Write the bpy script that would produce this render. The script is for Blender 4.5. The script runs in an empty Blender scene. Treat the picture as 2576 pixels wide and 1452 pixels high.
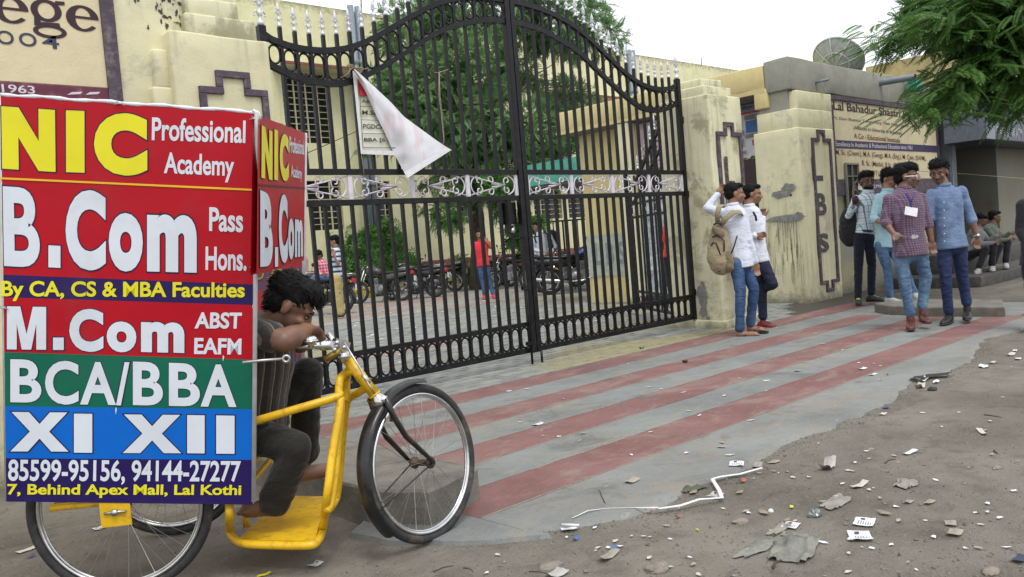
import bpy, bmesh, math, random
import numpy as np
from mathutils import Vector, Matrix, noise
random.seed(7); np.random.seed(7)
SC = bpy.context.scene
COL = SC.collection
# ------------------------------------------------------------------ camera
FPX, CX, CY = 2143.0, 1288.0, 726.0          # focal length and centre for a 2576 px wide picture
CAM_H = 1.2
roll, pitch, az = math.radians(4.7), math.radians(2.77), math.radians(46.7)
f0 = Vector((math.cos(az), math.sin(az), 0)); r0 = Vector((math.sin(az), -math.cos(az), 0)); u0 = Vector((0, 0, 1))
fw = f0*math.cos(pitch) - u0*math.sin(pitch); u1 = u0*math.cos(pitch) + f0*math.sin(pitch)
RT = r0*math.cos(roll) - u1*math.sin(roll); UP = r0*math.sin(roll) + u1*math.cos(roll)
CO = Vector((0, 0, CAM_H))
cd = bpy.data.cameras.new('camera'); cam = bpy.data.objects.new('camera', cd); COL.objects.link(cam)
cd.sensor_width = 36; cd.lens = 36*FPX/2576; cd.clip_end = 2000; cd.clip_start = 0.05
m = Matrix((RT, UP, -fw)).transposed().to_4x4(); m.translation = CO
cam.matrix_world = m
SC.camera = cam
# ------------------------------------------------------------------ sky, sun, exposure
w = bpy.data.worlds.new('World'); SC.world = w; w.use_nodes = True
nt = w.node_tree; nt.nodes.clear()
sky = nt.nodes.new('ShaderNodeTexSky'); sky.sky_type = 'NISHITA'; sky.sun_disc = False
SUN_EL, SUN_AZ = math.radians(62), math.radians(200)
sky.sun_elevation = SUN_EL; sky.sun_rotation = SUN_AZ; sky.dust_density = 4; sky.air_density = 1.2
hs = nt.nodes.new('ShaderNodeHueSaturation'); hs.inputs['Saturation'].default_value = 0.12
mixn = nt.nodes.new('ShaderNodeMix'); mixn.data_type = 'RGBA'; mixn.inputs[0].default_value = 0.72
mixn.inputs[7].default_value = (12.6, 13.0, 13.6, 1)
bg = nt.nodes.new('ShaderNodeBackground'); bg.inputs[1].default_value = 0.097
wo = nt.nodes.new('ShaderNodeOutputWorld')
nt.links.new(sky.outputs[0], hs.inputs['Color']); nt.links.new(hs.outputs[0], mixn.inputs[6])
nt.links.new(mixn.outputs[2], bg.inputs[0]); nt.links.new(bg.outputs[0], wo.inputs[0])
sl = bpy.data.lights.new('sun', 'SUN'); sl.energy = 1.25; sl.angle = math.radians(18); sl.color = (1, 0.97, 0.92)
so = bpy.data.objects.new('sun', sl); COL.objects.link(so)
sd = Vector((math.sin(SUN_AZ)*math.cos(SUN_EL), math.cos(SUN_AZ)*math.cos(SUN_EL), math.sin(SUN_EL)))
so.rotation_euler = sd.to_track_quat('Z', 'Y').to_euler()
SC.view_settings.view_transform = 'Standard'; SC.view_settings.look = 'None'
SC.view_settings.exposure = 0.4; SC.view_settings.gamma = 1.0; SC.view_settings.use_curve_mapping = False

# ------------------------------------------------------------------ layout maths (photo pixel -> point of the place)
def ray(x, y): return fw*FPX + RT*(x-CX) - UP*(y-CY)
def onplane(x, y, ax, v):
    d = ray(x, y); t = (v-CO[ax])/d[ax]; return CO + d*t
def PX(x, y, v): return onplane(x, y, 0, v)
def PY(x, y, v): return onplane(x, y, 1, v)
def PZ(x, y, v=0.0): return onplane(x, y, 2, v)
def PD(x, y, d): return CO + ray(x, y)*(d/FPX)

# ------------------------------------------------------------------ mesh helpers
class MB:
    def __init__(s): s.v = []; s.f = []; s.m = []; s.sm = []
    def add(s, vs, fs, mi=0, smooth=False):
        o = len(s.v); s.v += [tuple(p) for p in vs]; s.f += [tuple(i+o for i in q) for q in fs]
        s.m += [mi]*len(fs); s.sm += [smooth]*len(fs); return s
    def box(s, c, d, rot=None, mi=0):
        c = Vector(c); hx, hy, hz = d[0]/2, d[1]/2, d[2]/2
        vs = [Vector((x, y, z)) for x in (-hx, hx) for y in (-hy, hy) for z in (-hz, hz)]
        if rot is not None: vs = [rot @ p for p in vs]
        vs = [p+c for p in vs]
        return s.add(vs, [(0,1,3,2),(4,6,7,5),(0,4,5,1),(2,3,7,6),(0,2,6,4),(1,5,7,3)], mi)
    def bx(s, x0, x1, y0, y1, z0, z1, mi=0):
        return s.box(((x0+x1)/2, (y0+y1)/2, (z0+z1)/2), (abs(x1-x0), abs(y1-y0), abs(z1-z0)), None, mi)
    def bbx(s, x0, x1, y0, y1, z0, z1, b=0.01, mi=0):      # box with bevelled edges
        xs, ys, zs = (x0, x0+b, x1-b, x1), (y0, y0+b, y1-b, y1), (z0, z0+b, z1-b, z1)
        bm = bmesh.new(); bmesh.ops.create_cube(bm, size=1)
        for v in bm.verts: v.co = ((x0+x1)/2+v.co.x*(x1-x0), (y0+y1)/2+v.co.y*(y1-y0), (z0+z1)/2+v.co.z*(z1-z0))
        bmesh.ops.bevel(bm, geom=bm.edges[:], offset=b, segments=2, affect='EDGES', profile=0.6)
        bm.verts.index_update(); s.add([v.co.copy() for v in bm.verts], [tuple(v.index for v in f.verts) for f in bm.faces], mi); bm.free(); return s
    def tube(s, pts, r, n=8, mi=0, closed=False, cap=True, flat=None, smooth=True):
        pts = [Vector(p) for p in pts]; k = len(pts)
        rs = r if isinstance(r, (list, tuple)) else [r]*k
        vs = []; nrm = None
        for i, p in enumerate(pts):
            if closed: t = pts[(i+1) % k]-pts[i-1]
            else: t = pts[min(i+1, k-1)]-pts[max(i-1, 0)]
            if t.length < 1e-9: t = Vector((0, 0, 1))
            t.normalize()
            if nrm is None:
                a = Vector((0, 0, 1)) if abs(t.z) < 0.9 else Vector((0, 1, 0))
                nrm = (a - t*a.dot(t)).normalized()
            else:
                q = nrm - t*nrm.dot(t)
                nrm = q.normalized() if q.length > 1e-6 else nrm
            b = t.cross(nrm)
            for j in range(n):
                a = 2*math.pi*j/n + (math.pi/n if n == 4 else 0); c_, s_ = math.cos(a), math.sin(a)
                if flat: vs.append(p + nrm*c_*rs[i]*flat[0] + b*s_*rs[i]*flat[1])
                else: vs.append(p + (nrm*c_ + b*s_)*rs[i])
        fs = []
        for i in range(k if closed else k-1):
            i2 = (i+1) % k
            for j in range(n):
                j2 = (j+1) % n; fs.append((i*n+j, i*n+j2, i2*n+j2, i2*n+j))
        if cap and not closed: fs.append(tuple(range(n-1, -1, -1))); fs.append(tuple((k-1)*n+j for j in range(n)))
        return s.add(vs, fs, mi, smooth and n > 4)
    def capsule(s, a, b, ra, rb, n=10, mi=0):
        a, b = Vector(a), Vector(b); t = (b-a)
        if t.length < 1e-6: t = Vector((0, 0, 1e-3)); b = a+t
        t.normalize(); P = []; R = []
        for q in (-1, -.8, -.45): P.append(a + t*q*ra); R.append(max(ra*math.sqrt(max(0, 1-q*q)), ra*.12))
        P += [a, a.lerp(b, .5), b]; R += [ra, (ra+rb)/2, rb]
        for q in (.45, .8, 1): P.append(b + t*q*rb); R.append(max(rb*math.sqrt(max(0, 1-q*q)), rb*.12))
        return s.tube(P, R, n, mi)
    def ell(s, c, r, rot=None, nu=12, nv=8, mi=0):
        c = Vector(c); vs = []; fs = []
        for i in range(nv+1):
            th = math.pi*i/nv
            for j in range(nu):
                ph = 2*math.pi*j/nu
                p = Vector((r[0]*math.sin(th)*math.cos(ph), r[1]*math.sin(th)*math.sin(ph), r[2]*math.cos(th)))
                if rot is not None: p = rot @ p
                vs.append(c+p)
        for i in range(nv):
            for j in range(nu):
                j2 = (j+1) % nu; fs.append((i*nu+j, (i+1)*nu+j, (i+1)*nu+j2, i*nu+j2))
        return s.add(vs, fs, mi, True)
    def prism(s, poly, o, ux, uy, n, mi=0):     # polygon (2D) in frame, extruded by vector n
        o, ux, uy, n = Vector(o), Vector(ux), Vector(uy), Vector(n)
        a = [o+ux*p[0]+uy*p[1] for p in poly]; b = [p+n for p in a]; k = len(poly)
        fs = [tuple(range(k-1, -1, -1)), tuple(range(k, 2*k))]+[(i, (i+1) % k, k+(i+1) % k, k+i) for i in range(k)]
        return s.add(a+b, fs, mi)
    def lathe(s, prof, o, ax=Vector((0, 0, 1)), n=16, mi=0):
        o, ax = Vector(o), Vector(ax).normalized()
        pts = [o+ax*h for r, h in prof]; return s.tube(pts, [max(r, 1e-4) for r, h in prof], n, mi) if False else s._lathe(prof, o, ax, n, mi)
    def _lathe(s, prof, o, ax, n, mi):
        a = Vector((1, 0, 0)) if abs(ax.x) < .9 else Vector((0, 1, 0))
        e1 = (a-ax*a.dot(ax)).normalized(); e2 = ax.cross(e1); vs = []; fs = []; k = len(prof)
        for r, h in prof:
            for j in range(n):
                t = 2*math.pi*j/n; vs.append(o+ax*h+(e1*math.cos(t)+e2*math.sin(t))*max(r, 1e-4))
        for i in range(k-1):
            for j in range(n):
                j2 = (j+1) % n; fs.append((i*n+j, i*n+j2, (i+1)*n+j2, (i+1)*n+j))
        return s.add(vs, fs, mi, True)
    def loft(s, secs, n=14, mi=0, cap=True, pw=2.0):     # secs: (x, y, z, ry, rz) superellipse sections along x
        vs = []; fs = []; k = len(secs)
        for (x, y, z, ry, rz) in secs:
            for j in range(n):
                t = 2*math.pi*j/n; c_, s_ = math.cos(t), math.sin(t)
                vs.append((x, y+ry*math.copysign(abs(c_)**(2/pw), c_), z+rz*math.copysign(abs(s_)**(2/pw), s_)))
        for i in range(k-1):
            for j in range(n):
                j2 = (j+1) % n; fs.append((i*n+j, i*n+j2, (i+1)*n+j2, (i+1)*n+j))
        if cap: fs.append(tuple(range(n-1, -1, -1))); fs.append(tuple((k-1)*n+j for j in range(n)))
        return s.add(vs, fs, mi, True)
    def torus(s, c, R, r, ax=Vector((0, 1, 0)), n=40, m=8, mi=0, flat=None):
        c, ax = Vector(c), Vector(ax).normalized(); a = Vector((1, 0, 0)) if abs(ax.x) < .9 else Vector((0, 1, 0))
        e1 = (a-ax*a.dot(ax)).normalized(); e2 = ax.cross(e1); fx, fy = flat or (1, 1); vs = []; fs = []
        for i in range(n):
            t = 2*math.pi*i/n; d = e1*math.cos(t)+e2*math.sin(t)
            for j in range(m):
                q = 2*math.pi*j/m; vs.append(c+d*(R+r*fx*math.cos(q))+ax*r*fy*math.sin(q))
        for i in range(n):
            for j in range(m):
                fs.append((i*m+j, ((i+1) % n)*m+j, ((i+1) % n)*m+(j+1) % m, i*m+(j+1) % m))
        return s.add(vs, fs, mi, True)

OFF = {}
def wloc(o): return OFF.get(o.name, Vector((0, 0, 0)))
def setp(o, label=None, cat=None, group=None, kind=None):
    if label: o['label'] = label
    if cat: o['category'] = cat
    if group: o['group'] = group
    if kind: o['kind'] = kind
    return o
def mkmesh(name, mb, mats):
    me = bpy.data.meshes.new(name); me.from_pydata(mb.v, [], mb.f)
    for mm in (mats if isinstance(mats, (list, tuple)) else [mats]): me.materials.append(mm)
    me.polygons.foreach_set('material_index', mb.m); me.polygons.foreach_set('use_smooth', mb.sm); me.update()
    return me
def obj(name, mb, mats, parent=None, local=False, label=None, cat=None, group=None, kind=None, base=None):
    """world-coordinate mesh -> object; origin at the parent's (or base) point unless local"""
    off = Vector((0, 0, 0)) if local else (wloc(parent) if parent else (Vector(base) if base is not None else Vector((0, 0, 0))))
    if off.length > 0: mb.v = [(p[0]-off.x, p[1]-off.y, p[2]-off.z) for p in mb.v]
    me = mkmesh(name, mb, mats); o = bpy.data.objects.new(name, me); COL.objects.link(o)
    if parent: o.parent = parent; OFF[o.name] = wloc(parent).copy()
    else:
        o.location = off; OFF[o.name] = off.copy()
    return setp(o, label, cat, group, kind)
def thing(name, label, cat, loc=(0, 0, 0), group=None, rot=None):
    o = bpy.data.objects.new(name, None); COL.objects.link(o); o.location = loc; o.empty_display_size = .1
    if rot is not None: o.rotation_euler = rot
    OFF[o.name] = Vector(loc); return setp(o, label, cat, group)
def copy_tree(o, parent=None):
    c = o.copy(); COL.objects.link(c)
    if parent: c.parent = parent
    for ch in list(o.children): copy_tree(ch, c)
    return c
def relocal(o, loc, rotz=0, tilt=0):
    o.location = loc; o.rotation_euler = (tilt, 0, rotz)

# ------------------------------------------------------------------ materials
def newmat(name):
    mt = bpy.data.materials.new(name); mt.use_nodes = True; t = mt.node_tree
    return mt, t, t.nodes['Principled BSDF']
def N(t, kind, **kw):
    n = t.nodes.new(kind)
    for k, v in kw.items():
        if k.startswith('i_'):
            n.inputs[int(k[2:]) if k[2:].isdigit() else k[2:]].default_value = v
        else: setattr(n, k, v)
    return n
def mixc(t, fac, a, b, blend='MIX'):
    n = t.nodes.new('ShaderNodeMix'); n.data_type = 'RGBA'; n.blend_type = blend
    for sck, v in ((0, fac), (6, a), (7, b)):
        if hasattr(v, 'is_output') or isinstance(v, bpy.types.NodeSocket): t.links.new(v, n.inputs[sck])
        elif isinstance(v, (int, float)): n.inputs[sck].default_value = v
        else: n.inputs[sck].default_value = (v[0], v[1], v[2], 1)
    return n.outputs[2]
def mth(t, op, a, b=None, clamp=False):
    n = t.nodes.new('ShaderNodeMath'); n.operation = op; n.use_clamp = clamp
    for i, v in enumerate((a, b)):
        if v is None: continue
        if isinstance(v, bpy.types.NodeSocket): t.links.new(v, n.inputs[i])
        else: n.inputs[i].default_value = v
    return n.outputs[0]
def coord(t, scale=(1, 1, 1), world=False, rot=(0, 0, 0)):
    c = N(t, 'ShaderNodeTexCoord') if not world else N(t, 'ShaderNodeNewGeometry')
    mp = N(t, 'ShaderNodeMapping'); mp.inputs['Scale'].default_value = scale; mp.inputs['Rotation'].default_value = rot
    t.links.new(c.outputs['Position' if world else 'Object'], mp.inputs[0]); return mp.outputs[0]
def nz(t, vec, scale, detail=4, rough=.55, dist=0.0):
    n = N(t, 'ShaderNodeTexNoise'); n.inputs['Scale'].default_value = scale; n.inputs['Detail'].default_value = detail
    n.inputs['Roughness'].default_value = rough; n.inputs['Distortion'].default_value = dist
    t.links.new(vec, n.inputs['Vector']); return n.outputs['Fac']
def ramp(t, v, lo, hi):
    n = N(t, 'ShaderNodeMapRange'); n.inputs['From Min'].default_value = lo; n.inputs['From Max'].default_value = hi
    t.links.new(v, n.inputs['Value']); return n.outputs[0]
def bump(t, b, h, strength=.3, dist=.01):
    n = N(t, 'ShaderNodeBump'); n.inputs['Strength'].default_value = strength; n.inputs['Distance'].default_value = dist
    t.links.new(h, n.inputs['Height']); t.links.new(n.outputs[0], b.inputs['Normal'])
def simple(name, col, rough=.6, metal=0.0, var=.12, vs=12, bmp=0.0, bs=60, spec=.5, world=False, dirt=None, ds=3.0):
    mt, t, b = newmat(name); b.inputs['Roughness'].default_value = rough; b.inputs['Metallic'].default_value = metal
    b.inputs['Specular IOR Level'].default_value = spec
    v = coord(t, world=world); n1 = nz(t, v, vs)
    dark = [c*(1-var*2) for c in col]; lite = [min(1, c*(1+var)) for c in col]
    cc = mixc(t, ramp(t, n1, .3, .7), dark, lite)
    if dirt:
        n2 = nz(t, v, ds, 6, .65); cc = mixc(t, mth(t, 'MULTIPLY', ramp(t, n2, .52, .7), dirt[3] if len(dirt) > 3 else .6), cc, dirt[:3])
    t.links.new(cc, b.inputs['Base Color'])
    if bmp: bump(t, b, nz(t, v, bs, 4), bmp)
    rn = mth(t, 'ADD', mth(t, 'MULTIPLY', n1, .2), rough-.1); t.links.new(rn, b.inputs['Roughness'])
    return mt
def plaster(name, col, dirtc=(.16, .15, .11), amount=.6, topdirt=None, rough=.85, grey=0.0, greyc=(.3, .3, .28), streak=.5, basez=None, gscale=.9):
    """painted plaster: mottled paint, fine grain, vertical rain streaks, damp stains towards the top edge, scuffed patches"""
    mt, t, b = newmat(name); b.inputs['Roughness'].default_value = rough
    v = coord(t, world=True)
    n1 = nz(t, v, 1.3, 5, .6); n2 = nz(t, v, 9, 5, .6); n3 = nz(t, v, 70, 3)
    c = mixc(t, ramp(t, n1, .3, .72), [x*.84 for x in col], [min(1, x*1.07) for x in col])
    c = mixc(t, mth(t, 'MULTIPLY', ramp(t, n2, .45, .8), .35), c, [x*.7 for x in col])
    vs = coord(t, (14, 14, .55), world=True); st = nz(t, vs, 1.0, 4, .6)
    big = nz(t, v, .7, 3)
    stf = mth(t, 'MULTIPLY', mth(t, 'MULTIPLY', ramp(t, st, .52, .75), ramp(t, big, .42, .62)), streak)
    c = mixc(t, stf, c, dirtc)
    sp = nz(t, v, 28, 6, .75); c = mixc(t, mth(t, 'MULTIPLY', ramp(t, sp, .66, .72), amount), c, dirtc)
    g = N(t, 'ShaderNodeNewGeometry'); sx = N(t, 'ShaderNodeSeparateXYZ'); t.links.new(g.outputs['Position'], sx.inputs[0])
    if topdirt:      # (z0, z1): mould that grows down from the top edge
        zf = ramp(t, sx.outputs[2], topdirt[0], topdirt[1]); zz = mth(t, 'ADD', mth(t, 'MULTIPLY', zf, .5), mth(t, 'MULTIPLY', nz(t, v, 6, 6, .7), .62))
        c = mixc(t, mth(t, 'MULTIPLY', ramp(t, zz, .62, .78), .85), c, dirtc)
    if basez:
        zf = ramp(t, sx.outputs[2], basez, 0.0); zz = mth(t, 'ADD', mth(t, 'MULTIPLY', zf, .5), mth(t, 'MULTIPLY', nz(t, v, 7, 6, .7), .6))
        c = mixc(t, mth(t, 'MULTIPLY', ramp(t, zz, .6, .8), .75), c, [x*.9 for x in dirtc])
    if grey:
        c = mixc(t, mth(t, 'MULTIPLY', ramp(t, nz(t, v, gscale, 6, .7, .4), .62-.35*grey, .7-.3*grey), .9), c, greyc)
        c = mixc(t, mth(t, 'MULTIPLY', ramp(t, nz(t, v, 5, 6, .75), .55, .75), .5*grey), c, [x*.5 for x in greyc])
    t.links.new(c, b.inputs['Base Color'])
    bump(t, b, mth(t, 'ADD', mth(t, 'MULTIPLY', n3, .4), mth(t, 'ADD', n2, n1)), .35, .012)
    return mt
M = {}
M['cream'] = plaster('cream_painted_plaster', (.66, .62, .41), amount=.8, streak=.85, basez=.6, grey=.16, greyc=(.42, .40, .33), gscale=1.6)
M['cream_top'] = plaster('weathered_cream_plaster', (.66, .63, .43), amount=.9, streak=.9, basez=.5, grey=.34, greyc=(.33, .31, .2), gscale=2.5)
M['cream_clean'] = plaster('cream_board_paint', (.66, .58, .38), amount=.35, streak=.2)
M['facade'] = plaster('pale_yellow_facade', (.68, .65, .40), amount=.15, streak=.35, topdirt=(8.9, 9.9), dirtc=(.2, .19, .12))
M['yellow'] = plaster('ochre_yellow_plaster', (.60, .50, .24), amount=.4, streak=.6, topdirt=(3.5, 3.8))
M['greywall'] = plaster('bare_grey_cement', (.27, .262, .215), dirtc=(.07, .07, .06), amount=.8, grey=.45, greyc=(.30, .30, .26), gscale=1.5)
M['dirtywall'] = plaster('scuffed_yellow_grey_wall', (.40, .36, .20), dirtc=(.13, .13, .11), amount=.9, grey=.5, greyc=(.27, .27, .23), basez=.6)
M['cement'] = simple('fresh_cement_patch', (.22, .22, .21), .9, var=.18, vs=20, bmp=.4, bs=50, world=True)
M['purple'] = simple('purple_trim_paint', (.085, .06, .085), .75, var=.2, vs=18, bmp=.3, bs=70, world=True, dirt=(.3, .27, .24, .5), ds=14)
M['maroon'] = simple('maroon_paint', (.13, .02, .045), .6, var=.2, world=True, dirt=(.3, .2, .2, .4), ds=12)
M['plinthred'] = simple('brick_red_plinth_paint', (.24, .07, .06), .8, world=True)
M['black_iron'] = simple('black_gloss_gate_paint', (.004, .004, .006), .42, var=.3, bmp=.15, bs=40, spec=.3, world=True, dirt=(.06, .045, .035, .3), ds=20)
M['white_iron'] = simple('whitish_gate_paint', (.62, .58, .64), .5, var=.08, world=True, dirt=(.3, .3, .3, .35), ds=25)
M['silver'] = simple('aluminium_spear_paint', (.62, .62, .66), .42, .35, var=.08, world=True)
M['concrete'] = simple('worn_concrete', (.17, .158, .135), .9, var=.16, vs=7, bmp=.5, bs=45, world=True, dirt=(.16, .14, .11, .7), ds=5)
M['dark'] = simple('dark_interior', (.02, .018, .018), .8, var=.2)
M['brown'] = simple('dark_brown_door_paint', (.045, .022, .022), .6, var=.2, world=True)
M['rubber'] = simple('tyre_rubber', (.025, .025, .027), .75, var=.25, vs=30, bmp=.3, bs=120, dirt=(.16, .13, .1, .5), ds=12)
M['chrome'] = simple('dull_chrome', (.62, .62, .62), .22, 1.0, var=.1)
M['steel'] = simple('steel_spoke', (.5, .5, .5), .35, 1.0, var=.1)
M['tyel'] = simple('yellow_cycle_enamel', (.70, .42, .005), .38, var=.12, vs=5, bmp=.15, bs=30, dirt=(.2, .10, .03, .6), ds=24)
M['blackpaint'] = simple('black_enamel', (.012, .012, .014), .3, var=.2, dirt=(.1, .08, .06, .3), ds=16)
M['greypipe'] = simple('grey_plastic_pipe', (.19, .23, .27), .5, var=.1)
M['kerbyel'] = simple('kerb_yellow_paint', (.50, .36, .02), .8, world=True, dirt=(.2, .17, .1, .6), ds=8)
M['kerbblk'] = simple('kerb_black_paint', (.03, .03, .03), .8, world=True)
M['glass'] = simple('dark_window_glass', (.02, .02, .022), .2, var=.2)
M['grille'] = simple('cream_grille_paint', (.5, .47, .3), .6)
M['paper'] = simple('white_paper', (.66, .67, .70), .8, var=.05, dirt=(.45, .42, .38, .4), ds=30)
M['oldpaper'] = simple('dirty_paper', (.30, .27, .22), .9, var=.18, vs=30)
M['print'] = simple('dark_print', (.06, .06, .08), .8)
M['rope'] = simple('jute_string', (.36, .31, .2), .95, var=.2, vs=90)
M['bark'] = simple('bark', (.10, .075, .05), .95, var=.3, vs=14, bmp=.8, bs=24)
# ------------------------------------------------------------------ ground
def ground_mat():
    mt, t, b = newmat('trodden_dirt'); v = coord(t, world=True); b.inputs['Specular IOR Level'].default_value = .3
    n1 = nz(t, v, .8, 5, .6); n2 = nz(t, v, 5, 6, .65); n3 = nz(t, v, 40, 6, .7); n4 = nz(t, v, 160, 3)
    c = mixc(t, ramp(t, n1, .35, .68), (.135, .12, .098), (.24, .217, .182))
    c = mixc(t, mth(t, 'MULTIPLY', ramp(t, n2, .5, .72), .75), c, (.088, .074, .058))
    c = mixc(t, mth(t, 'MULTIPLY', ramp(t, n3, .54, .7), .7), c, (.27, .24, .20))
    c = mixc(t, mth(t, 'MULTIPLY', ramp(t, n4, .62, .7), .55), c, (.36, .33, .28))
    n5 = nz(t, coord(t, (1, 2.2, 1), True), 2.6, 7, .75, .8); c = mixc(t, mth(t, 'MULTIPLY', ramp(t, n5, .58, .68), .45), c, (.05, .04, .032))
    t.links.new(c, b.inputs['Base Color'])
    t.links.new(mth(t, 'SUBTRACT', 1.0, mth(t, 'MULTIPLY', ramp(t, n1, .3, .7), .35)), b.inputs['Roughness'])
    bump(t, b, mth(t, 'ADD', mth(t, 'MULTIPLY', n3, .5), mth(t, 'ADD', n2, mth(t, 'MULTIPLY', n4, .25))), .8, .03)
    return mt
M['dirt'] = ground_mat()
def conc_mat(name, a, b_, dust=(.30, .27, .22), df=.7):
    mt, t, b = newmat(name); v = coord(t, world=True)
    n1 = nz(t, v, 1.1, 6, .65, .3); n2 = nz(t, v, 6, 6, .7); n3 = nz(t, v, 90, 4, .6)
    c = mixc(t, ramp(t, n1, .35, .65), a, b_)
    c = mixc(t, mth(t, 'MULTIPLY', ramp(t, n2, .5, .75), .5), c, [x*.72 for x in a])
    n5 = nz(t, coord(t, (1, 1.7, 1), True), 1.7, 7, .7, .8); c = mixc(t, mth(t, 'MULTIPLY', ramp(t, n5, .5, .66), df), c, dust)
    c = mixc(t, mth(t, 'MULTIPLY', ramp(t, n3, .6, .72), .4), c, [x*1.35 for x in b_])
    c = mixc(t, mth(t, 'MULTIPLY', ramp(t, nz(t, v, 1.9, 8, .72, .5), .56, .64), .5), c, (.085, .08, .072))
    c = mixc(t, mth(t, 'MULTIPLY', ramp(t, nz(t, v, 55, 5, .7), .60, .66), .7), c, (.06, .055, .05))
    c = mixc(t, mth(t, 'MULTIPLY', ramp(t, nz(t, coord(t, (1, 3, 1), True), 14, 6, .75, .4), .60, .68), .55), c, (.36, .34, .30))
    t.links.new(c, b.inputs['Base Color']); b.inputs['Roughness'].default_value = .8
    t.links.new(mth(t, 'SUBTRACT', .95, mth(t, 'MULTIPLY', ramp(t, n1, .4, .6), .3)), b.inputs['Roughness'])
    bump(t, b, mth(t, 'ADD', n2, mth(t, 'MULTIPLY', n3, .5)), .35, .008); return mt
M['red_band'] = conc_mat('red_oxide_concrete', (.16, .072, .066), (.215, .108, .10), (.25, .19, .16), .75)
M['grey_band'] = conc_mat('grey_concrete', (.15, .157, .15), (.22, .232, .224), (.25, .225, .185), .75)
# dirt ground: fine grid near the camera with undulation, big skirt to the horizon
def gz(x, y):
    e = 0.0
    p = Vector((x, y, 0))
    a = .012*noise.noise(p*1.3)+.006*noise.noise(p*4.1)+.0025*noise.noise(p*13)
    return -.022 + a
EDGE = [(2.0, 3.45), (2.03, 3.2), (2.06, 3.03), (2.16, 2.80), (2.38, 2.62), (2.63, 2.51), (2.85, 2.36), (3.23, 2.41), (3.49, 2.36), (3.81, 2.38), (4.21, 2.45), (4.83, 2.41), (5.63, 2.40), (6.21, 2.55), (6.7, 2.45), (7.4, 2.5), (8.55, 2.80), (9.17, 2.65), (9.9, 2.72), (10.5, 2.95), (11.6, 3.1)]
mb = MB(); xs = [-1+.08*i for i in range(206)]; ys = [-2+.08*i for i in range(104)]
vs = [(x, y, gz(x, y)) for y in ys for x in xs]; nx = len(xs)
fs = [(j*nx+i, j*nx+i+1, (j+1)*nx+i+1, (j+1)*nx+i) for j in range(len(ys)-1) for i in range(nx-1)]
mb.add(vs, fs, 0, True)
X0, X1, Y0, Y1 = xs[0], xs[-1], ys[0], ys[-1]; B = 900
o = len(mb.v); mb.add([(X0, Y0, -.03), (X1, Y0, -.03), (X1, Y1, -.03), (X0, Y1, -.03), (-B, -B, -.03), (B, -B, -.03), (B, B, -.03), (-B, B, -.03)],
       [(4, 5, 1, 0), (5, 6, 2, 1), (6, 7, 3, 2), (7, 4, 0, 3)])
obj('dirt_ground', mb, M['dirt'], kind='structure')
# apron: striped bands of red and grey concrete, each a slab with a fine groove between
ap = thing('forecourt_apron', None, None, (6, 4, 0)); ap['kind'] = 'structure'; del_keys = []
ye = [2.9, 3.28, 3.65, 4.02, 4.42, 4.79, 5.21, 5.6]
def edge_y(x):
    pts = EDGE[5:]
    if x <= pts[0][0]: return pts[0][1]+(pts[0][0]-x)*.55
    for (a, b_), (c_, d_) in zip(pts, pts[1:]):
        if a <= x <= c_: return b_+(d_-b_)*(x-a)/(c_-a)
    return pts[-1][1]
def band(y0, y1, x0, x1, mt, z=0.0):
    mb = MB(); k = int((x1-x0)/.12)
    top0 = []; top1 = []; low = []
    for i in range(k+1):
        x = x0+(x1-x0)*i/k
        yy0 = y0 if y0 is not None else edge_y(x)+.05*noise.noise(Vector((x*5, 0, 0)))+.03*noise.noise(Vector((x*17, 3, 0)))
        w0 = .004*noise.noise(Vector((x*3, yy0, 1))); w1 = .004*noise.noise(Vector((x*3, y1, 5)))
        top0.append((x, yy0+w0+.004, z)); top1.append((x, y1+w1-.004, z)); low.append((x, yy0-(.05 if y0 is None else -.004), -.045))
    n_ = k+1; mb.add(top0+top1+low+[(p[0], p[1], -.045) for p in top1],
        [(i, i+1, n_+i+1, n_+i) for i in range(k)]+[(2*n_+i, 2*n_+i+1, i+1, i) for i in range(k)]+[(n_+i, n_+i+1, 3*n_+i+1, 3*n_+i) for i in range(k)]
        + [(0, n_, 3*n_, 2*n_), (k, 2*n_+k, 3*n_+k, n_+k)])
    obj('band', mb, mt, ap)
M['edge_band'] = conc_mat('dusty_edge_concrete', (.16, .163, .153), (.225, .23, .22), (.235, .20, .16), 1.0); band(None, ye[0], 2.42, 11.4, M['edge_band'])
for i in range(7): band(ye[i], ye[i+1], 2.42, 10.4 if i < 6 else 12.0, M['red_band'] if i % 2 == 0 else M['grey_band'])
mb = MB(); mb.bx(2.5, 11.9, 3.0, 5.59, -.05, -.008); obj('slab_bed', mb, M['grey_band'], ap)
M['sandline'] = simple('pale_sand_line', (.30, .26, .21), .95, var=.2, vs=40, world=True)
mb = MB()
for j, y0 in enumerate(ye[:-1]):
    x = 2.43
    while x < 10.3:
        L = random.uniform(.05, .25)
        if noise.noise(Vector((x*.9, y0*3, 2))) > -.25:
            w_ = .003+.006*abs(noise.noise(Vector((x*4, y0, 0)))); o1 = .004*noise.noise(Vector((x*7, y0, 4))); mb.add([(x, y0-w_, .0015), (x+L, y0-w_+o1, .0015), (x+L, y0+w_+o1, .0015), (x, y0+w_, .0015)], [(0, 1, 2, 3)])
        x += L
obj('sand_in_joints', mb, M['sandline'], ap, kind='stuff')
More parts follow.
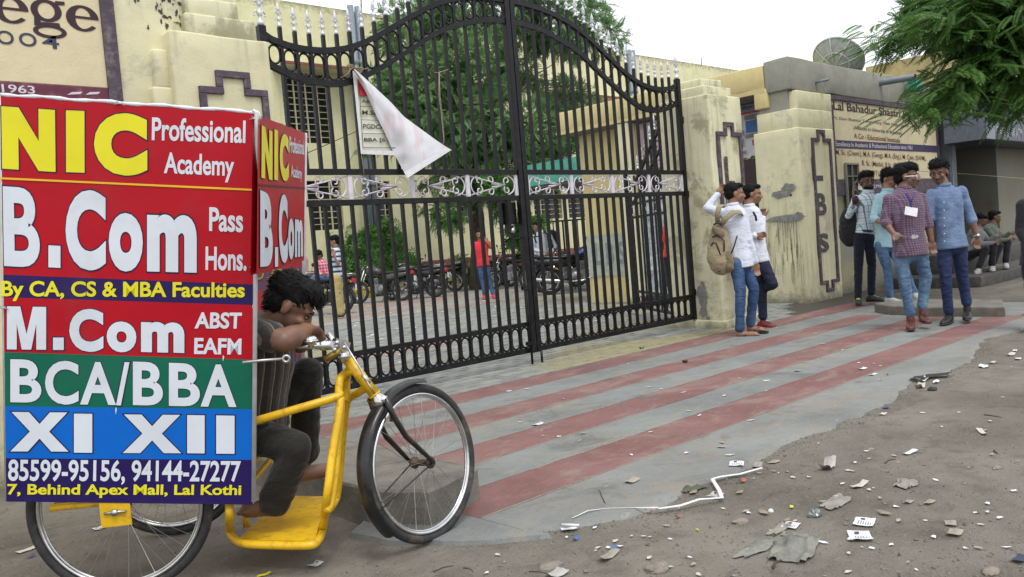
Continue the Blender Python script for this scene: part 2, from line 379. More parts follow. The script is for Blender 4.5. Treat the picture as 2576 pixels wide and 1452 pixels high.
# grey skirt of spilled cement around the near corner
mb = MB(); pts = [(2.45, 2.5), (2.2, 2.72), (2.02, 3.0), (1.98, 3.25), (2.1, 3.38), (2.45, 3.3)]
cen = Vector((2.35, 2.95, 0)); ring = []
for i in range(40):
    t_ = i/40*len(pts); a = Vector(pts[int(t_) % len(pts)]+(0,)); b_ = Vector(pts[(int(t_)+1) % len(pts)]+(0,)); p = a.lerp(b_, t_-int(t_)); p += (p-cen).normalized()*.04*noise.noise(p*6); ring.append(p)
mb.add([(cen.x, cen.y, -.0015)]+[(p.x, p.y, -.0015-.0) for p in ring]+[((p.x-cen.x)*1.05+cen.x, (p.y-cen.y)*1.05+cen.y, -.04) for p in ring],
       [(0, 1+i, 1+(i+1) % 40) for i in range(40)]+[(1+i, 41+i, 41+(i+1) % 40, 1+(i+1) % 40) for i in range(40)])
obj('cement_skirt', mb, M['grey_band'], ap)
# courtyard paving: zig-zag interlocking pavers
def paver_mat():
    mt, t, b = newmat('interlocking_paver'); v = coord(t, world=True)
    g = N(t, 'ShaderNodeNewGeometry'); oi = N(t, 'ShaderNodeObjectInfo'); rnd = mth(t, 'FRACT', mth(t, 'ADD', g.outputs['Random Per Island'], oi.outputs['Random']))
    n1 = nz(t, coord(t, (.35, 1, 1), True), .55, 3, .5)
    n2 = nz(t, coord(t, (.3, 1, 1), True), .42, 3, .5, 0); n3 = nz(t, v, 30, 5, .7)
    c = mixc(t, ramp(t, rnd, 0, 1), (.17, .178, .17), (.27, .278, .258))
    c = mixc(t, mth(t, 'MULTIPLY', ramp(t, n1, .56, .60), .6), c, (.31, .26, .10))
    c = mixc(t, mth(t, 'MULTIPLY', ramp(t, n2, .40, .36), .55), c, (.29, .145, .13))
    c = mixc(t, mth(t, 'MULTIPLY', ramp(t, nz(t, v, 1.6, 6, .7), .5, .7), .45), c, (.24, .21, .17))
    c = mixc(t, mth(t, 'MULTIPLY', ramp(t, n3, .5, .7), .35), c, (.1, .1, .095))
    t.links.new(c, b.inputs['Base Color']); b.inputs['Roughness'].default_value = .82; bump(t, b, n3, .3, .006); return mt
M['paver'] = paver_mat()
M['joint'] = simple('dirty_joint_sand', (.075, .065, .05), .95, world=True)
def far_paving():
    mt, t, b = newmat('distant_paving'); v = coord(t, world=True)
    br = N(t, 'ShaderNodeTexBrick'); br.inputs['Scale'].default_value = 1; br.inputs['Brick Width'].default_value = .25; br.inputs['Row Height'].default_value = .125
    br.inputs['Mortar Size'].default_value = .008; br.inputs['Color1'].default_value = (.23, .235, .22, 1); br.inputs['Color2'].default_value = (.31, .31, .29, 1); br.inputs['Mortar'].default_value = (.1, .09, .075, 1)
    t.links.new(v, br.inputs['Vector'])
    n1 = nz(t, coord(t, (.35, 1, 1), True), .55, 3, .5); n2 = nz(t, coord(t, (.3, 1, 1), True), .42, 3, .5)
    c = mixc(t, mth(t, 'MULTIPLY', ramp(t, n1, .56, .60), .6), br.outputs[0], (.31, .26, .10))
    c = mixc(t, mth(t, 'MULTIPLY', ramp(t, n2, .40, .36), .55), c, (.29, .145, .13))
    c = mixc(t, mth(t, 'MULTIPLY', ramp(t, nz(t, v, 1.6, 6, .7), .5, .7), .45), c, (.24, .21, .17))
    t.links.new(c, b.inputs['Base Color']); b.inputs['Roughness'].default_value = .8; return mt
cy = thing('courtyard_paving', None, None, (6, 7, 0)); cy['kind'] = 'structure'
mb = MB(); mb.bx(2.2, 14.0, 5.605, 14.2, -.05, -.012); obj('sand_bed', mb, M['joint'], cy)
mb = MB(); mb.bx(2.2, 60, 14.205, 24, -.05, 0); mb.bx(14.02, 60, 6.9, 14.2, -.05, 0); mb.bx(-12, 2.19, 6.6, 24, -.05, 0.0); obj('distant_paving', mb, far_paving(), cy)
PW, PH = .25, .125
def paver_outline(w, h):
    g = .003; z = .022; w -= 2*g; h -= 2*g
    return [(0, 0), (w*.25, -z*.0), (w*.5-.02, z*.9), (w*.5+.02, z*.9), (w*.75, 0), (w, 0), (w, h), (w*.75, h), (w*.5+.02, h+z*.9), (w*.5-.02, h+z*.9), (w*.25, h), (0, h)]
pm = MB(); po = paver_outline(PW, PH); k = len(po); ins = [(px*.97+.0035, py*.95+.003) for px, py in po]
pm.add([(p[0], p[1], 0) for p in ins]+[(p[0], p[1], -.006) for p in po]+[(p[0], p[1], -.02) for p in po], [tuple(range(k))]+[(i, k+i, k+(i+1) % k, (i+1) % k) for i in range(k)]+[(k+i, 2*k+i, 2*k+(i+1) % k, k+(i+1) % k) for i in range(k)])
pme = mkmesh('paver', pm, M['paver']); cnt = 0; rest = []
rows = int((14.15-5.61)/PH)
for r_ in range(rows):
    y = 5.61+r_*PH; xa = 3.0 if r_ < 11 else 2.35; xb = 9.3
    x = 2.35+(r_ % 2)*PW*.5
    while x < 13.9:
        vis = (pr_x := (Vector((x, y, 0))-CO)).dot(fw)
        px = CX+FPX*pr_x.dot(RT)/vis; py = CY-FPX*pr_x.dot(UP)/vis
        if 740 < px < 1980 and vis > 0:
            jz = random.uniform(-.003, .002)
            if cnt < 290 and 800 < px < 1760:
                p = bpy.data.objects.new('paver', pme); COL.objects.link(p); p.parent = cy
                p.location = (x-6, y-7, jz); p.rotation_euler = (random.uniform(-.01, .01), random.uniform(-.006, .006), random.uniform(-.01, .01)); cnt += 1
            else: rest.append((x, y, jz))
        x += PW
mb = MB()
tv = [(p[0], p[1], 0) for p in po]
for (x, y, jz) in rest:
    tx, ty = random.uniform(-.008, .008), random.uniform(-.006, .006)
    mb.add([(x+p[0], y+p[1], jz+p[0]*tx+p[1]*ty) for p in po]+[(x+p[0], y+p[1], -.018) for p in po], [tuple(range(k))]+[(i, k+i, k+(i+1) % k, (i+1) % k) for i in range(k)])
o = obj('distant_pavers', mb, M['paver'], cy, kind='stuff')
# kerb block by the left pillar, low concrete step on the right
def rough_block(name, poly, z0, z1, mt, label=None, cat=None, parent=None, jit=.012):
    mb = MB(); ring = []
    for i in range(len(poly)):
        a, b_ = Vector(poly[i]+(0,)), Vector(poly[(i+1) % len(poly)]+(0,)); q = max(2, int((b_-a).length/.06))
        for j in range(q): ring.append(a.lerp(b_, j/q))
    cen = sum(ring, Vector())/len(ring); k = len(ring); L = []
    for zz, sc in ((z0, 1.0), (z0*.4+z1*.6, 1.0), (z1-.012, .997), (z1, .975)):
        for p in ring:
            q = cen+(p-cen)*sc; nn = noise.noise_vector(Vector((q.x*9, q.y*9, zz*9)))*jit
            L.append((q.x+nn.x, q.y+nn.y, zz+nn.z*.4))
    L2 = [(cen.x+(p.x-cen.x)*.9+0, cen.y+(p.y-cen.y)*.9, z1+.004*noise.noise(p*9)) for p in ring]
    fs = [(r*k+i, r*k+(i+1) % k, (r+1)*k+(i+1) % k, (r+1)*k+i) for r in range(4) for i in range(k)]; fs.append(tuple(4*k+i for i in range(k)))
    mb.add(L+L2, fs, 0, False); return obj(name, mb, mt, parent, label=label, cat=cat, base=(cen.x, cen.y, 0) if parent is None else None)
rough_block('concrete_kerb_block', [(2.24, 3.02), (2.62, 3.12), (2.66, 4.0), (2.6, 4.9), (2.16, 4.9), (2.12, 3.9), (2.1, 3.3)], -.05, .155, M['concrete'], 'rough grey concrete kerb block beside the front wheel of the yellow tricycle', 'kerb block')
rough_block('concrete_step', [(10.25, 3.08), (11.1, 3.35), (11.25, 4.4), (10.8, 4.75), (10.45, 4.4), (10.25, 3.9)], -.04, .11, M['concrete'], 'low broken concrete kerb step under the feet of the men by the sign wall', 'kerb step')
M['tar'] = simple('black_muck', (.018, .016, .014), .5, var=.4, vs=40, bmp=.8, bs=60, world=True)
# ------------------------------------------------------------------ text helper
_tc = {}
def text2d(s, bold=0.0, spacing=1.0):
    key = (s, round(bold, 4), spacing)
    if key in _tc: return _tc[key]
    cu = bpy.data.curves.new('lettering', 'FONT'); cu.body = s; cu.size = 1; cu.offset = bold; cu.space_character = spacing; cu.resolution_u = 5; cu.fill_mode = 'FRONT'
    ob = bpy.data.objects.new('lettering', cu); COL.objects.link(ob)
    dg = bpy.context.evaluated_depsgraph_get(); me = bpy.data.meshes.new_from_object(ob.evaluated_get(dg))
    v = np.array([q.co[:] for q in me.vertices]) if len(me.vertices) else np.zeros((1, 3)); fs = [tuple(p.vertices) for p in me.polygons]
    bpy.data.objects.remove(ob); bpy.data.curves.remove(cu); bpy.data.meshes.remove(me)
    lo, hi = v.min(0), v.max(0); _tc[key] = (v, fs, lo, hi); return _tc[key]
def poly_letter(mb, pts, o, ux, uy, n, grow=.02, lift=.002):
    o, ux, uy, n = Vector(o), Vector(ux), Vector(uy), Vector(n); k = len(pts); asp = uy.length/ux.length
    G = []
    for i in range(k):
        a, b_, c = pts[i-1], pts[i], pts[(i+1) % k]; d1 = Vector((b_[0]-a[0], (b_[1]-a[1])*asp)).normalized(); d2 = Vector((c[0]-b_[0], (c[1]-b_[1])*asp)).normalized()
        n1, n2 = Vector((d1.y, -d1.x)), Vector((d2.y, -d2.x)); q = (n1+n2); q = q/max(.35, q.dot(n1)); G.append((b_[0]+q.x*grow, b_[1]+q.y*grow/asp))
    mb.add([o+ux*p[0]+uy*p[1]+n*lift*.5 for p in G], [tuple(range(k))], 1); mb.add([o+ux*p[0]+uy*p[1]+n*lift for p in pts], [tuple(range(k))], 0)
GLY = {'.': [(0, 0), (1, 0), (1, 1), (0, 1)], 'I': [(0, 0), (1, 0), (1, 1), (0, 1)], '/': [(0, 0), (.36, 0), (1, 1), (.64, 1)],
 'M': [(0, 0), (.25, 0), (.25, .60), (.38, 0), (.62, 0), (.75, .60), (.75, 0), (1, 0), (1, 1), (.66, 1), (.5, .36), (.34, 1), (0, 1)],
 'N': [(0, 0), (.31, 0), (.31, .52), (.68, 0), (1, 0), (1, 1), (.69, 1), (.69, .48), (.32, 1), (0, 1)],
 'X': [(0, 0), (.30, 0), (.5, .33), (.70, 0), (1, 0), (.665, .51), (.98, 1), (.68, 1), (.5, .70), (.32, 1), (.02, 1), (.335, .51)]}
def put_text(mb, s, o, ux, uy, n, bold=0.0, mi=0, lift=.002, outline=0, omi=1, spacing=1.0, box_from=None):
    """fit the string's ink box into the parallelogram o, o+ux, o+uy; lifted along n"""
    o, ux, uy, n = Vector(o), Vector(ux), Vector(uy), Vector(n)
    if outline and s in GLY: return poly_letter(mb, GLY[s], o, ux, uy, n, .0042/ux.length, lift)
    v, fs, lo, hi = text2d(s, bold, spacing); sx, sy = hi[0]-lo[0], hi[1]-lo[1]
    if outline:
        v2, f2, l2, h2 = text2d(s, bold+outline, spacing)
        mb.add([o+ux*((p[0]-lo[0])/sx)+uy*((p[1]-lo[1])/sy)+n*(lift*.5) for p in v2], f2, omi)
    mb.add([o+ux*((p[0]-lo[0])/sx)+uy*((p[1]-lo[1])/sy)+n*lift for p in v], fs, mi)
def flat_normals(mb, n): pass
# ------------------------------------------------------------------ gate pillars
def lumpy(mb, amp=.006, f=3.0):
    out = []
    for p in mb.v:
        q = Vector(p); nn = noise.noise_vector(q*f)*amp; out.append((q.x+nn.x, q.y+nn.y, q.z+nn.z))
    mb.v = out; return mb
def block_grid(mb, x0, x1, y0, y1, z0, z1, step=.12, mi=0, b=.018, amp=.007):
    """box with subdivided, rounded, slightly uneven faces (hand-plastered)"""
    bm = bmesh.new(); bmesh.ops.create_cube(bm, size=1)
    for v in bm.verts: v.co = ((x0+x1)/2+v.co.x*(x1-x0), (y0+y1)/2+v.co.y*(y1-y0), (z0+z1)/2+v.co.z*(z1-z0))
    bmesh.ops.bevel(bm, geom=bm.edges[:], offset=b, segments=2, affect='EDGES', profile=.5)
    for ax, (a, c) in enumerate(((x0, x1), (y0, y1), (z0, z1))):
        k = max(1, int((c-a)/step))
        for i in range(1, k):
            pv = Vector((0, 0, 0)); pv[ax] = a+(c-a)*i/k; nn = Vector((0, 0, 0)); nn[ax] = 1
            bmesh.ops.bisect_plane(bm, geom=bm.verts[:]+bm.edges[:]+bm.faces[:], plane_co=pv, plane_no=nn)
    for v in bm.verts:
        q = v.co.copy(); d = noise.noise_vector(q*2.3)*amp+noise.noise_vector(q*9)*amp*.35; v.co = q+d
    bm.verts.index_update(); mb.add([v.co.copy() for v in bm.verts], [tuple(v.index for v in f.verts) for f in bm.faces], mi, True); bm.free()
def trim_loop(mb, X0, X1, Z0, Z1, Yf, w_=.06, dep=.03, notch=.16, nh=.11, bottom=True, mi=0, open_bottom=False):
    """raised stepped border on a wall face at y = Yf looking to -Y"""
    def seg(xa, xb, za, zb): mb.bbx(xa, xb, Yf-dep, Yf+.02, za, zb, .006, mi)
    xm0, xm1 = X0+notch, X1-notch
    seg(X0, X0+w_, Z0+(nh if bottom else 0), Z1-nh); seg(X1-w_, X1, Z0+(nh if bottom else 0), Z1-nh)
    seg(X0+.001, xm0+w_, Z1-nh, Z1-nh+w_); seg(xm1-w_, X1-.001, Z1-nh, Z1-nh+w_)
    seg(xm0, xm0+w_-.001, Z1-nh+w_, Z1); seg(xm1-w_+.001, xm1, Z1-nh+w_, Z1)
    seg(xm0+.001, xm1-.001, Z1, Z1+w_)
    if bottom:
        seg(X0+.001, xm0+w_, Z0+nh-w_, Z0+nh-.001); seg(xm1-w_, X1-.001, Z0+nh-w_, Z0+nh-.001)
        seg(xm0, xm0+w_-.001, Z0+.001, Z0+nh-w_); seg(xm1-w_+.001, xm1, Z0+.001, Z0+nh-w_)
        seg(xm0+.001, xm1-.001, Z0-w_, Z0)
def patch(mb, cx, cz, rx, rz, fr, mi=0, seed=0, k=46, lift=.004, rag=.35):
    """ragged cement / flaked patch: fr maps (u, w, lift) to the wall"""
    ring = []
    for i in range(k):
        a = 2*math.pi*i/k; r = 1+rag*noise.noise(Vector((math.cos(a)*1.3, math.sin(a)*1.3, seed)))+rag*.5*noise.noise(Vector((math.cos(a)*4, math.sin(a)*4, seed+7)))+rag*.3*noise.noise(Vector((math.cos(a)*12, math.sin(a)*12, seed+9)))
        ring.append((cx+rx*r*math.cos(a), cz+rz*r*math.sin(a)))
    mb.add([fr(cx, cz, lift*1.2)]+[fr(u, w_, lift) for u, w_ in ring], [(0, 1+i, 1+(i+1) % k) for i in range(k)], mi)
def letter_strokes(mb, ch, x0, x1, z0, z1, Yf, mi=0):
    put_text(mb, ch, (x0, Yf, z0), (x1-x0, 0, 0), (0, 0, z1-z0), (0, -1, 0), .035, mi, .006)
M['lettergrey'] = simple('weathered_dark_letter_paint', (.06, .05, .07), .8, var=.3, vs=30, world=True, dirt=(.35, .33, .22, .75), ds=34)
M['yelline'] = simple('yellow_shadow_line', (.55, .48, .06), .8)

# right gate pillar
rp = thing('gate_pillar', 'cream stepped gate pillar with the letter L, behind the two students', 'pillar', (9.35, 6.1, 0))
mb = MB(); block_grid(mb, 8.99, 9.72, 5.82, 6.6, -.03, 2.86, amp=.012); block_grid(mb, 8.92, 9.80, 5.76, 6.66, -.03, .10, amp=.02)
obj('body', mb, M['cream_top'], rp)
mb = MB(); block_grid(mb, 9.04, 9.66, 5.90, 6.54, 2.85, 2.985, amp=.01); block_grid(mb, 9.12, 9.58, 5.98, 6.46, 2.98, 3.09, amp=.01); obj('stepped_cap', mb, M['cream_top'], rp)
mb = MB(); trim_loop(mb, 9.10, 9.66, .62, 2.47, 5.82, .055, .03, .17, .12); obj('purple_border', mb, M['purple'], rp)
mb = MB(); letter_strokes(mb, 'L', 9.24, 9.44, 1.72, 2.10, 5.812); obj('letter', mb, M['lettergrey'], rp)
mb = MB(); put_text(mb, 'L', (9.26, 5.812, 1.705), (.2, 0, 0), (0, 0, .38), (0, -1, 0), .02, 0, .003); obj('letter_shadow', mb, M['yelline'], rp)
mb = MB()
fx = lambda X_: (lambda u, w_, l: (X_-l, u, w_)); fyy = lambda Y_: (lambda u, w_, l: (u, Y_-l, w_))
c1 = PX(1768, 745, 8.98); patch(mb, c1.y, c1.z, .07, .16, fx(8.978), seed=2, lift=.006)
c1 = PX(1772, 800, 8.98); patch(mb, c1.y, c1.z+.08, .06, .06, fx(8.978), seed=5, lift=.006)
c1 = PX(1782, 800, 8.98); patch(mb, c1.y, c1.z-.01, .03, .035, fx(8.978), seed=8, lift=.006)
obj('flaked_cement', mb, M['cement'], rp)
# old torn poster on the pillar
mb = MB()
def torn(mb, x0, x1, z0, z1, Y_, seed, mi=0):
    k = 10; top = []; bot = []
    for i in range(k+1):
        u = i/k; top.append((x0+(x1-x0)*u, z1+.02*noise.noise(Vector((u*7, seed, 0))))); bot.append((x0+(x1-x0)*u, z0+.05*noise.noise(Vector((u*6, seed, 4)))))
    pts = [(p[0], Y_-.004-.008*abs(noise.noise(Vector((p[0]*20, p[1]*9, seed)))), p[1]) for p in top+bot]
    mb.add(pts, [(i, i+1, k+2+i, k+1+i) for i in range(k)], mi)
torn(mb, 9.22, 9.56, 1.32, 1.66, 5.805, 1)
M['poster_grey'] = simple('weathered_poster', (.42, .46, .48), .85, var=.25, vs=22, world=True, dirt=(.2, .24, .28, .8), ds=18)
o = obj('torn_poster', mb, M['poster_grey'], rp)
mb = MB(); mb.add([(9.27, 5.79, 1.55), (9.40, 5.78, 1.52), (9.42, 5.77, 1.66), (9.36, 5.765, 1.74), (9.29, 5.78, 1.68)], [(0, 1, 2, 3, 4)])
obj('torn_white_notice', mb, M['paper'], label='torn white notice held against the pillar by the student with the raised arm', cat='notice', base=(9.35, 5.78, 1.6))

# left gate pillar
lp = thing('gate_pillar', 'cream stepped gate pillar rising behind the red billboard, left of the gate', 'pillar', (2.8, 6.0, 0))
mb = MB(); block_grid(mb, 2.46, 3.20, 5.80, 6.55, -.03, 2.87, amp=.01); obj('body', mb, M['cream'], lp)
mb = MB(); block_grid(mb, 2.60, 3.13, 5.84, 6.5, 2.865, 3.02, amp=.008); block_grid(mb, 2.62, 3.02, 5.88, 6.44, 3.015, 3.15, amp=.008); obj('stepped_cap', mb, M['cream_top'], lp)
mb = MB(); block_grid(mb, 2.33, 2.47, 5.855, 6.5, -.03, 2.49, amp=.006); block_grid(mb, 2.36, 2.47, 5.87, 6.5, 2.485, 2.75, amp=.006); obj('stepped_shoulder', mb, M['cream'], lp)
mb = MB(); trim_loop(mb, 2.62, 3.14, .62, 2.57, 5.80, .05, .028, .13, .12); obj('purple_border', mb, M['purple'], lp)

# left wall with the painted college board
lw = thing('painted_wall', 'cream boundary wall with a college name board framed in dark purple, top left', 'wall', (1.0, 6.1, 0))
mb = MB(); block_grid(mb, -3.2, 2.68, 5.93, 6.25, -.03, 3.75, step=.25, amp=.006, b=.02); obj('wall', mb, M['cream'], lw)
YB = 5.93
mb = MB(); mb.bbx(-3.0, 2.06, YB-.012, YB+.01, 2.47, 4.2-.5, .004); obj('board', mb, M['cream_clean'], lw)
xa = PY(300, 240, YB).x
mb = MB(); mb.bbx(2.055, 2.145, YB-.03, YB+.01, 1.55, 3.74, .006); obj('upright_border', mb, M['purple'], lw)
mb = MB(); mb.bbx(-3.0, 2.054, YB-.022, YB+.01, 2.37, 2.468, .005); obj('date_band', mb, M['maroon'], lw)
# painted letters
M['sign_dark'] = simple('dark_plum_sign_paint', (.035, .012, .022), .7, var=.15, world=True)
M['sign_blue'] = simple('navy_sign_paint', (.04, .045, .085), .7, world=True)
def serif_e(mb, xc, zc, rx, rz, Y_):
    n = 28; out = []; inn = []
    a0, a1 = math.radians(-32), math.radians(360-4)
    P = []
    outer = [(xc+rx*math.cos(a0+(a1-a0)*i/n), zc+rz*math.sin(a0+(a1-a0)*i/n)) for i in range(n+1)]
    outer = [(xc+rx*math.cos(-t), zc+rz*math.sin(-t)) for t in [a0*-1+(math.radians(352)-(-a0))*i/n for i in range(n+1)]]
    vs = []; fs = []
    for i in range(n+1):
        t = math.radians(38)+(math.radians(360-2)-math.radians(38))*i/n     # clockwise from lower right round to the bar
        wx = .30+.26*abs(math.cos(t))*(1 if math.pi/2 < t < 3*math.pi/2 else .75)*min(1, i/5+.15)
        co_, si = math.cos(t), -math.sin(t)
        vs += [(xc+rx*co_, Y_, zc+rz*si), (xc+rx*co_*(1-wx), Y_, zc+rz*si*(1-wx*.62))]
    for i in range(n): fs.append((2*i, 2*i+1, 2*i+3, 2*i+2))
    mb.add(vs, fs)
    mb.add([(xc-rx*.6, Y_-.0004, zc-rz*.02), (xc+rx*.985, Y_-.0004, zc-rz*.02), (xc+rx*.985, Y_-.0004, zc+rz*.16), (xc-rx*.6, Y_-.0004, zc+rz*.16)], [(0, 1, 2, 3)])
def serif_g(mb, xc, zc, r, Y_):
    def ring(cx, cz, rx, rz, wx, wz, a=0, b_=360, k=32):
        vs = []; fs = []
        for i in range(k+1):
            t = math.radians(a+(b_-a)*i/k); vs += [(cx+rx*math.cos(t), Y_, cz+rz*math.sin(t)), (cx+(rx-wx)*math.cos(t), Y_, cz+(rz-wz)*math.sin(t))]
        for i in range(k): fs.append((2*i, 2*i+1, 2*i+3, 2*i+2))
        mb.add(vs, fs)
    ring(xc, zc, r*.92, r*.72, r*.42, r*.2); ring(xc+r*.1, zc-r*1.32, r*1.0, r*.45, r*.3, r*.2)
    mb.add([(xc-r*.75, Y_-.0003, zc-r*.42), (xc-r*.45, Y_-.0003, zc-r*.42), (xc-r*.35, Y_-.0003, zc-r*.98), (xc-r*.8, Y_-.0003, zc-r*1.02)], [(0, 1, 2, 3)])
    mb.add([(xc-r*.5, Y_-.0005, zc-r*.78), (xc+r*.7, Y_-.0005, zc-r*.72), (xc+r*.75, Y_-.0005, zc-r*.98), (xc-r*.5, Y_-.0005, zc-r*1.0)], [(0, 1, 2, 3)])
    mb.add([(xc+r*.5, Y_-.0007, zc+r*.42), (xc+r*1.15, Y_-.0007, zc+r*.5), (xc+r*1.15, Y_-.0007, zc+r*.72), (xc+r*.6, Y_-.0007, zc+r*.7)], [(0, 1, 2, 3)])
YL = YB-.0155
mb = MB()
for xpx in (262, 44):
    pass
p1, p2 = PY(213, 60, YL), PY(258, 60, YL)
e1 = PY(262/1.0*0+ (425/1.6133)/1.26708, (95/1.6133)/1.26708, YL)      # centre of the last e
rx_ = abs(PY((510/1.6133)/1.26708, 46, YL).x-PY((343/1.6133)/1.26708, 46, YL).x)/2; rz_ = abs(PY(208, (30/1.6133)/1.26708, YL).z-PY(208, (163/1.6133)/1.26708, YL).z)/2
serif_e(mb, e1.x, e1.z, rx_, rz_, YL)
g1 = PY((238/1.6133)/1.26708, (55/1.6133)/1.26708, YL); serif_g(mb, g1.x, g1.z, rx_*.98, YL)
e0 = PY((55/1.6133)/1.26708, (50/1.6133)/1.26708, YL); serif_e(mb, e0.x, e0.z, rx_, rz_, YL)
put_text(mb, 'Coll', (e0.x-rx_*8.2, YL, e0.z-rz_), (rx_*6.9, 0, 0), (0, 0, rz_*3.1), (0, -1, 0), .05, 0, 0)
obj('college_lettering', mb, M['sign_dark'], lw)
mb = MB()
pa, pb, pc = PY(84, 152*1452/1452*.0+160, YL), PY(148, 125, YL), PY(0, 95, YL)
za, zb = PY(120, (248/1.6133)/1.26708, YL).z, PY(120, (180/1.6133)/1.26708, YL).z
for s_, xl, xr in (('4', 215, 302), ('O', 98, 188), ('O', -15, 72), ('2', -120, -40), ('O', -225, -140), ('3', -330, -245)):
    a, b_ = PY((xl/1.6133)/1.26708, 100, YL).x, PY((xr/1.6133)/1.26708, 100, YL).x
    put_text(mb, s_, (a, YL, za), (b_-a, 0, 0), (0, 0, zb-za), (0, -1, 0), .012, 0, 0)
obj('pincode_lettering', mb, M['sign_blue'], lw)
mb = MB(); YL2 = YB-.0235
a = PY(5, 230, YL2); b_ = PY(88, 230, YL2)
put_text(mb, '1963', (a.x, YL2, 2.40), (b_.x-a.x, 0, 0), (0, 0, .05), (0, -1, 0), .012, 0, .001)
put_text(mb, 'Since', (a.x-.42, YL2, 2.40), (.3, 0, 0), (0, 0, .05), (0, -1, 0), .012, 0, .001)
for i, (px, s_) in enumerate(((190, 0), (235, 1))):
    q = PY(px, 240, YL2); mb.add([(q.x-.05, YL2-.001, q.z), (q.x+.03, YL2-.001, q.z+.01), (q.x+.045, YL2-.001, q.z+.025), (q.x-.02, YL2-.001, q.z+.02)], [(0, 1, 2, 3)])
obj('date_lettering', mb, M['white_iron'], lw)
M['mould'] = simple('black_mould', (.06, .055, .04), .95, var=.3, vs=60, world=True)
mb = MB()
for i in range(34):
    q = PY(min(random.gauss(450, 45), 500), random.gauss(28, 26), YB); patch(mb, q.x, q.z, random.uniform(.004, .018), random.uniform(.004, .024), fyy(YB-.001), seed=i, k=12, lift=.004, rag=1.0)
obj('mould_spots', mb, M['mould'], lw)

# LBS pillar (two faces visible, stepped shoulders on the left)
lb = thing('lettered_pillar', 'cream corner pillar with letters L B S and grey cement patches on its side', 'pillar', (12.55, 6.6, 0))
mb = MB(); block_grid(mb, 12.0, 13.12, 6.25, 7.0, -.03, 2.64, amp=.012)
block_grid(mb, 12.04, 13.16, 6.27, 6.95, 2.635, 2.925, amp=.01); block_grid(mb, 12.1, 13.2, 6.285, 6.85, 2.92, 3.2, amp=.01); obj('body', mb, M['cream'], lb)
mb = MB(); trim_loop(mb, 12.36, 12.98, .16, 2.56, 6.25, .055, .03, .19, .13); obj('purple_border', mb, M['purple'], lb)
mb = MB()
for ch, za, zb in (('L', 1.66, 2.13), ('B', .98, 1.42), ('S', .40, .80)):
    # positions from the photo
    pass
def letter_at(ch, cx_, ytop, ybot, wpx):
    a = PY(cx_-wpx/2, (ytop+ybot)/2, 6.24); b_ = PY(cx_+wpx/2, (ytop+ybot)/2, 6.24); t_ = PY(cx_, ytop, 6.24); u_ = PY(cx_, ybot, 6.24)
    letter_strokes(mb, ch, a.x, b_.x, u_.z, t_.z, 6.244)
letter_at('L', 2056, 392, 455, 26); letter_at('B', 2066, 486, 542, 26); letter_at('S', 2072, 587, 635, 26)
obj('letters', mb, M['lettergrey'], lb)
mb = MB(); fr = fx(11.99)
for (px, py, rx, rz, sd) in ((1965, 488, .17, .05, 3), (1985, 472, .1, .06, 4), (1972, 550, .33, .045, 6), (2005, 545, .14, .055, 9)):
    q = PX(px, py, 11.99); patch(mb, q.y, q.z, rx, rz, fr, seed=sd, lift=.008, rag=.5)
for i in range(9):
    q = PX(1955+i*6+random.uniform(-2, 2), 556, 11.99); L_ = random.uniform(.1, .45)
    mb.add([fr(q.y-.006, q.z, .006), fr(q.y+.006, q.z, .006), fr(q.y+.004, q.z-L_, .006), fr(q.y-.002, q.z-L_, .006)], [(0, 1, 2, 3)])
obj('cement_patches', mb, M['cement'], lb)
mb = MB(); q = PX(1990, 491, 11.98); mb.lathe([(.001, 0), (.017, 0), (.017, .004)], (11.972, q.y, q.z), Vector((-1, 0, 0)), 12); obj('hole', mb, M['dark'], lb)
M['streak'] = simple('thin_dark_drips', (.2, .18, .11), .9, var=.3, vs=30, world=True)
mb = MB()
for i in range(60):
    y_ = random.uniform(6.3, 6.95); z_ = random.uniform(.55, 1.25); L_ = random.uniform(.12, .5); w_ = random.uniform(.001, .0028)
    mb.add([fr(y_-w_, z_, .004), fr(y_+w_, z_, .004), fr(y_+w_*.6+random.uniform(-.01, .01), z_-L_, .004), fr(y_-w_*.6, z_-L_, .004)], [(0, 1, 2, 3)])
obj('drip_marks', mb, M['streak'], lb)

# ------------------------------------------------------------------ gatehouse building with the painted college sign
gh = thing('gatehouse', 'flat-roofed yellow and grey gatehouse that carries the long painted sign', 'building', (14.5, 8.5, 0))
mb = MB(); mb.bx(12.06, 17.93, 6.42, 6.9, -.03, 3.25); obj('street_wall', mb, M['dirtywall'], gh)
mb = MB(); block_grid(mb, 12.0, 18.0, 6.345, 6.75, 3.22, 3.70, step=.2, amp=.014); obj('grey_parapet', mb, M['greywall'], gh)
mb = MB(); block_grid(mb, 12.0, 12.32, 6.76, 11.1, 3.30, 3.66, step=.2, amp=.012); mb.bx(12.0, 17.93, 6.76, 11.1, 3.24, 3.32); block_grid(mb, 12.0, 12.30, 6.72, 6.95, 3.0, 3.3, amp=.01)
obj('yellow_fascia', mb, M['yellow'], gh)
M['soffit'] = simple('grey_mauve_soffit', (.20, .18, .19), .9, var=.1, world=True)
mb = MB(); mb.bx(12.01, 12.75, 6.96, 11.09, 3.235, 3.30); obj('soffit', mb, M['soffit'], gh)
mb = MB(); mb.bx(12.75, 17.93, 6.92, 11.0, -.03, 3.23); obj('inner_wall', mb, M['yellow'], gh)
mb = MB(); block_grid(mb, 12.02, 12.3, 9.45, 9.75, 0, 3.23, amp=.004); obj('cream_column', mb, M['cream'], gh)
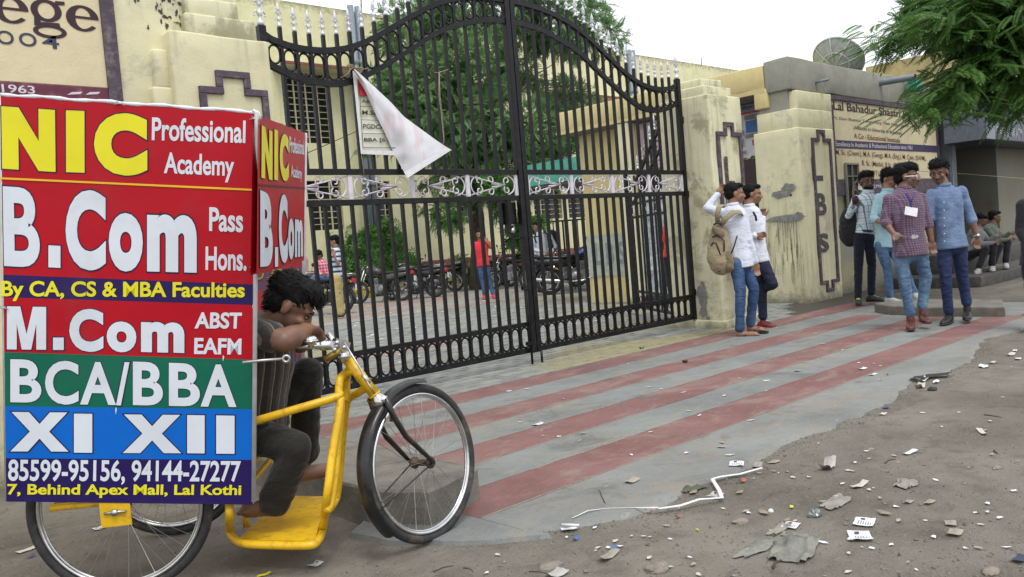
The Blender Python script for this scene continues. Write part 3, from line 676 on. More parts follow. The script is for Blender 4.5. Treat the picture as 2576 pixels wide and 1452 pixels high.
# wall of the far end, behind the bars
mb = MB(); mb.bx(12.45, 12.749, 10.0, 10.99, 0, 3.229); obj('end_wall', mb, M['yellow'], gh)
mb = MB(); mb.bx(12.43, 12.448, 10.06, 10.98, .5, 1.30); obj('notice_panel', mb, simple('grey_green_painted_panel', (.40, .42, .36), .8, world=True), gh)
mb = MB()
for ch, ya, yb in (('L', 10.80, 10.62), ('B', 10.52, 10.32), ('S', 10.24, 10.05)):
    put_text(mb, ch, (12.428, ya, .72), (0, yb-ya, 0), (0, 0, .42), (-1, 0, 0), .03, 0, .002)
obj('panel_letters', mb, simple('faded_grey_letter', (.22, .25, .25), .8), gh)
# brown panelled door under the poster
XD = 12.745
dz = lambda px, py, X_: PX(px, py, X_)
a = PX(1868, 392, XD); b_ = PX(1926, 770, XD)
dr = obj('door', MB().bx(XD-.03, XD, 7.0, 8.0, 0, 2.33), M['brown'], gh)
mb = MB()
for y_ in (7.18, 7.50, 7.82):
    for z0_, z1_ in ((.1, .75), (.85, 1.45), (1.55, 2.2)): mb.bbx(XD-.045, XD-.031, y_-.13, y_+.13, z0_, z1_, .006)
obj('door_panel', mb, M['brown'], dr)
mb = MB(); mb.bx(XD-.05, XD-.046, 7.0+.05, 7.3, 1.35, 1.7); mb.bx(XD-.05, XD-.046, 7.35, 7.6, 1.2, 1.5); obj('pasted_notice', mb, simple('grey_brown_notice', (.12, .10, .09), .8), dr)
# health poster
po_ = thing('wall_poster', 'large torn health poster with Hindi heading and blue box on the gatehouse wall', 'poster', (12.7, 7.5, 2.9))
tl, tr_ = PX(1846, 238, 13.1), PX(1915, 236, 13.1); bl_, br_ = PX(1848, 402, 13.1), PX(1922, 388, 13.1)
Xp = 12.70; ya_, yb_, zt, zb = PX(1840, 300, Xp).y, PX(1922, 300, Xp).y, 3.22, PX(1885, 400, Xp).z
M['poster_white'] = simple('printed_poster_paper', (.55, .55, .58), .6, var=.06, world=True)
M['poster_blue'] = simple('poster_blue', (.03, .12, .34), .6); M['poster_red'] = simple('poster_red', (.40, .05, .06), .6); M['poster_head'] = simple('poster_bluegrey', (.20, .24, .30), .6)
M['ink'] = simple('black_ink', (.03, .03, .035), .7)
mb = MB(); k = 14
vv = [(Xp-.012*math.sin(i*.9+2), ya_+(yb_-ya_)*i/k, zt+.01*math.sin(i)) for i in range(k+1)]+[(Xp-.02*math.sin(i*.9), ya_+(yb_-ya_)*i/k, zb+.05*(i/k)+.02*math.sin(i*1.7)) for i in range(k+1)]
mb.add(vv, [(i, i+1, k+2+i, k+1+i) for i in range(k)]); obj('sheet', mb, M['poster_white'], po_)
def on_poster(mb, u0_, u1_, w0, w1, mi=0, l=.024): mb.add([(Xp-l, ya_+(yb_-ya_)*u, zt+(zb-zt)*w_) for u, w_ in ((u0_, w1), (u1_, w1), (u1_, w0), (u0_, w0))], [(0, 1, 2, 3)], mi)
mb = MB(); on_poster(mb, 0.01, .99, .0, .13); obj('heading_band', mb, M['poster_head'], po_)
mb = MB(); on_poster(mb, .45, .98, .30, .52); on_poster(mb, .1, .32, .60, .75, l=.0245); obj('blue_box', mb, M['poster_blue'], po_)
mb = MB(); on_poster(mb, 0.01, .99, .131, .175); on_poster(mb, .08, .28, .26, .40); on_poster(mb, .62, .9, .66, .76); on_poster(mb, .985, .999, 0, .9, l=.025); obj('red_picture', mb, M['poster_red'], po_)
mb = MB()
def tx(mb, s, u0_, u1_, w0, w1, b=.02, l=.026, mi=0):
    put_text(mb, s, (Xp-l, ya_+(yb_-ya_)*u0_, zt+(zb-zt)*w1), (0, (yb_-ya_)*(u1_-u0_), 0), (0, 0, (zt-zb)*(w1-w0)), (-1, 0, 0), b, mi, .001)
try: tx(mb, 'तम्बाकू नियंत्रण कानून', .03, .97, .02, .115)
except Exception: pass
for i in range(5): on_poster(mb, .42, .85-.05*(i % 3), .2+.018*i, .208+.018*i, l=.026); on_poster(mb, .05, .4, .46+.02*i, .468+.02*i, l=.026); on_poster(mb, .4, .9, .545+.016*i, .552+.016*i, l=.026)
for i in range(3): on_poster(mb, .05, .42, .84+.022*i, .85+.022*i, l=.026)
obj('print', mb, M['ink'], po_)

# painted sign on the street wall
YS = 6.40
sg = thing('painted_sign', 'long hand-painted college sign on the cream wall behind the four men', 'sign', (15.5, YS, 2.4))
def S_(px, py, y=YS): return PY(px, py, y)
SX0, SX1 = S_(2092, 300).x, 17.75
mb = MB(); mb.bbx(SX0, SX1, YS-.02, YS+.03, 1.86, 3.14, .004); obj('board', mb, M['cream_clean'], sg)
mb = MB(); mb.bbx(SX0-.11, SX1+.1, YS-.05, YS+.03, 3.141, 3.219, .008); mb.bbx(SX0-.11, SX0-.001, YS-.045, YS+.03, 1.70, 3.06, .008); mb.bbx(SX1+.001, SX1+.1, YS-.045, YS+.03, 1.30, 3.06, .008); obj('border', mb, M['purple'], sg)
mb = MB(); zb0 = 2.37; mb.bbx(SX0+.001, SX1-.001, YS-.028, YS-.015, zb0, zb0+.13, .003); obj('motto_band', mb, simple('violet_band_paint', (.05, .035, .10), .7, world=True), sg)
mb = MB(); mb.bbx(SX0-.3, SX1+.1, YS-.028, YS+.02, 1.60, 1.855, .003); obj('contact_band', mb, M['purple'], sg)
def sign_text(mb, s, TL, BL, TR, bold=.012, mi=0, y=YS-.024, n=(0, -1, 0)):
    """TL, BL, TR: photo pixels of the line's top-left, bottom-left, top-right"""
    a, b_, c_ = PY(TL[0], TL[1], y), PY(BL[0], BL[1], y), PY(TR[0], TR[1], y)
    xx = a.x; put_text(mb, s, (xx, y, b_.z), (c_.x-xx, 0, c_.z-a.z), (0, 0, a.z-b_.z), n, bold, mi, .0015)
zc = lambda x, y: ((2500+x/3.2264)/1.26708, (250+y/3.2264)/1.26708)
mb = MB()
sign_text(mb, 'Lal Bahadur Shastri PG College', zc(500, 232), zc(500, 348), zc(1555, 370), .018)
obj('college_name_lettering', mb, M['sign_dark'], sg)
mb = MB(); sign_text(mb, 'Pt. Devi Shankar Tiwari Marg, Tilak Nagar, Jaipur - 302 004', zc(505, 388), zc(505, 428), zc(1420, 490), .0)
sign_text(mb, '(Affiliated to University of Rajasthan)', zc(712, 482), zc(712, 535), zc(1208, 545), .0)
obj('address_lettering', mb, M['sign_blue'], sg)
M['sign_maroon'] = simple('maroon_sign_paint', (.16, .035, .025), .75, world=True)
mb = MB(); sign_text(mb, 'A Co - Educational Institute', zc(715, 562), zc(715, 615), zc(1188, 615), 0.006)
obj('institute_lettering', mb, M['sign_maroon'], sg)
mb = MB(); sign_text(mb, 'M. Sc. (Chem.), M.A. (Geog), M.A. (Eng.), M. Com. (EAFM),', zc(528, 728), zc(528, 800), zc(1455, 800), .003)
sign_text(mb, 'B. Sc. (Maths), B.Sc. (Bio), B.Com, B.A.', zc(798, 842), zc(798, 910), zc(1380, 890), .003)
sign_text(mb, 'M.Sc. (IT), B.C.A., B.B.A., P.G.D.C.A.', zc(802, 940), zc(802, 1010), zc(1400, 975), .003)
obj('courses_lettering', mb, M['sign_maroon'], sg)
mb = MB(); put_text(mb, 'Excellence In Academic & Professional Education since 1961', (SX0+.01, YS-.03, zb0+.028), (3.1, 0, 0), (0, 0, .075), (0, -1, 0), .012, 0, .002)
put_text(mb, '2622793, 2622795', (SX0+1.1, YS-.03, 1.70), (1.2, 0, 0), (0, 0, .06), (0, -1, 0), .01, 0, .002)
obj('motto_lettering', mb, M['white_iron'], sg)
# small barred window with tangled wires in the sign
wn = thing('meter_window', 'small dark barred opening with tangled cables at the lower left of the painted sign', 'window', (13.9, YS, 1.8))
a, b_ = PY(2123, 415, YS-.02), PY(2163, 560, YS-.02)
x0_, x1_ = a.x, b_.x+.0
mb = MB(); mb.bx(x0_, x1_, YS-.034, YS-.03, 1.15, a.z); obj('opening', mb, M['dark'], wn)
mb = MB(); mb.bx(x0_, x1_, YS-.06, YS-.035, (a.z+1.72)/2-.008, (a.z+1.72)/2+.008); mb.bx((x0_+x1_)/2-.008, (x0_+x1_)/2+.008, YS-.06, YS-.036, 1.45, a.z)
for xx in (x0_, x1_): mb.bx(xx-.015, xx+.015, YS-.065, YS-.03, 1.15, a.z+.01)
mb.bx(x0_, x1_, YS-.065, YS-.03, a.z, a.z+.03); obj('frame', mb, M['greywall'], wn)
mb = MB(); mb.bbx(x0_+.05, x0_+.4, YS-.12, YS-.066, 1.25, 1.5, .01); obj('meter_box', mb, M['greypipe'], wn)
mb = MB()
for i in range(9):
    c = Vector((random.uniform(x0_+.1, x1_-.05), YS-.1, random.uniform(1.45, 1.75))); R_ = random.uniform(.05, .14)
    mb.tube([(c.x+R_*math.cos(t*.5+i)*random.uniform(.8, 1.2), c.y-.02*math.sin(t+i), c.z+R_*1.4*math.sin(t*.5+i)) for t in range(random.randint(6, 13))], .006, 5)
obj('cables', mb, simple('pale_cable', (.3, .28, .22), .7), wn)
mb = MB(); mb.add([(x0_+.25, YS-.13, 1.82), (x0_+.4, YS-.14, 1.84), (x0_+.42, YS-.12, 1.93), (x0_+.27, YS-.13, 1.92)], [(0, 1, 2, 3)]); mb.add([(x0_+.22, YS-.13, 1.68), (x0_+.38, YS-.14, 1.66), (x0_+.4, YS-.12, 1.76), (x0_+.25, YS-.13, 1.78)], [(0, 1, 2, 3)])
obj('stuffed_paper', mb, M['paper'], wn)
# pasted paper scraps + whitewash on the low wall
mb = MB()
for i in range(26):
    q = PY(random.uniform(2120, 2150), random.uniform(480, 620), 6.418); patch(mb, q.x, q.z, random.uniform(.015, .06), random.uniform(.02, .08), fyy(6.418), seed=i*3, k=14, rag=.9)
obj('scraped_poster_remains', mb, simple('scraped_paper', (.42, .42, .36), .9, world=True), gh)
# pipes on the parapet
mb = MB(); q = PY(2075, 203, 6.2); mb.tube([(q.x, 6.4, q.z), (q.x+.02, 6.15, q.z+.01)], .02, 10); mb.tube([(q.x+.1, 6.3, q.z-.02), (q.x+.08, 6.25, q.z-.12), (q.x+.02, 6.24, q.z-.16)], .008, 6)
obj('short_spout', mb, M['greypipe'], label='short grey spout stub on the grey parapet above the painted sign', cat='pipe', base=(q.x, 6.3, q.z))
mb = MB(); q = PY(2250, 201, 6.1); mb.tube([(q.x, 6.5, q.z), (q.x, 5.75, q.z-.02)], .055, 14, cap=False); mb.tube([(q.x, 6.5, q.z), (q.x, 5.76, q.z-.02)], .047, 14, cap=False)
obj('drain_pipe', mb, M['greypipe'], label='thick grey drain pipe sticking out of the parapet over the sign', cat='pipe', base=(q.x, 6.3, q.z))
q = PY(2292, 218, 6.25)
obj('plastic_tub', MB().bbx(q.x-.12, q.x+.12, 6.1, 6.28, q.z-.12, q.z+.12, .02), simple('turquoise_plastic', (.03, .35, .26), .5), label='small turquoise plastic patch hung at the end of the grey parapet', cat='plastic tub', base=(q.x, 6.2, q.z))
# satellite dish
dc = PD(2128, 158, 13.9)
dc = PD(2110, 147, 14.7); ds = thing('satellite_dish', 'large grey segmented satellite dish on the gatehouse roof', 'satellite dish', (dc.x, dc.y, 3.7))
axd = (Vector((-.12, -.55, .28))).normalized()*-1
mb = MB(); R_ = .46
ctr = PD(2110, 147, 14.7); R_ = .44; tow = (CO-ctr).normalized()
axd = (-tow*.62 + r0*.35+Vector((0, 0, .62))).normalized()     # we see its ribbed back
prof = [(R_*i/8, -.20*(1-(i/8)**2)) for i in range(9)]; mb.lathe(prof, ctr, axd, 32)
M['dish'] = simple('dull_grey_green_dish', (.33, .36, .34), .7, var=.12)
obj('reflector', mb, M['dish'], ds)
mb = MB(); e1_ = axd.cross(Vector((0, 0, 1))).normalized(); e2_ = axd.cross(e1_)
for i in range(8):
    t = math.pi*2*i/8; d = e1_*math.cos(t)+e2_*math.sin(t)
    mb.tube([ctr+d*(R_*j/6)+axd*(-.20*(1-(j/6)**2)-.012) for j in range(1, 7)], .011, 6)
for rr in (.5, .98):
    mb.torus(ctr+axd*(-.20*(1-rr**2)-.008), R_*rr, .012, axd, 32, 6)
obj('rib', mb, simple('pale_rib', (.45, .48, .45), .7), ds)
mb = MB(); mb.tube([ctr-axd*.2, (ctr.x, ctr.y+.05, 3.65)], .03, 8); mb.tube([ctr-axd*.15-e1_*.2, (ctr.x-.15, ctr.y+.1, 3.72)], .015, 6); mb.tube([ctr-axd*.15+e1_*.2, (ctr.x+.15, ctr.y+.1, 3.72)], .015, 6)
obj('mount', mb, M['greypipe'], ds)
# ------------------------------------------------------------------ college building behind (long yellow facade parallel to the street)
YF = 25.0
fb = thing('college_building', 'long pale yellow college building with barred windows behind the gate and the tree', 'building', (25, YF+2, 0))
WIN = []
def fwin(l, t, r, b): a, c = PY(l, t, YF), PY(r, b, YF); return (a.x, c.x, c.z, a.z)
wins = [fwin(705, 178, 838, 362), fwin(770, 455, 868, 577), (20.4, 22.2, 5.2, 7.4), (21.2, 22.4, 2.3, 3.95), (25.2, 26.9, 2.25, 3.9), (27.3, 29.0, 2.25, 3.9), (23.2, 24.1, 2.3, 3.9), (30.5, 32.0, 5.2, 7.2), (26.5, 28.2, 5.2, 7.4), (17.2, 18.0, 2.3, 3.9)]
wins = [(min(a, b), max(a, b), min(c, d), max(c, d)) for a, b, c, d in wins]
# wall as strips around the openings
def wall_with_holes(mb, x0, x1, z0, z1, y, holes, th=.3, mi=0):
    xs = sorted(set([x0, x1]+[h[0] for h in holes]+[h[1] for h in holes])); zs = sorted(set([z0, z1]+[h[2] for h in holes]+[h[3] for h in holes]))
    vs = [(x, y, z) for z in zs for x in xs]; nx_ = len(xs); fs = []
    for j in range(len(zs)-1):
        for i in range(nx_-1):
            cx_, cz_ = (xs[i]+xs[i+1])/2, (zs[j]+zs[j+1])/2
            if not any(h[0] < cx_ < h[1] and h[2] < cz_ < h[3] for h in holes): fs.append((j*nx_+i, j*nx_+i+1, (j+1)*nx_+i+1, (j+1)*nx_+i))
    mb.add(vs, fs, mi)
    for h in holes:
        a, b_, c, d = h; mb.add([(a, y, c), (b_, y, c), (b_, y, d), (a, y, d), (a, y+th, c), (b_, y+th, c), (b_, y+th, d), (a, y+th, d)], [(0, 4, 5, 1), (1, 5, 6, 2), (2, 6, 7, 3), (3, 7, 4, 0)], mi)
mb = MB(); wall_with_holes(mb, 6.0, 42, .9, 9.75, YF, wins); mb.bx(6, 42, YF+.31, YF+.4, 0, 9.7); mb.bx(6, 42, YF+.01, YF+8, 9.70, 9.78)
mb.bx(5.9, 6.0, YF, YF+8, 0, 9.8); mb.bx(42.0, 42.1, YF, YF+8, 0, 9.8)
obj('wall', mb, M['facade'], fb)
mb = MB(); mb.bx(6, 42, YF-.14, YF+.1, .55, .95); obj('red_plinth_band', mb, M['plinthred'], fb)
mb = MB(); mb.bx(6, 42, YF-.02, YF+.1, 0, .55); obj('plinth_wall', mb, M['facade'], fb)
for (a, b_, c, d) in wins:
    wn_ = obj('window', MB().bx(a, b_, YF+.2, YF+.22, c, d), M['glass'], fb)
    mb = MB()
    nbar = max(6, int((d-c)/.2))
    for i in range(nbar+1): z = c+(d-c)*i/nbar; mb.bx(a, b_, YF+.03, YF+.05, z-.011, z+.011)
    k = max(3, int((b_-a)/.36))
    for i in range(k+1): x = a+(b_-a)*i/k; mb.bx(x-.022, x+.022, YF+.02, YF+.06, c, d)
    obj('window_grille', mb, M['grille'], wn_)
a, b_, c, d = wins[0]
mb = MB(); mb.bx(a-.3, b_+1.2, YF-.75, YF+.02, d+.05, d+.13); o = obj('sunshade', mb, M['facade'], fb)
mb = MB(); mb.bx(a-.3, b_+1.2, YF-.8, YF-.751, d+.05, d+.14); obj('sunshade_lip', mb, M['plinthred'], o)
for (x0_, x1_, z_) in ((26, 32.5, 7.45), (20, 24, 7.45), (20.8, 29.4, 4.1)):
    mb = MB(); mb.bx(x0_, x1_, YF-.6, YF+.02, z_, z_+.08); o = obj('sunshade', mb, M['facade'], fb)
    obj('sunshade_lip', MB().bx(x0_, x1_, YF-.65, YF-.601, z_, z_+.09), M['plinthred'], o)
# rain pipes, antennas
for px, wr in ((908, .12), (925, .1), (1590, .09), (1600, .09)):
    q = PY(px, 300 if px < 1000 else 200, YF-.2); mb = MB(); mb.tube([(q.x, YF-.15, 0.1), (q.x, YF-.15, 9.9)], wr, 10)
    for z in (1.5, 3.7, 5.8, 7.9): mb.tube([(q.x, YF-.15, z), (q.x, YF-.15, z+.16)], wr*1.18, 10)
    obj('rain_pipe', mb, M['greypipe'], fb)
for px, py in ((1553, 105), (1563, 100), (1573, 106), (1763, 145), (905, -10), (960, 0)):
    q = PY(px, py, YF+.5); mb = MB(); mb.tube([(q.x, YF+.5, 9.7), (q.x+.05, YF+.5, max(10.3, q.z))], .03, 6); obj('steel_rod', mb, M['greypipe'], fb)
# door block and steel railing of the ramp
mb = MB(); xa, xb = 20.3, 24.5
for zz in (.75, 1.95): mb.tube([(xa, 20.5, zz), (xb, 19.6, zz+.05)], .03, 6)
rl = thing('ramp_railing', 'dark steel railing of upright bars on the ramp behind the parked motorcycles', 'railing', (22.4, 20, 0))
obj('rail', mb, M['black_iron'], rl)
for i in range(22):
    u = i/21; x, y = xa+(xb-xa)*u, 20.5-.9*u
    obj('upright', MB().tube([(x, y, 0 if i % 7 == 0 else .75), (x, y, 1.97)], .022 if i % 7 else .035, 6), M['black_iron'], rl)
# green-edged lower roof at the back right, white strip
lg = thing('canopy', 'low porch with a green painted fascia behind the right gate leaf', 'porch', (15.5, 15, 0))
a = PX(1322, 425, 15.2); c = PX(1602, 372, 15.2); e = PX(1602, 428, 15.2)
mb = MB(); mb.bx(15.2, 19, 11.3, a.y, e.z, c.z+.05); obj('fascia', mb, simple('sea_green_paint', (.07, .33, .25), .7, world=True), lg)
mb = MB(); mb.bx(15.3, 19, 11.4, a.y-.1, e.z-.06, e.z-.002); obj('soffit', mb, M['soffit'], lg)
mb = MB(); mb.bx(16.0, 19, 11.4, 12.6, 0, e.z-.062); obj('back_wall', mb, M['yellow'], lg)
obj('post', MB().bx(15.25, 15.55, 11.35, 11.65, 0, e.z-.062), M['cream'], lg); obj('post', MB().bx(18.3, 18.6, a.y-.6, a.y-.3, 0, e.z-.062), M['cream'], lg)
# no smoking board and galvanised door on the gatehouse side (seen through the right leaf)
ns = thing('notice_board', 'white no-smoking board with red Hindi lines seen through the right gate leaf', 'notice board', (12.2, 9.2, 2.9))
mb = MB(); mb.bx(12.30, 12.33, 8.55, 9.44, 2.38, 3.2); obj('panel', mb, simple('pinkish_white_board', (.55, .45, .47), .7, world=True), ns)
mb = MB(); mb.torus((12.29, 9.0, 2.98), .14, .014, Vector((1, 0, 0)), 28, 6); mb.tube([(12.285, 9.1, 3.08), (12.285, 8.9, 2.88)], .012, 6); obj('no_smoking_ring', mb, M['poster_red'], ns)
mb = MB()
for s_, z_ in (('धूम्रपान न करें', 2.7), ('संस्था में थूकना मना है', 2.58), ('कृपया शांति रखें', 2.46)):
    put_text(mb, s_, (12.298, 9.38, z_), (0, -.75, 0), (0, 0, .08), (-1, 0, 0), .01, 0, .002)
obj('red_print', mb, M['poster_red'], ns)
M['tin'] = simple('dented_galvanised_tin', (.46, .52, .55), .45, .3, var=.3, vs=9, bmp=.5, bs=16, world=True, dirt=(.25, .2, .18, .5), ds=6)
td = thing('tin_cabin', 'pale blue-grey tin guard cabin door seen through the right gate leaf', 'tin door', (12.2, 8.5, 0))
for i in range(3): obj('sheet', MB().bbx(12.20, 12.24, 8.0+i*.48, 8.47+i*.48, .14, 2.0, .008), M['tin'], td)
mb = MB()
for z_ in (.6, 1.1, 1.6): mb.bx(12.17, 12.199, 8.0, 9.43, z_-.02, z_+.02)
obj('batten', mb, M['tin'], td)
obj('sill', MB().bx(12.1, 12.3, 7.95, 9.44, 0, .13), M['brown'], td)
obj('window_band', MB().bx(12.2, 12.24, 8.0, 9.43, 2.02, 2.3), M['black_iron'], td)
# ochre block and terrace behind the right tree
ob_ = thing('rear_block', 'ochre rendered upper storey behind the satellite dish and the tree', 'building', (20, 7.5, 0))
obj('lower_storey', MB().bx(19.2, 30, 7.62, 8.1, 2.9, 3.6), M['yellow'], ob_)
obj('upper_storey', MB().bx(19.0, 30, 6.58, 8.22, 3.6, 4.52), simple('weathered_ochre', (.42, .34, .17), .9, var=.2, vs=3, world=True, dirt=(.2, .18, .12, .6), ds=2), ob_)
# ------------------------------------------------------------------ bank lobby on the far right, its colours darkened for tree shade
YA = 6.3
M['atmgrey'] = simple('blue_grey_panel', (.12, .135, .16), .6, var=.1, world=True, dirt=(.05, .05, .05, .5), ds=4)
bk = thing('bank_kiosk', 'dim bank kiosk with dark shutters and blue fascia, far right', 'building', (20, 7, 0))
mb = MB(); mb.bx(17.96, 18.35, 6.24, 8, -.03, 3.0); obj('side_pier', mb, M['atmgrey'], bk)
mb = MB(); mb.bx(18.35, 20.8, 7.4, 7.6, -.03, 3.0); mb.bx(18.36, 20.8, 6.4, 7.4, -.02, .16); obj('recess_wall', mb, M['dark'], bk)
for i in range(6): obj('shutter_panel', MB().bbx(18.40+i*.4, 18.76+i*.4, 7.25, 7.39, .2, 2.5, .02), simple('dark_shutter', (.022, .022, .026), .5) if i == 0 else bpy.data.materials['dark_shutter'], bk)
mb = MB(); mb.bx(20.8, 34, 6.25, 8, -.03, 2.56); obj('street_wall', mb, plaster('shade_darkened_scuffed_wall', (.22, .20, .14), dirtc=(.09, .09, .08), amount=.9, grey=.5, greyc=(.2, .2, .17), basez=.6), bk)  # scuffed wall with the shade under the tree put into its colour
mb = MB(); mb.bx(17.96, 34, 6.3, 8, 3.0, 3.58); mb.bx(18.35, 34, 6.3, 7.39, 2.56, 3.0); obj('lintel', mb, M['atmgrey'], bk)
mb = MB(); mb.bbx(17.76, 26.0, 5.5, 6.23, 2.5, 3.9, .02); fa = obj('fascia_box', mb, simple('navy_fascia', (.014, .024, .055), .4), bk)
mb = MB(); mb.bx(17.745, 17.759, 5.5, 6.23, 2.51, 3.89); mb.bx(17.76, 18.28, 5.48, 5.499, 2.51, 3.89); obj('logo_panel', mb, simple('grey_blue_panel', (.15, .17, .22), .4), fa)
mb = MB(); mb.torus((18.02, 5.47, 3.02), .12, .07, Vector((0, 1, 0)), 28, 6, flat=(1, .1)); mb.bx(18.0, 18.04, 5.462, 5.478, 2.82, 2.97); obj('round_logo', mb, simple('bank_blue', (.01, .04, .2), .4), fa)
mb = MB(); put_text(mb, 'STATE BANK ATM', (18.36, 5.498, 2.58), (1.62, 0, 0), (0, 0, .19), (0, -1, 0), .01, 0, .004); obj('fascia_lettering', mb, simple('grey_white_letter', (.36, .38, .39), .5), fa)
mb = MB(); q = PY(2390, 600, 6.1); mb.tube([(18.0, 6.2, .3), (18.0, 6.2, 2.48)], .02, 6); obj('conduit', mb, M['greypipe'], bk)
# plinth with seated men
pl_ = thing('stone_plinth', 'low dark stone plinth in front of the bank kiosk where men are sitting', 'plinth', (17, 5.5, 0))
rough = MB(); block_grid(rough, 14.35, 26, 4.62, 6.1, -.04, .15, step=.3, amp=.01); obj('step', rough, simple('dark_stone', (.07, .065, .06), .8, world=True, dirt=(.2, .18, .15, .5)), pl_)
mb = MB(); block_grid(mb, 15.2, 26, 5.3, 6.1, .14, .47, step=.3, amp=.01); obj('seat_ledge', mb, bpy.data.materials['dark_stone'], pl_)
mb = MB(); a, b_ = PD(2432, 438, 12.2), PD(2590, 451, 9); mb.tube([PD(2290, 430, 14.5)+Vector((0, 0, -.0)), a, b_], .004, 5); obj('wire', mb, M['rope'], label='thin pale cord stretched across behind the heads of the right-hand men', cat='cord', base=tuple(a))
# kerbs along the planted strip (yellow and black blocks)
kb = thing('painted_kerb', 'row of yellow and black painted kerb blocks behind the parked motorcycles', 'kerb', (20, 22.6, 0))
x = 9.0; i = 0
while x < 34:
    obj('kerb_block', MB().bbx(x, x+.88, 22.45, 22.7, 0, .32, .03), M['kerbyel'] if i % 2 == 0 else M['kerbblk'], kb); x += .9; i += 1
obj('planting_soil', MB().bx(8, 40, 22.7, 24.9, -.04, .24), M['dirt'], kind='structure')
# ------------------------------------------------------------------ main gate: two leaves
YG = 6.2
UPP = [(0, 3.07), (.08, 3.01), (.22, 2.97), (.39, 2.95), (.58, 2.955), (.76, 2.985), (.9, 3.03), (1.04, 3.09), (1.18, 3.165), (1.38, 3.28), (1.64, 3.42), (1.8, 3.50), (1.98, 3.565), (2.2, 3.62), (2.45, 3.655), (2.73, 3.67)]
LOW = [(0, 2.83), (.11, 2.785), (.25, 2.73), (.42, 2.695), (.61, 2.685), (.8, 2.71), (.93, 2.76), (1.12, 2.85), (1.3, 2.95), (1.53, 3.08), (1.77, 3.22), (1.93, 3.295), (2.1, 3.35), (2.35, 3.42), (2.55, 3.45), (2.73, 3.46)]
def itp(tb, u):
    u = max(0, min(tb[-1][0], u))
    for i in range(len(tb)-1):
        if tb[i][0] <= u <= tb[i+1][0]:
            p0, p1 = tb[max(0, i-1)][1], tb[i][1]; p2, p3 = tb[i+1][1], tb[min(len(tb)-1, i+2)][1]; t = (u-tb[i][0])/(tb[i+1][0]-tb[i][0])
            return .5*((2*p1)+(-p0+p2)*t+(2*p0-5*p1+4*p2-p3)*t*t+(-p0+3*p1-3*p2+p3)*t**3)*.5+.5*(p1+(p2-p1)*t)
    return tb[-1][1]
def spear_mesh(s=1.0):
    mb = MB(); prof = [(.014, 0), (.02, .005), (.02, .02), (.011, .028), (.009, .05), (.018, .062), (.009, .075), (.008, .10), (.016, .108), (.008, .118), (.014, .13), (.017, .145), (.010, .175), (.001, .205)]
    mb.lathe([(r*s, h*s) for r, h in prof], (0, 0, 0), Vector((0, 0, 1)), 8)
    for sg in (-1, 1):
        for z_, r_ in ((.05, .022), (.105, .018)):
            mb.tube([(sg*(.006+r_*q*1.1)*s, 0, (z_+r_*1.5*math.sin(q*2.6)-r_*.4*q)*s) for q in (0, .3, .6, .85, 1.0)], [.007*s, .006*s, .006*s, .005*s, .003*s], 5, flat=(1, .7))
            mb.ell((sg*(.006+r_*1.1)*s, 0, (z_+.001)*s), (.0055*s, .004*s, .0055*s), nu=6, nv=4)
    return mb
spear_me = mkmesh('spearhead', spear_mesh(1.0), M['silver'])
bigspear_me = mkmesh('post_finial', spear_mesh(1.55), M['silver'])
def scroll_unit(x0, x1, z0, z1, side):
    """S-scrolls either side of a diagonal cross, painted white"""
    mb = MB(); w_ = x1-x0; h = z1-z0; y = YG
    def S(u, v): return (x0+w_*u, y, z0+h*v)
    def spiral(c, R, a0, turns, dirn, tail):
        pts = [tail] if tail else []
        k = 16
        for i in range(k+1):
            t = i/k; a = a0+dirn*turns*2*math.pi*t; r = R*(1-.72*t); pts.append((c[0]+r*math.cos(a), y, c[2]+r*math.sin(a)))
        return pts
    r_ = .0065
    R1 = h*.235
    for (u, v, a0, d, tail) in ((.20, .72, math.radians(300), 1, S(.98, .04)), (.20, .28, math.radians(60), -1, S(.98, .96)),
                             (.80, .72, math.radians(240), -1, None), (.80, .28, math.radians(120), 1, None),
                             (.56, .80, math.radians(250), -1, S(.30, .52)), (.56, .20, math.radians(110), 1, S(.30, .48))):
        pts = spiral(S(u, v), R1, a0, .95, d, tail)
        if side < 0: pts = [(x0+x1-p[0], p[1], p[2]) for p in pts]
        mb.tube(pts, r_, 6, flat=(1, 1))
    pts = [S(.86, .5+.5*math.sin(a)) if False else (x0+w_*(.80+.17*math.cos(a)), y, z0+h*(.5+.47*math.sin(a))) for a in [math.radians(-85+170*i/10) for i in range(11)]]
    if side < 0: pts = [(x0+x1-p[0], p[1], p[2]) for p in pts]
    mb.tube(pts, r_, 6)
    pts = [(x0+w_*(.20-.17*math.cos(a)), y, z0+h*(.5+.47*math.sin(a))) for a in [math.radians(-85+170*i/10) for i in range(11)]]
    if side < 0: pts = [(x0+x1-p[0], p[1], p[2]) for p in pts]
    mb.tube(pts, r_, 6)
    return mb
def oval(mb, xc, hw, z0, z1, y):
    r = hw; pts = []
    k = 6
    for i in range(k+1): a = math.pi*i/k; pts.append((xc+r*math.cos(a), y, z1-r*1.15+r*1.15*math.sin(a)))
    for i in range(k+1): a = math.pi+math.pi*i/k; pts.append((xc+r*math.cos(a), y, z0+r*1.15+r*1.15*math.sin(a)))
    mb.tube(pts, .0075, 6, closed=True, flat=(1, 1.3))
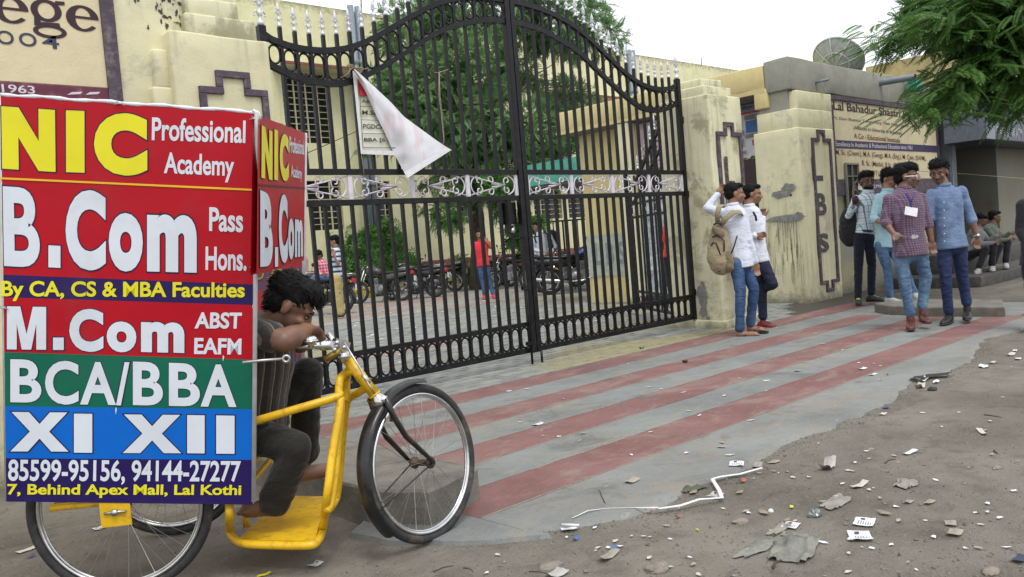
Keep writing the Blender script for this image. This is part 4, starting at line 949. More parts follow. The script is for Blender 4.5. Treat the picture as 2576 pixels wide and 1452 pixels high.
def gate_leaf(name, label, xh, sgn, nbar, scrolls, W_=2.73):
    """xh: hinge side x, sgn: direction to the meeting post"""
    g = thing(name, label, 'gate', (xh+sgn*W_/2, YG, .1), group=None)
    X = lambda u: xh+sgn*u
    pw = .062
    # posts
    mb = MB(); a, b_ = sorted((X(-.0), X(pw))); mb.bbx(a, b_, YG-.03, YG+.03, .11, 3.10, .004); obj('post', mb, M['black_iron'], g)
    a, b_ = sorted((X(W_-pw), X(W_))); obj('post', MB().bbx(a, b_, YG-.032, YG+.032, .11, 3.95, .004), M['black_iron'], g)
    fo = bpy.data.objects.new('post_finial', bigspear_me); COL.objects.link(fo); fo.parent = g; fo.location = Vector((X(pw/2), YG, 3.10))-g.location
    def rail(z0, z1): 
        a, b_ = sorted((X(pw), X(W_-pw))); obj('rail', MB().bbx(a, b_, YG-.02, YG+.02, z0, z1, .003), M['black_iron'], g)
    rail(1.925, 1.975); rail(1.665, 1.715); rail(.385, .43); rail(.115, .165)
    for tb, nm in ((UPP, 'curved_rail'), (LOW, 'curved_rail')):
        pts = [(X(pw*.6+(W_-pw*1.2)*i/36), YG, itp(tb, pw*.6+(W_-pw*1.2)*i/36)) for i in range(37)]
        mb = MB(); vs = []; 
        for p in pts:
            vs += [(p[0], YG-.021, p[2]-.026), (p[0], YG+.021, p[2]-.026), (p[0], YG+.021, p[2]+.026), (p[0], YG-.021, p[2]+.026)]
        fs = [(4*i+j, 4*i+(j+1) % 4, 4*i+4+(j+1) % 4, 4*i+4+j) for i in range(36) for j in range(4)]
        mb.add(vs, fs); obj(nm, mb, M['black_iron'], g)
    sp = (W_-2*pw)/(nbar+1); us = [pw+sp*(i+1) for i in range(nbar)]
    hb = .0142
    for u in us:
        zt = itp(UPP, u)+(.13 if u < 2.3 else .14); x = X(u); bend = random.uniform(-.003, .003)
        mb = MB()
        for z0, z1 in ((.165, .385), (.43, 1.665), (1.975, zt)):
            mb.bx(x-hb, x+hb, YG-hb, YG+hb, z0, z1)
        bo = obj('bar', mb, M['black_iron'], g)
        s_ = bpy.data.objects.new('spearhead', spear_me); COL.objects.link(s_); s_.parent = bo; s_.location = Vector((x, YG, zt))-g.location
    uu = [pw]+us+[W_-pw]
    for i in range(len(uu)-1):
        xc = X((uu[i]+uu[i+1])/2); hw = abs(uu[i+1]-uu[i])/2-.017
        mb = MB(); oval(mb, xc, hw, .172, .378, YG); obj('ring', mb, M['black_iron'], g)
        um = (uu[i]+uu[i+1])/2; slope = abs(itp(LOW, um+.05)-itp(LOW, um-.05))*.35
        mb = MB(); oval(mb, xc, hw, itp(LOW, um)+.03+slope*.3, itp(UPP, um)-.03-slope*.3, YG); obj('ring', mb, M['black_iron'], g)
    # white scroll band
    n = scrolls; w_ = (W_-2*pw)/n
    for i in range(n):
        u0_, u1_ = pw+w_*i+.022, pw+w_*(i+1)-.022; a, b_ = sorted((X(u0_), X(u1_)))
        obj('scroll_panel', scroll_unit(a, b_, 1.722, 1.918, 1 if i % 2 == 0 else -1), M['white_iron'], g)
    for i in range(n+1):
        x = X(pw+w_*i+(.012 if i == 0 else (-.012 if i == n else 0))); obj('scroll_divider', MB().bx(x-.021, x+.021, YG-.01, YG+.01, 1.716, 1.924), M['white_iron'], g)
    return g
gl = gate_leaf('gate_leaf', 'left leaf of the tall black iron gate with the torn banner tied to it', 3.33, 1, 19, 4, 2.765)
gr = gate_leaf('gate_leaf', 'right leaf of the tall black iron gate hinged at the pillar with the letter L', 8.95, -1, 19, 4, 2.845)
# locks and drop bolts
mb = MB(); mb.bbx(5.80, 6.02, YG+.03, YG+.07, 1.43, 1.65, .006); mb.bx(5.84, 5.87, YG-.04, YG+.03, 1.36, 1.67); obj('lock_box', mb, M['black_iron'], gl)
mb = MB(); mb.torus((5.89, YG-.03, 1.40), .022, .005, Vector((0, 1, 0)), 14, 6); mb.lathe([(.001, 0), (.026, 0), (.026, .02), (.001, .02)], (5.89, YG-.045, 1.365), Vector((0, 1, 0)), 14); obj('padlock', mb, M['chrome'], gl)
mb = MB(); mb.tube([(6.0, YG-.045, -.01), (6.0, YG-.045, .95)], .012, 8); mb.bx(5.94, 6.05, YG-.06, YG-.03, .76, .80); mb.bx(5.94, 6.05, YG-.06, YG-.03, .20, .235); obj('drop_bolt', mb, M['black_iron'], gl)
mb = MB(); mb.tube([(6.14, YG-.045, -.01), (6.14, YG-.045, .12)], .012, 8); obj('drop_bolt', mb, M['black_iron'], gr)
mb = MB(); mb.tube([(5.80, YG+.02, 1.28), (6.28, YG-.02, 1.29)], .006, 6); obj('latch_rod', mb, M['black_iron'], gl)
for z_ in (.45, 1.68, 2.6):
    obj('hinge', MB().bbx(8.95, 8.985, YG-.02, YG+.02, z_-.04, z_+.04, .004), M['black_iron'], gr)
# small wicket leaf standing open inwards, behind the right leaf
wk = thing('wicket_leaf', 'small black side gate leaf standing open inwards, seen through the right gate leaf', 'gate', (9.1, 7.0, 0))
ww = 1.12; wA, wB = PZ(1598, 773, .1), PZ(1722, 798, .1); wB.z = wA.z = 0; a0 = wB; dv = (wA-wB).normalized()
P_ = lambda u, z, e=0: a0+dv*u+Vector((0, 0, z))
ww = (wA-wB).length
for u in (0, ww): obj('post', MB().tube([P_(u, .08), P_(u, 2.25 if u else 2.85)], .035, 4), M['black_iron'], wk)
obj('rail', MB().tube([P_(0, .12), P_(ww, .12)], .026, 4), M['black_iron'], wk); obj('rail', MB().tube([P_(0, .36), P_(ww, .36)], .026, 4), M['black_iron'], wk); obj('rail', MB().tube([P_(0, 1.5), P_(ww, 1.5)], .026, 4), M['black_iron'], wk)
obj('rail', MB().tube([P_(0, 1.7), P_(ww, 1.7)], .022, 4), M['black_iron'], wk)
for dz_ in (0, -.26):
    obj('curved_rail', MB().tube([P_(ww*t/12, 2.70+dz_-.75*(1-math.cos(math.pi*t/12))/2) for t in range(13)], .026, 4), M['black_iron'], wk)
for i in range(1, 10):
    u = ww*i/10; zt = 2.80-.75*(1-math.cos(math.pi*i/10))/2; bo = obj('bar', MB().tube([P_(u, .12), P_(u, zt)], .015, 4), M['black_iron'], wk)
    s_ = bpy.data.objects.new('spearhead', spear_me); COL.objects.link(s_); s_.parent = bo; s_.location = P_(u, zt)-wk.location
    mb = MB(); c = P_(u-ww*.05, .24); mb.torus(c, .05, .006, Vector((dv.y, -dv.x, 0)), 16, 5); obj('ring', mb, M['black_iron'], wk)
mb = MB(); c = P_(.05, 1.25); mb.bbx(c.x-.05, c.x+.05, c.y-.03, c.y+.03, 1.1, 1.35, .006); obj('lock_box', mb, M['black_iron'], wk)
mb = MB()
for i in range(4):
    c = P_(ww*(i+.5)/4, 1.6); mb.torus(c, .07, .006, Vector((dv.y, -dv.x, 0)), 20, 5)
obj('scroll_panel', mb, M['white_iron'], wk)
# torn flex banner tied on the left leaf
YBN = YG-.05
bn = thing('banner', 'torn white flex banner with one corner folded over, tied to the gate', 'banner', (4.4, YBN, 2.4))
mt, t_, b_ = newmat('flex_face'); v_ = coord(t_); cc = mixc(t_, ramp(t_, nz(t_, v_, 3, 3), .3, .7), (.62, .62, .42), (.66, .67, .58)); t_.links.new(cc, b_.inputs['Base Color']); b_.inputs['Roughness'].default_value = .45; M['flex'] = mt
mt, t_, b_ = newmat('flex_back'); v_ = coord(t_); cc = mixc(t_, mth(t_, 'MULTIPLY', ramp(t_, nz(t_, coord(t_, (6, 1, 1.6), rot=(0, .75, 0)), 1.2, 2), .48, .58), .55), (.64, .65, .68), (.58, .42, .46)); t_.links.new(cc, b_.inputs['Base Color']); b_.inputs['Roughness'].default_value = .4
b_.inputs['Subsurface Weight'].default_value = 0; M['flexback'] = mt
Bp = lambda px, py, y=YBN: PY(px, py, y)
zz4 = lambda x, y: ((800+x/2.42)/1.26708, (y/2.42)/1.26708)
def grid_sheet(mb, TL, TR, BL, BR, n, m, fn, mi=0):
    vs = []
    for j in range(m+1):
        for i in range(n+1):
            u, v = i/n, j/m; p = TL.lerp(TR, u).lerp(BL.lerp(BR, u), v); d = fn(u, v); vs.append((p.x, p.y-d, p.z))
    mb.add(vs, [(j*(n+1)+i, j*(n+1)+i+1, (j+1)*(n+1)+i+1, (j+1)*(n+1)+i) for j in range(m) for i in range(n)], mi, True)
tl, bl, brr, trr = Bp(*zz4(785, 545)), Bp(*zz4(850, 1190)), Bp(*zz4(1140, 1198)), Bp(*zz4(830, 560))
mb = MB(); grid_sheet(mb, tl, trr, bl, brr, 8, 16, lambda u, v: .01*math.sin(v*9+u*3)*v); obj('face', mb, M['flex'], bn)
mb = MB(); a_, c_ = Bp(*zz4(783, 545), YBN-.003), Bp(*zz4(822, 600), YBN-.003); mb.add([a_, Bp(*zz4(812, 590), YBN-.012), Bp(*zz4(862, 1160), YBN-.012), Bp(*zz4(848, 1188), YBN-.012)], [(0, 1, 2, 3)]); mb.add([Bp(*zz4(848, 1188), YBN-.013), Bp(*zz4(862, 1158), YBN-.013), Bp(*zz4(1140, 1165), YBN-.013), Bp(*zz4(1145, 1200), YBN-.013)], [(0, 1, 2, 3)]); obj('hem', mb, M['paper'], bn)
mb = MB(); q = YBN-.016; mb.add([Bp(*zz4(820, 600), q), Bp(*zz4(900, 740), q), Bp(*zz4(834, 738), q)], [(0, 1, 2)]); obj('red_heading', mb, M['poster_red'] if False else simple('banner_red', (.5, .012, .025), .5), bn)
mb = MB()
for (x0_, y0_, x1_, y1_, s_) in ((855, 765, 935, 793, 'Adm'), (857, 850, 985, 885, 'M.Sc.'), (865, 957, 1030, 993, 'PGDCA'), (872, 1062, 1105, 1100, 'BBA [6 SE')):
    A, B_, C_ = Bp(*zz4(x0_, y1_), q), Bp(*zz4(x1_, y1_+4), q), Bp(*zz4(x0_, y0_), q)
    put_text(mb, s_, A, B_-A, C_-A, (0, -1, 0), .022, 0, .001)
for y_ in (738, 820, 925, 1030, 1138):
    A, B_ = Bp(*zz4(838+(y_-738)*.06, y_), q-.001), Bp(*zz4(905+(y_-738)*.55, y_+3), q-.001); mb.tube([A, B_], .0025, 4)
mb.tube([Bp(*zz4(832, 600), q-.001), Bp(*zz4(864, 1138), q-.001)], .0022, 4)
obj('black_print', mb, M['ink'], bn)
# folded-over flap
TLf, TRf = Bp(*zz4(785, 530), YBN-.02), Bp(*zz4(815, 560), YBN-.02)
edge1 = [zz4(*p) for p in ((790, 535), (880, 700), (960, 880), (1040, 1040), (1105, 1190), (1160, 1290), (1205, 1372))]
edge2 = [zz4(*p) for p in ((800, 532), (930, 650), (1080, 790), (1180, 900), (1330, 1010), (1440, 1090), (1545, 1158))]
mb = MB(); vs = []; m_ = 10; nR = 26
def poly_at(pl, t):
    f = t*(len(pl)-1); i = min(int(f), len(pl)-2); f -= i; return (pl[i][0]+(pl[i+1][0]-pl[i][0])*f, pl[i][1]+(pl[i+1][1]-pl[i][1])*f)
for j in range(nR+1):
    a_, b2 = poly_at(edge1, j/nR), poly_at(edge2, j/nR)
    for i in range(m_+1):
        u = i/m_; px, py = a_[0]+(b2[0]-a_[0])*u, a_[1]+(b2[1]-a_[1])*u
        dd = .03+.035*math.sin(math.pi*u)+.03*math.sin(u*6+j*.25)*(j/nR)+.012*noise.noise(Vector((u*5, j*.4, 0)))
        p = Bp(px, py, YBN-dd); vs.append(p)
mb.add(vs, [(j*(m_+1)+i, j*(m_+1)+i+1, (j+1)*(m_+1)+i+1, (j+1)*(m_+1)+i) for j in range(nR) for i in range(m_)], 0, True)
mb2 = MB(); q1, q2, q3, q4 = Bp(*zz4(1180, 1330), YBN-.085), Bp(*zz4(1500, 1138), YBN-.085), Bp(*zz4(1548, 1156), YBN-.09), Bp(*zz4(1208, 1374), YBN-.09)
obj('folded_flap', mb, M['flexback'], bn); mb2.add([q1, q2, q3, q4], [(0, 1, 2, 3)]); obj('flap_hem', mb2, M['paper'], bn)
mb = MB(); put_text(mb, '3 Years', Bp(*zz4(1270, 990), YBN-.09), Bp(*zz4(1370, 1150), YBN-.09)-Bp(*zz4(1270, 990), YBN-.09), (Bp(*zz4(1290, 975), YBN-.09)-Bp(*zz4(1270, 990), YBN-.09))*-1, (0, -1, 0), .0, 0, .001) if False else None
# strings
mb = MB(); c = Bp(*zz4(785, 520), YBN-.02)
for i in range(4): mb.torus(c+Vector((0, .03, .004*i)), .022+.003*i, .0035, Vector((.2*i-.2, .3, 1)), 12, 5)
mb.tube([c, Bp(*zz4(840, 545), YBN), Bp(*zz4(905, 525), YBN-.0)], .003, 5); mb.tube([c, Bp(*zz4(740, 575), YBN), Bp(*zz4(690, 600), YBN)], .003, 5); mb.tube([c, Bp(*zz4(860, 525), YBN-.02), Bp(*zz4(885, 535), YBN)], .0035, 5); obj('string', mb, M['rope'], bn)
mb = MB(); c = Bp(*zz4(1450, 560), YBN); mb.tube([Bp(*zz4(1410, 560), YBN), c, Bp(*zz4(1522, 537), YBN)], .003, 5); mb.tube([c, Bp(*zz4(1450, 740), YBN-.01), Bp(*zz4(1465, 860), YBN), Bp(*zz4(1488, 1080), YBN), Bp(*zz4(1478, 1120), YBN)], .0035, 5); mb.tube([c, Bp(*zz4(1475, 600), YBN-.01)], .003, 5)
mb.tube([c+Vector((.006, 0, 0)), Bp(*zz4(1458, 740), YBN-.01), Bp(*zz4(1473, 860), YBN), Bp(*zz4(1492, 1080), YBN)], .0025, 5)
obj('tied_string', mb, M['rope'], label='loose jute string tied to the gate bars above the banner corner', cat='string', base=tuple(c))
mb = MB(); mb.tube([Bp(*zz4(850, 1185), YBN), Bp(*zz4(862, 1260), YBN), Bp(*zz4(872, 1345), YBN)], .003, 5); obj('hanging_string', mb, M['rope'], label='short jute string hanging from the lower corner of the banner', cat='string', base=tuple(Bp(*zz4(862, 1260))))
# thin wire behind the left leaf
mb = MB(); mb.tube([PY(*zz4(400, 1195), 6.6), PY(*zz4(600, 1110), 7), PY(*zz4(810, 1015), 7.4)], .004, 5); obj('slack_wire', mb, M['dark'], label='thin dark wire sagging behind the left gate leaf above the scroll band', cat='wire', base=tuple(PY(*zz4(600, 1110), 7)))
# ------------------------------------------------------------------ yellow hand-cranked tricycle and its billboard box
A_ = Vector((.811, -.585, 0)); B_ = Vector((.585, .811, 0)); Zv = Vector((0, 0, 1))     # along the tricycle, and away from us
PANB = A_.x*0+B_.dot(Vector((1.155, 3.31, 0)))      # offset of the near panel plane along B_
def PP(px, py, off=0.0):        # photo pixel on the near panel plane (moved off metres away along B_)
    d = ray(px, py); t = (PANB+off-CO.dot(B_))/d.dot(B_); return CO+d*t
tri = thing('hand_cranked_tricycle', 'bright yellow hand-cranked tricycle carrying the red billboard box', 'tricycle', (1.4, 3.3, 0))
pTR, pBR, pTL, pBL = PP(645, 284), PP(636, 1270), PP(2, 240), PP(16, 1262)
bb = thing('billboard', 'red, green and blue coaching academy billboard box mounted around the tricycle rider', 'billboard', (pBR.x, pBR.y, pBR.z))
def pq(x, y): return PP(x, y, 0)
nN = -B_
def flat(mb, pxs, lift, mi=0): mb.add([PP(x, y, -lift) for x, y in pxs], [tuple(range(len(pxs)))], mi)
def vinyl(name, col, rough=.38): return simple(name, col, rough, var=.04, spec=.22, vs=3, bmp=.35, bs=5, dirt=(col[0]*.75+.02, col[1]*.75+.02, col[2]*.75+.02, .5), ds=5)
M['v_red'] = vinyl('red_vinyl', (.40, .001, .010)); M['v_navy'] = vinyl('navy_vinyl', (.018, .008, .085)); M['v_green'] = vinyl('green_vinyl', (.003, .12, .07)); M['v_blue'] = vinyl('blue_vinyl', (.0, .12, .52))
M['v_yel'] = vinyl('yellow_vinyl', (.72, .66, .02)); M['v_white'] = vinyl('white_vinyl', (.62, .66, .72)); M['v_line'] = vinyl('dark_outline_vinyl', (.02, .012, .05)); M['v_brown'] = vinyl('dark_maroon_vinyl', (.06, .012, .02))
M['v_gold'] = vinyl('gold_line', (.75, .45, .02))
# boundaries of the colour bands on the panel: (y at x=0, y at x=640)
bnd = [(240, 285), (701, 713), (762, 768), (895, 908) if False else (888, 908), (1021, 1031), (1152, 1158), (1263, 1270)]
bnd = [(241, 285), (691, 716), (748, 768), (886, 905), (1022, 1030), (1153, 1157), (1262, 1270)]
edgeL = lambda y: 2+(y-240)*14/1022; edgeR = lambda y: 645-(y-285)*9/985
cols = ['v_red', 'v_navy', 'v_red', 'v_green', 'v_blue', 'v_navy']
back = MB(); k4 = [PP(edgeL(241), 241, .0), PP(edgeR(285), 285, .0), PP(edgeR(1270), 1270, .0), PP(edgeL(1262), 1262, .0)]
back.add([p+B_*.004 for p in k4]+[p+B_*.03 for p in k4], [(0, 1, 2, 3), (7, 6, 5, 4), (0, 4, 5, 1), (1, 5, 6, 2), (2, 6, 7, 3), (3, 7, 4, 0)]); obj('backing_board', back, simple('grey_white_board', (.5, .5, .5), .7), bb)
strip_names = ['red_strip', 'navy_strip', 'red_strip', 'green_strip', 'blue_strip', 'navy_strip']
for i in range(6):
    (a, b2), (c, d) = bnd[i], bnd[i+1]; mb = MB(); n = 16; m_ = 6; vs = []
    for j in range(m_+1):
        for q in range(n+1):
            u = q/n; v = j/m_; yl = a+(c-a)*v; yr = b2+(d-b2)*v; y = yl+(yr-yl)*u; xl, xr = edgeL(yl), edgeR(yr); x = xl+(xr-xl)*u
            p = PP(x, y, 0); nn = .0015*noise.noise(Vector((u*4, y*.01, 1))); vs.append(p+nN*nn)
    mb.add(vs, [(j*(n+1)+q, j*(n+1)+q+1, (j+1)*(n+1)+q+1, (j+1)*(n+1)+q) for j in range(m_) for q in range(n)], 0, True)
    obj(strip_names[i], mb, M[cols[i]], bb)
def ptext(mb, s, TL, BL, BR, bold, mi=0, outline=0, omi=1, lift=.0022, sp=1.0):
    a, c, d = PP(*TL), PP(*BL), PP(*BR); put_text(mb, s, c, d-c, a-c, nN, bold, mi, lift, outline, omi, sp)
z1 = lambda x, y: (x/1.6133/1.26708, y/1.6133/1.26708); z2 = lambda x, y: (x/1.5444/1.26708, (900+y/1.5444)/1.26708)
mb = MB()
ptext(mb, 'N', z1(8, 547), z1(12, 868), z1(287, 885), .07, 0, .018); ptext(mb, 'I', z1(340, 568), z1(341, 886), z1(436, 889), .07, 0, .02); ptext(mb, 'C', z1(484, 575), z1(484, 897), z1(758, 908), .07, 0, .018)
obj('lettering', mb, [M['v_yel'], M['v_line']], bb)
mb = MB(); ptext(mb, 'Professional', z1(783, 603), z1(781, 723), z1(1262, 738), .022); ptext(mb, 'Academy', z1(845, 783), z1(843, 925), z1(1203, 940), .022)
ptext(mb, 'Pass', z1(1077, 1066), z1(1076, 1190), z1(1250, 1196), .025); ptext(mb, 'Hons.', z1(1058, 1268), z1(1057, 1390), z1(1268, 1394), .025)
ptext(mb, 'ABST', z2(962, 147), z2(958, 228), z2(1188, 229), .03); ptext(mb, 'EAFM', z2(958, 273), z2(956, 353), z2(1188, 356), .03)
ptext(mb, '85599-95156, 94144-27277', z2(42, 870), z2(40, 995), z2(1184, 998), .022); obj('lettering', mb, [M['v_white'], M['v_line']], bb)
mb = MB(); flat(mb, [z1(0, 912), z1(1305, 972), z1(1305, 982), z1(0, 922)], .003); obj('gold_line', mb, M['v_gold'], bb)
mb = MB()
ptext(mb, 'B', z1(15, 958), z1(22, 1368), z1(208, 1378), .03, 0, .014); ptext(mb, '.', z1(250, 1262), z1(250, 1375), z1(312, 1378), .05, 0, .02); ptext(mb, 'C', z1(338, 972), z1(338, 1386), z1(545, 1394), .05, 0, .016)
ptext(mb, 'o', z1(560, 1092), z1(560, 1394), z1(735, 1400), .05, 0, .016); ptext(mb, 'm', z1(757, 1100), z1(757, 1396), z1(1012, 1403), .05, 0, .016)
poly_letter(mb, [(0, 0), (.25, 0), (.25, .60), (.38, 0), (.62, 0), (.75, .60), (.75, 0), (1, 0), (1, 1), (.66, 1), (.5, .36), (.34, 1), (0, 1)], PP(*z2(35, 330)), PP(*z2(228, 332))-PP(*z2(35, 330)), PP(*z2(35, 118))-PP(*z2(35, 330)), nN, .022, .0022); ptext(mb, '.', z2(262, 272), z2(262, 333), z2(315, 333), .05, 0, .02); ptext(mb, 'C', z2(342, 128), z2(342, 340), z2(510, 344), .05, 0, .016)
ptext(mb, 'o', z2(526, 190), z2(526, 342), z2(672, 347), .05, 0, .016); ptext(mb, 'm', z2(695, 193), z2(695, 343), z2(908, 348), .05, 0, .016)
for s_, x0_, x1_, yt, yb in (('B', 52, 205, 378, 590), ('C', 223, 388, 384, 600), ('A', 395, 572, 390, 601), ('/', 572, 638, 390, 605), ('B', 655, 803, 390, 604), ('B', 832, 985, 396, 608), ('A', 988, 1165, 402, 611)):
    ptext(mb, s_, z2(x0_, yt), z2(x0_, yb), z2(x1_, yb+3), .028, 0, .012)
for s_, x0_, x1_, yt, yb in (('X', 52, 338, 638, 832), ('I', 365, 455, 646, 838), ('X', 605, 893, 650, 840), ('I', 922, 1008, 653, 841), ('I', 1065, 1155, 655, 843)):
    ptext(mb, s_, z2(x0_, yt), z2(x0_, yb), z2(x1_, yb+1), .04, 0, .014)
obj('lettering', mb, [M['v_white'], M['v_line']], bb)
mb = MB(); ptext(mb, 'By CA, CS & MBA Faculties', z2(8, -8), z2(8, 92), z2(1205, 97), .026); ptext(mb, '7, Behind Apex Mall, Lal Kothi', z2(38, 992), z2(36, 1060), z2(1187, 1062), .026); obj('lettering', mb, M['v_yel'], bb)
# front cross panel (facing the handlebar) : from the near corner to the far corner
cN_T, cN_B = PP(650, 290, .005), PP(645, 692, .005)
def PF(px, py):     # plane through the near corner, perpendicular to A_
    d = ray(px, py); c0 = cN_T.dot(A_); t = (c0-CO.dot(A_))/d.dot(A_); return CO+d*t
fTR, fBR = PF(768, 335), PF(765, 655)
mb = MB(); n = 10
vs = []
for j in range(2):
    for i in range(n+1):
        u = i/n; top = cN_T.lerp(fTR, u)+Zv*(.008*noise.noise(Vector((u*9, 0, 3)))); bot = PF(645, 692).lerp(fBR, u); vs.append(top if j == 0 else bot)
mb.add(vs+[Vector(p)-A_*.02 for p in vs], [(i, i+1, n+2+i, n+1+i) for i in range(n)]+[(2*(n+1)+i, 3*(n+1)+i, 3*(n+1)+i+1, 2*(n+1)+i+1) for i in range(n)]+[(i, 2*n+2+i, 2*n+3+i, i+1) for i in range(n)]+[(n, 2*n+1, 4*n+3, 3*n+2)])
obj('cross_panel', mb, M['v_red'], bb)
def ftext(mb, s, TL, BL, BR, TRr, bold, mi=0, outline=0, omi=1, lift=.004):
    a, c, d = PF(*TL), PF(*BL), PF(*BR); put_text(mb, s, c, d-c, a-c, A_, bold, mi, lift, outline, omi)
zr = lambda x, y: ((800+x/2.42)/1.26708, (y/2.42)/1.26708)
mb = MB(); ftext(mb, 'N', zr(75, 965), zr(72, 1372), zr(158, 1392), 0, .06, 0, .015); ftext(mb, 'I', zr(174, 995), zr(172, 1388), zr(200, 1392), 0, .06, 0, .015); ftext(mb, 'C', zr(215, 1015), zr(215, 1398), zr(286, 1400), 0, .06, 0, .015); obj('lettering', mb, [M['v_yel'], M['v_line']], bb)
mb = MB(); ftext(mb, 'Professional', zr(290, 1050), zr(290, 1180), zr(405, 1195), 0, .02); ftext(mb, 'Academy', zr(303, 1270), zr(303, 1395), zr(388, 1410), 0, .02)
zf = lambda x, y: (x/1.6133/1.26708, y/1.6133/1.26708)
for s_, x0_, x1_, yt, yb in (('B', 652, 684, 478, 672), ('.', 689, 697, 622, 672), ('C', 699, 722, 483, 664), ('o', 723, 738, 548, 655), ('m', 740, 760, 550, 648)):
    a, c, d = PF(x0_, yt), PF(x0_, yb), PF(x1_, yb-(3 if s_ != '.' else 1)); put_text(mb, s_, c, d-c, a-c, A_, .05, 0, .004, .015, 1)
obj('lettering', mb, [M['v_white'], M['v_line']], bb)
mb = MB(); a, b2, c, d = PF(650, 463), PF(766, 472), PF(766, 476), PF(650, 468); mb.add([p+A_*.004 for p in (a, b2, c, d)], [(0, 1, 2, 3)]); obj('dark_line', mb, M['v_brown'], bb)
# far side panel: seen from behind, its print showing through mirrored
FARB = fTR.dot(B_)
def PB(px, py, off=0.0):
    d = ray(px, py); t = (FARB+off-CO.dot(B_))/d.dot(B_); return CO+d*t
fz0, fz1 = .42, fTR.z-.02
ZB = (pTR-pBR).normalized(); fa_ = fTR-ZB*(fTR.z); fL = fa_-A_*.95
for (za, zb, mt_) in ((1.18, fz1, 'v_redb'), (1.06, 1.18, 'v_navyb'), (.80, 1.06, 'v_redb'), (.66, .80, 'v_redb'), (.52, .66, 'v_navyb'), (.42, .52, 'v_redb')):
    if mt_ not in M: M[mt_] = simple(mt_.replace('v_', '')+'_show_through', (.30, .02, .03) if 'red' in mt_ else (.10, .045, .09), .6, var=.1)
    mb = MB(); ps = [fL+ZB*za, fa_+ZB*za, fa_+ZB*zb, fL+ZB*zb]; mb.add(ps+[p+B_*.012 for p in ps], [(0, 1, 2, 3), (7, 6, 5, 4), (0, 4, 5, 1), (1, 5, 6, 2), (2, 6, 7, 3), (3, 7, 4, 0)]); obj('far_panel_strip', mb, M[mt_], bb)
mb = MB()
def mtext(s, px0, px1, yt, yb, mi):      # mirrored print
    a, c, d = PB(px1, yt), PB(px1, yb), PB(px0, yb); put_text(mb, s, c, d-c, a-c, -B_, .03, mi, .004)
mtext('By CA, C', 645, 752, 676, 712, 0); mtext('24/7', 678, 722, 980, 1002, 0); mtext('Acc', 690, 716, 1030, 1062, 1)
obj('mirrored_lettering', mb, [simple('mirrored_gold_print', (.33, .22, .05), .6), simple('mirrored_pink_print', (.35, .24, .27), .6)], bb)
# silver corner rods, white rolled top hem
mb = MB(); mb.tube([PP(646, 283, -.002), PP(638, 1262, -.002)], .009, 8); mb.tube([fTR, fTR-ZB*1.4], .012, 8); mb.tube([pTL+B_*.01, pBL+B_*.01], .01, 8); obj('corner_rod', mb, simple('grey_conduit', (.45, .45, .46), .5), bb)
mb = MB(); k = 30; mb.tube([PP(2+(643*i/k), 238+(45*i/k)+1.5*math.sin(i*.9), .004) for i in range(k+1)], [.007+.002*math.sin(i*2.1) for i in range(k+1)], 8); mb.tube([PP(636, 278, .0), PP(650, 284, .0), PP(655, 300, .0)], .006, 6); obj('rolled_hem', mb, M['paper'], bb)
mb = MB()
for (px, py) in ((640, 300), (640, 672), (6, 776), (300, 262)): c = PP(px, py, -.008); mb.tube([c-A_*.02, c+A_*.012+Zv*.004], .0022, 5); mb.tube([c-A_*.01+Zv*.01, c+A_*.02-Zv*.006], .002, 5)
obj('tie_wire', mb, M['steel'], bb)
mb = MB()
for (px, py, r_) in ((290, 1032, .012), (635, 770, .008), (560, 900, .01)): c = PP(px, py, -.003); mb.add([c, c+A_*.003+Zv*r_, c+A_*.006+Zv*.002, c-Zv*r_*1.5], [(0, 1, 2, 3)])
obj('scuff_mark', mb, M['paper'], bb)
# ---- wheels
def wheel(root_name, parent, c, R_, axis, n_sp=36, tw=.019, hubw=.05, rimmat='chrome'):
    c = Vector(c); ax = Vector(axis).normalized()
    wh = bpy.data.objects.new('wheel', None); COL.objects.link(wh); wh.parent = parent; wh.location = c-wloc(parent); OFF[wh.name] = c.copy()
    mb = MB(); mb.torus(c, R_-tw, tw, ax, 64, 12, flat=(1, .95))
    for i in range(120):        # tread blocks
        t = 2*math.pi*i/120
    t_ = obj('tyre', mb, M['rubber'], wh)
    mb = MB(); mb.torus(c, R_-2*tw-.006, .011, ax, 64, 8, flat=(.8, 1.35)); mb.torus(c, R_-2*tw-.016, .006, ax, 64, 6, flat=(.7, 1)); obj('rim', mb, M[rimmat], wh)
    a = Vector((1, 0, 0)) if abs(ax.x) < .9 else Vector((0, 1, 0)); e1 = (a-ax*a.dot(ax)).normalized(); e2 = ax.cross(e1); rr = R_-2*tw-.018
    mb = MB()
    for i in range(n_sp):
        s_ = 1 if i % 2 else -1; t = 2*math.pi*i/n_sp; q = t+(.5 if (i//2) % 2 else -.5)*1.1
        h = c+ax*s_*hubw*.8+(e1*math.cos(q)+e2*math.sin(q))*.024; r = c+(e1*math.cos(t)+e2*math.sin(t))*rr; mb.tube([h, r], .0011, 4)
    obj('spokes', mb, M['steel'], wh)
    mb = MB(); mb.lathe([(.001, -hubw-.02), (.007, -hubw-.02), (.007, -hubw), (.026, -hubw), (.026, -hubw+.008), (.015, -hubw+.014), (.014, hubw-.014), (.026, hubw-.008), (.026, hubw), (.007, hubw), (.007, hubw+.02), (.001, hubw+.02)], c, ax, 16); obj('hub', mb, M['chrome'] if False else simple('rusty_hub', (.12, .08, .06), .6, .6) if 'rusty_hub' not in bpy.data.materials else bpy.data.materials['rusty_hub'], wh)
    return wh
def PBo(px, py, off):
    d = ray(px, py); t = (PANB+off-CO.dot(B_))/d.dot(B_); return CO+d*t
hubN = PBo(306, 1288, .07); RW = .345
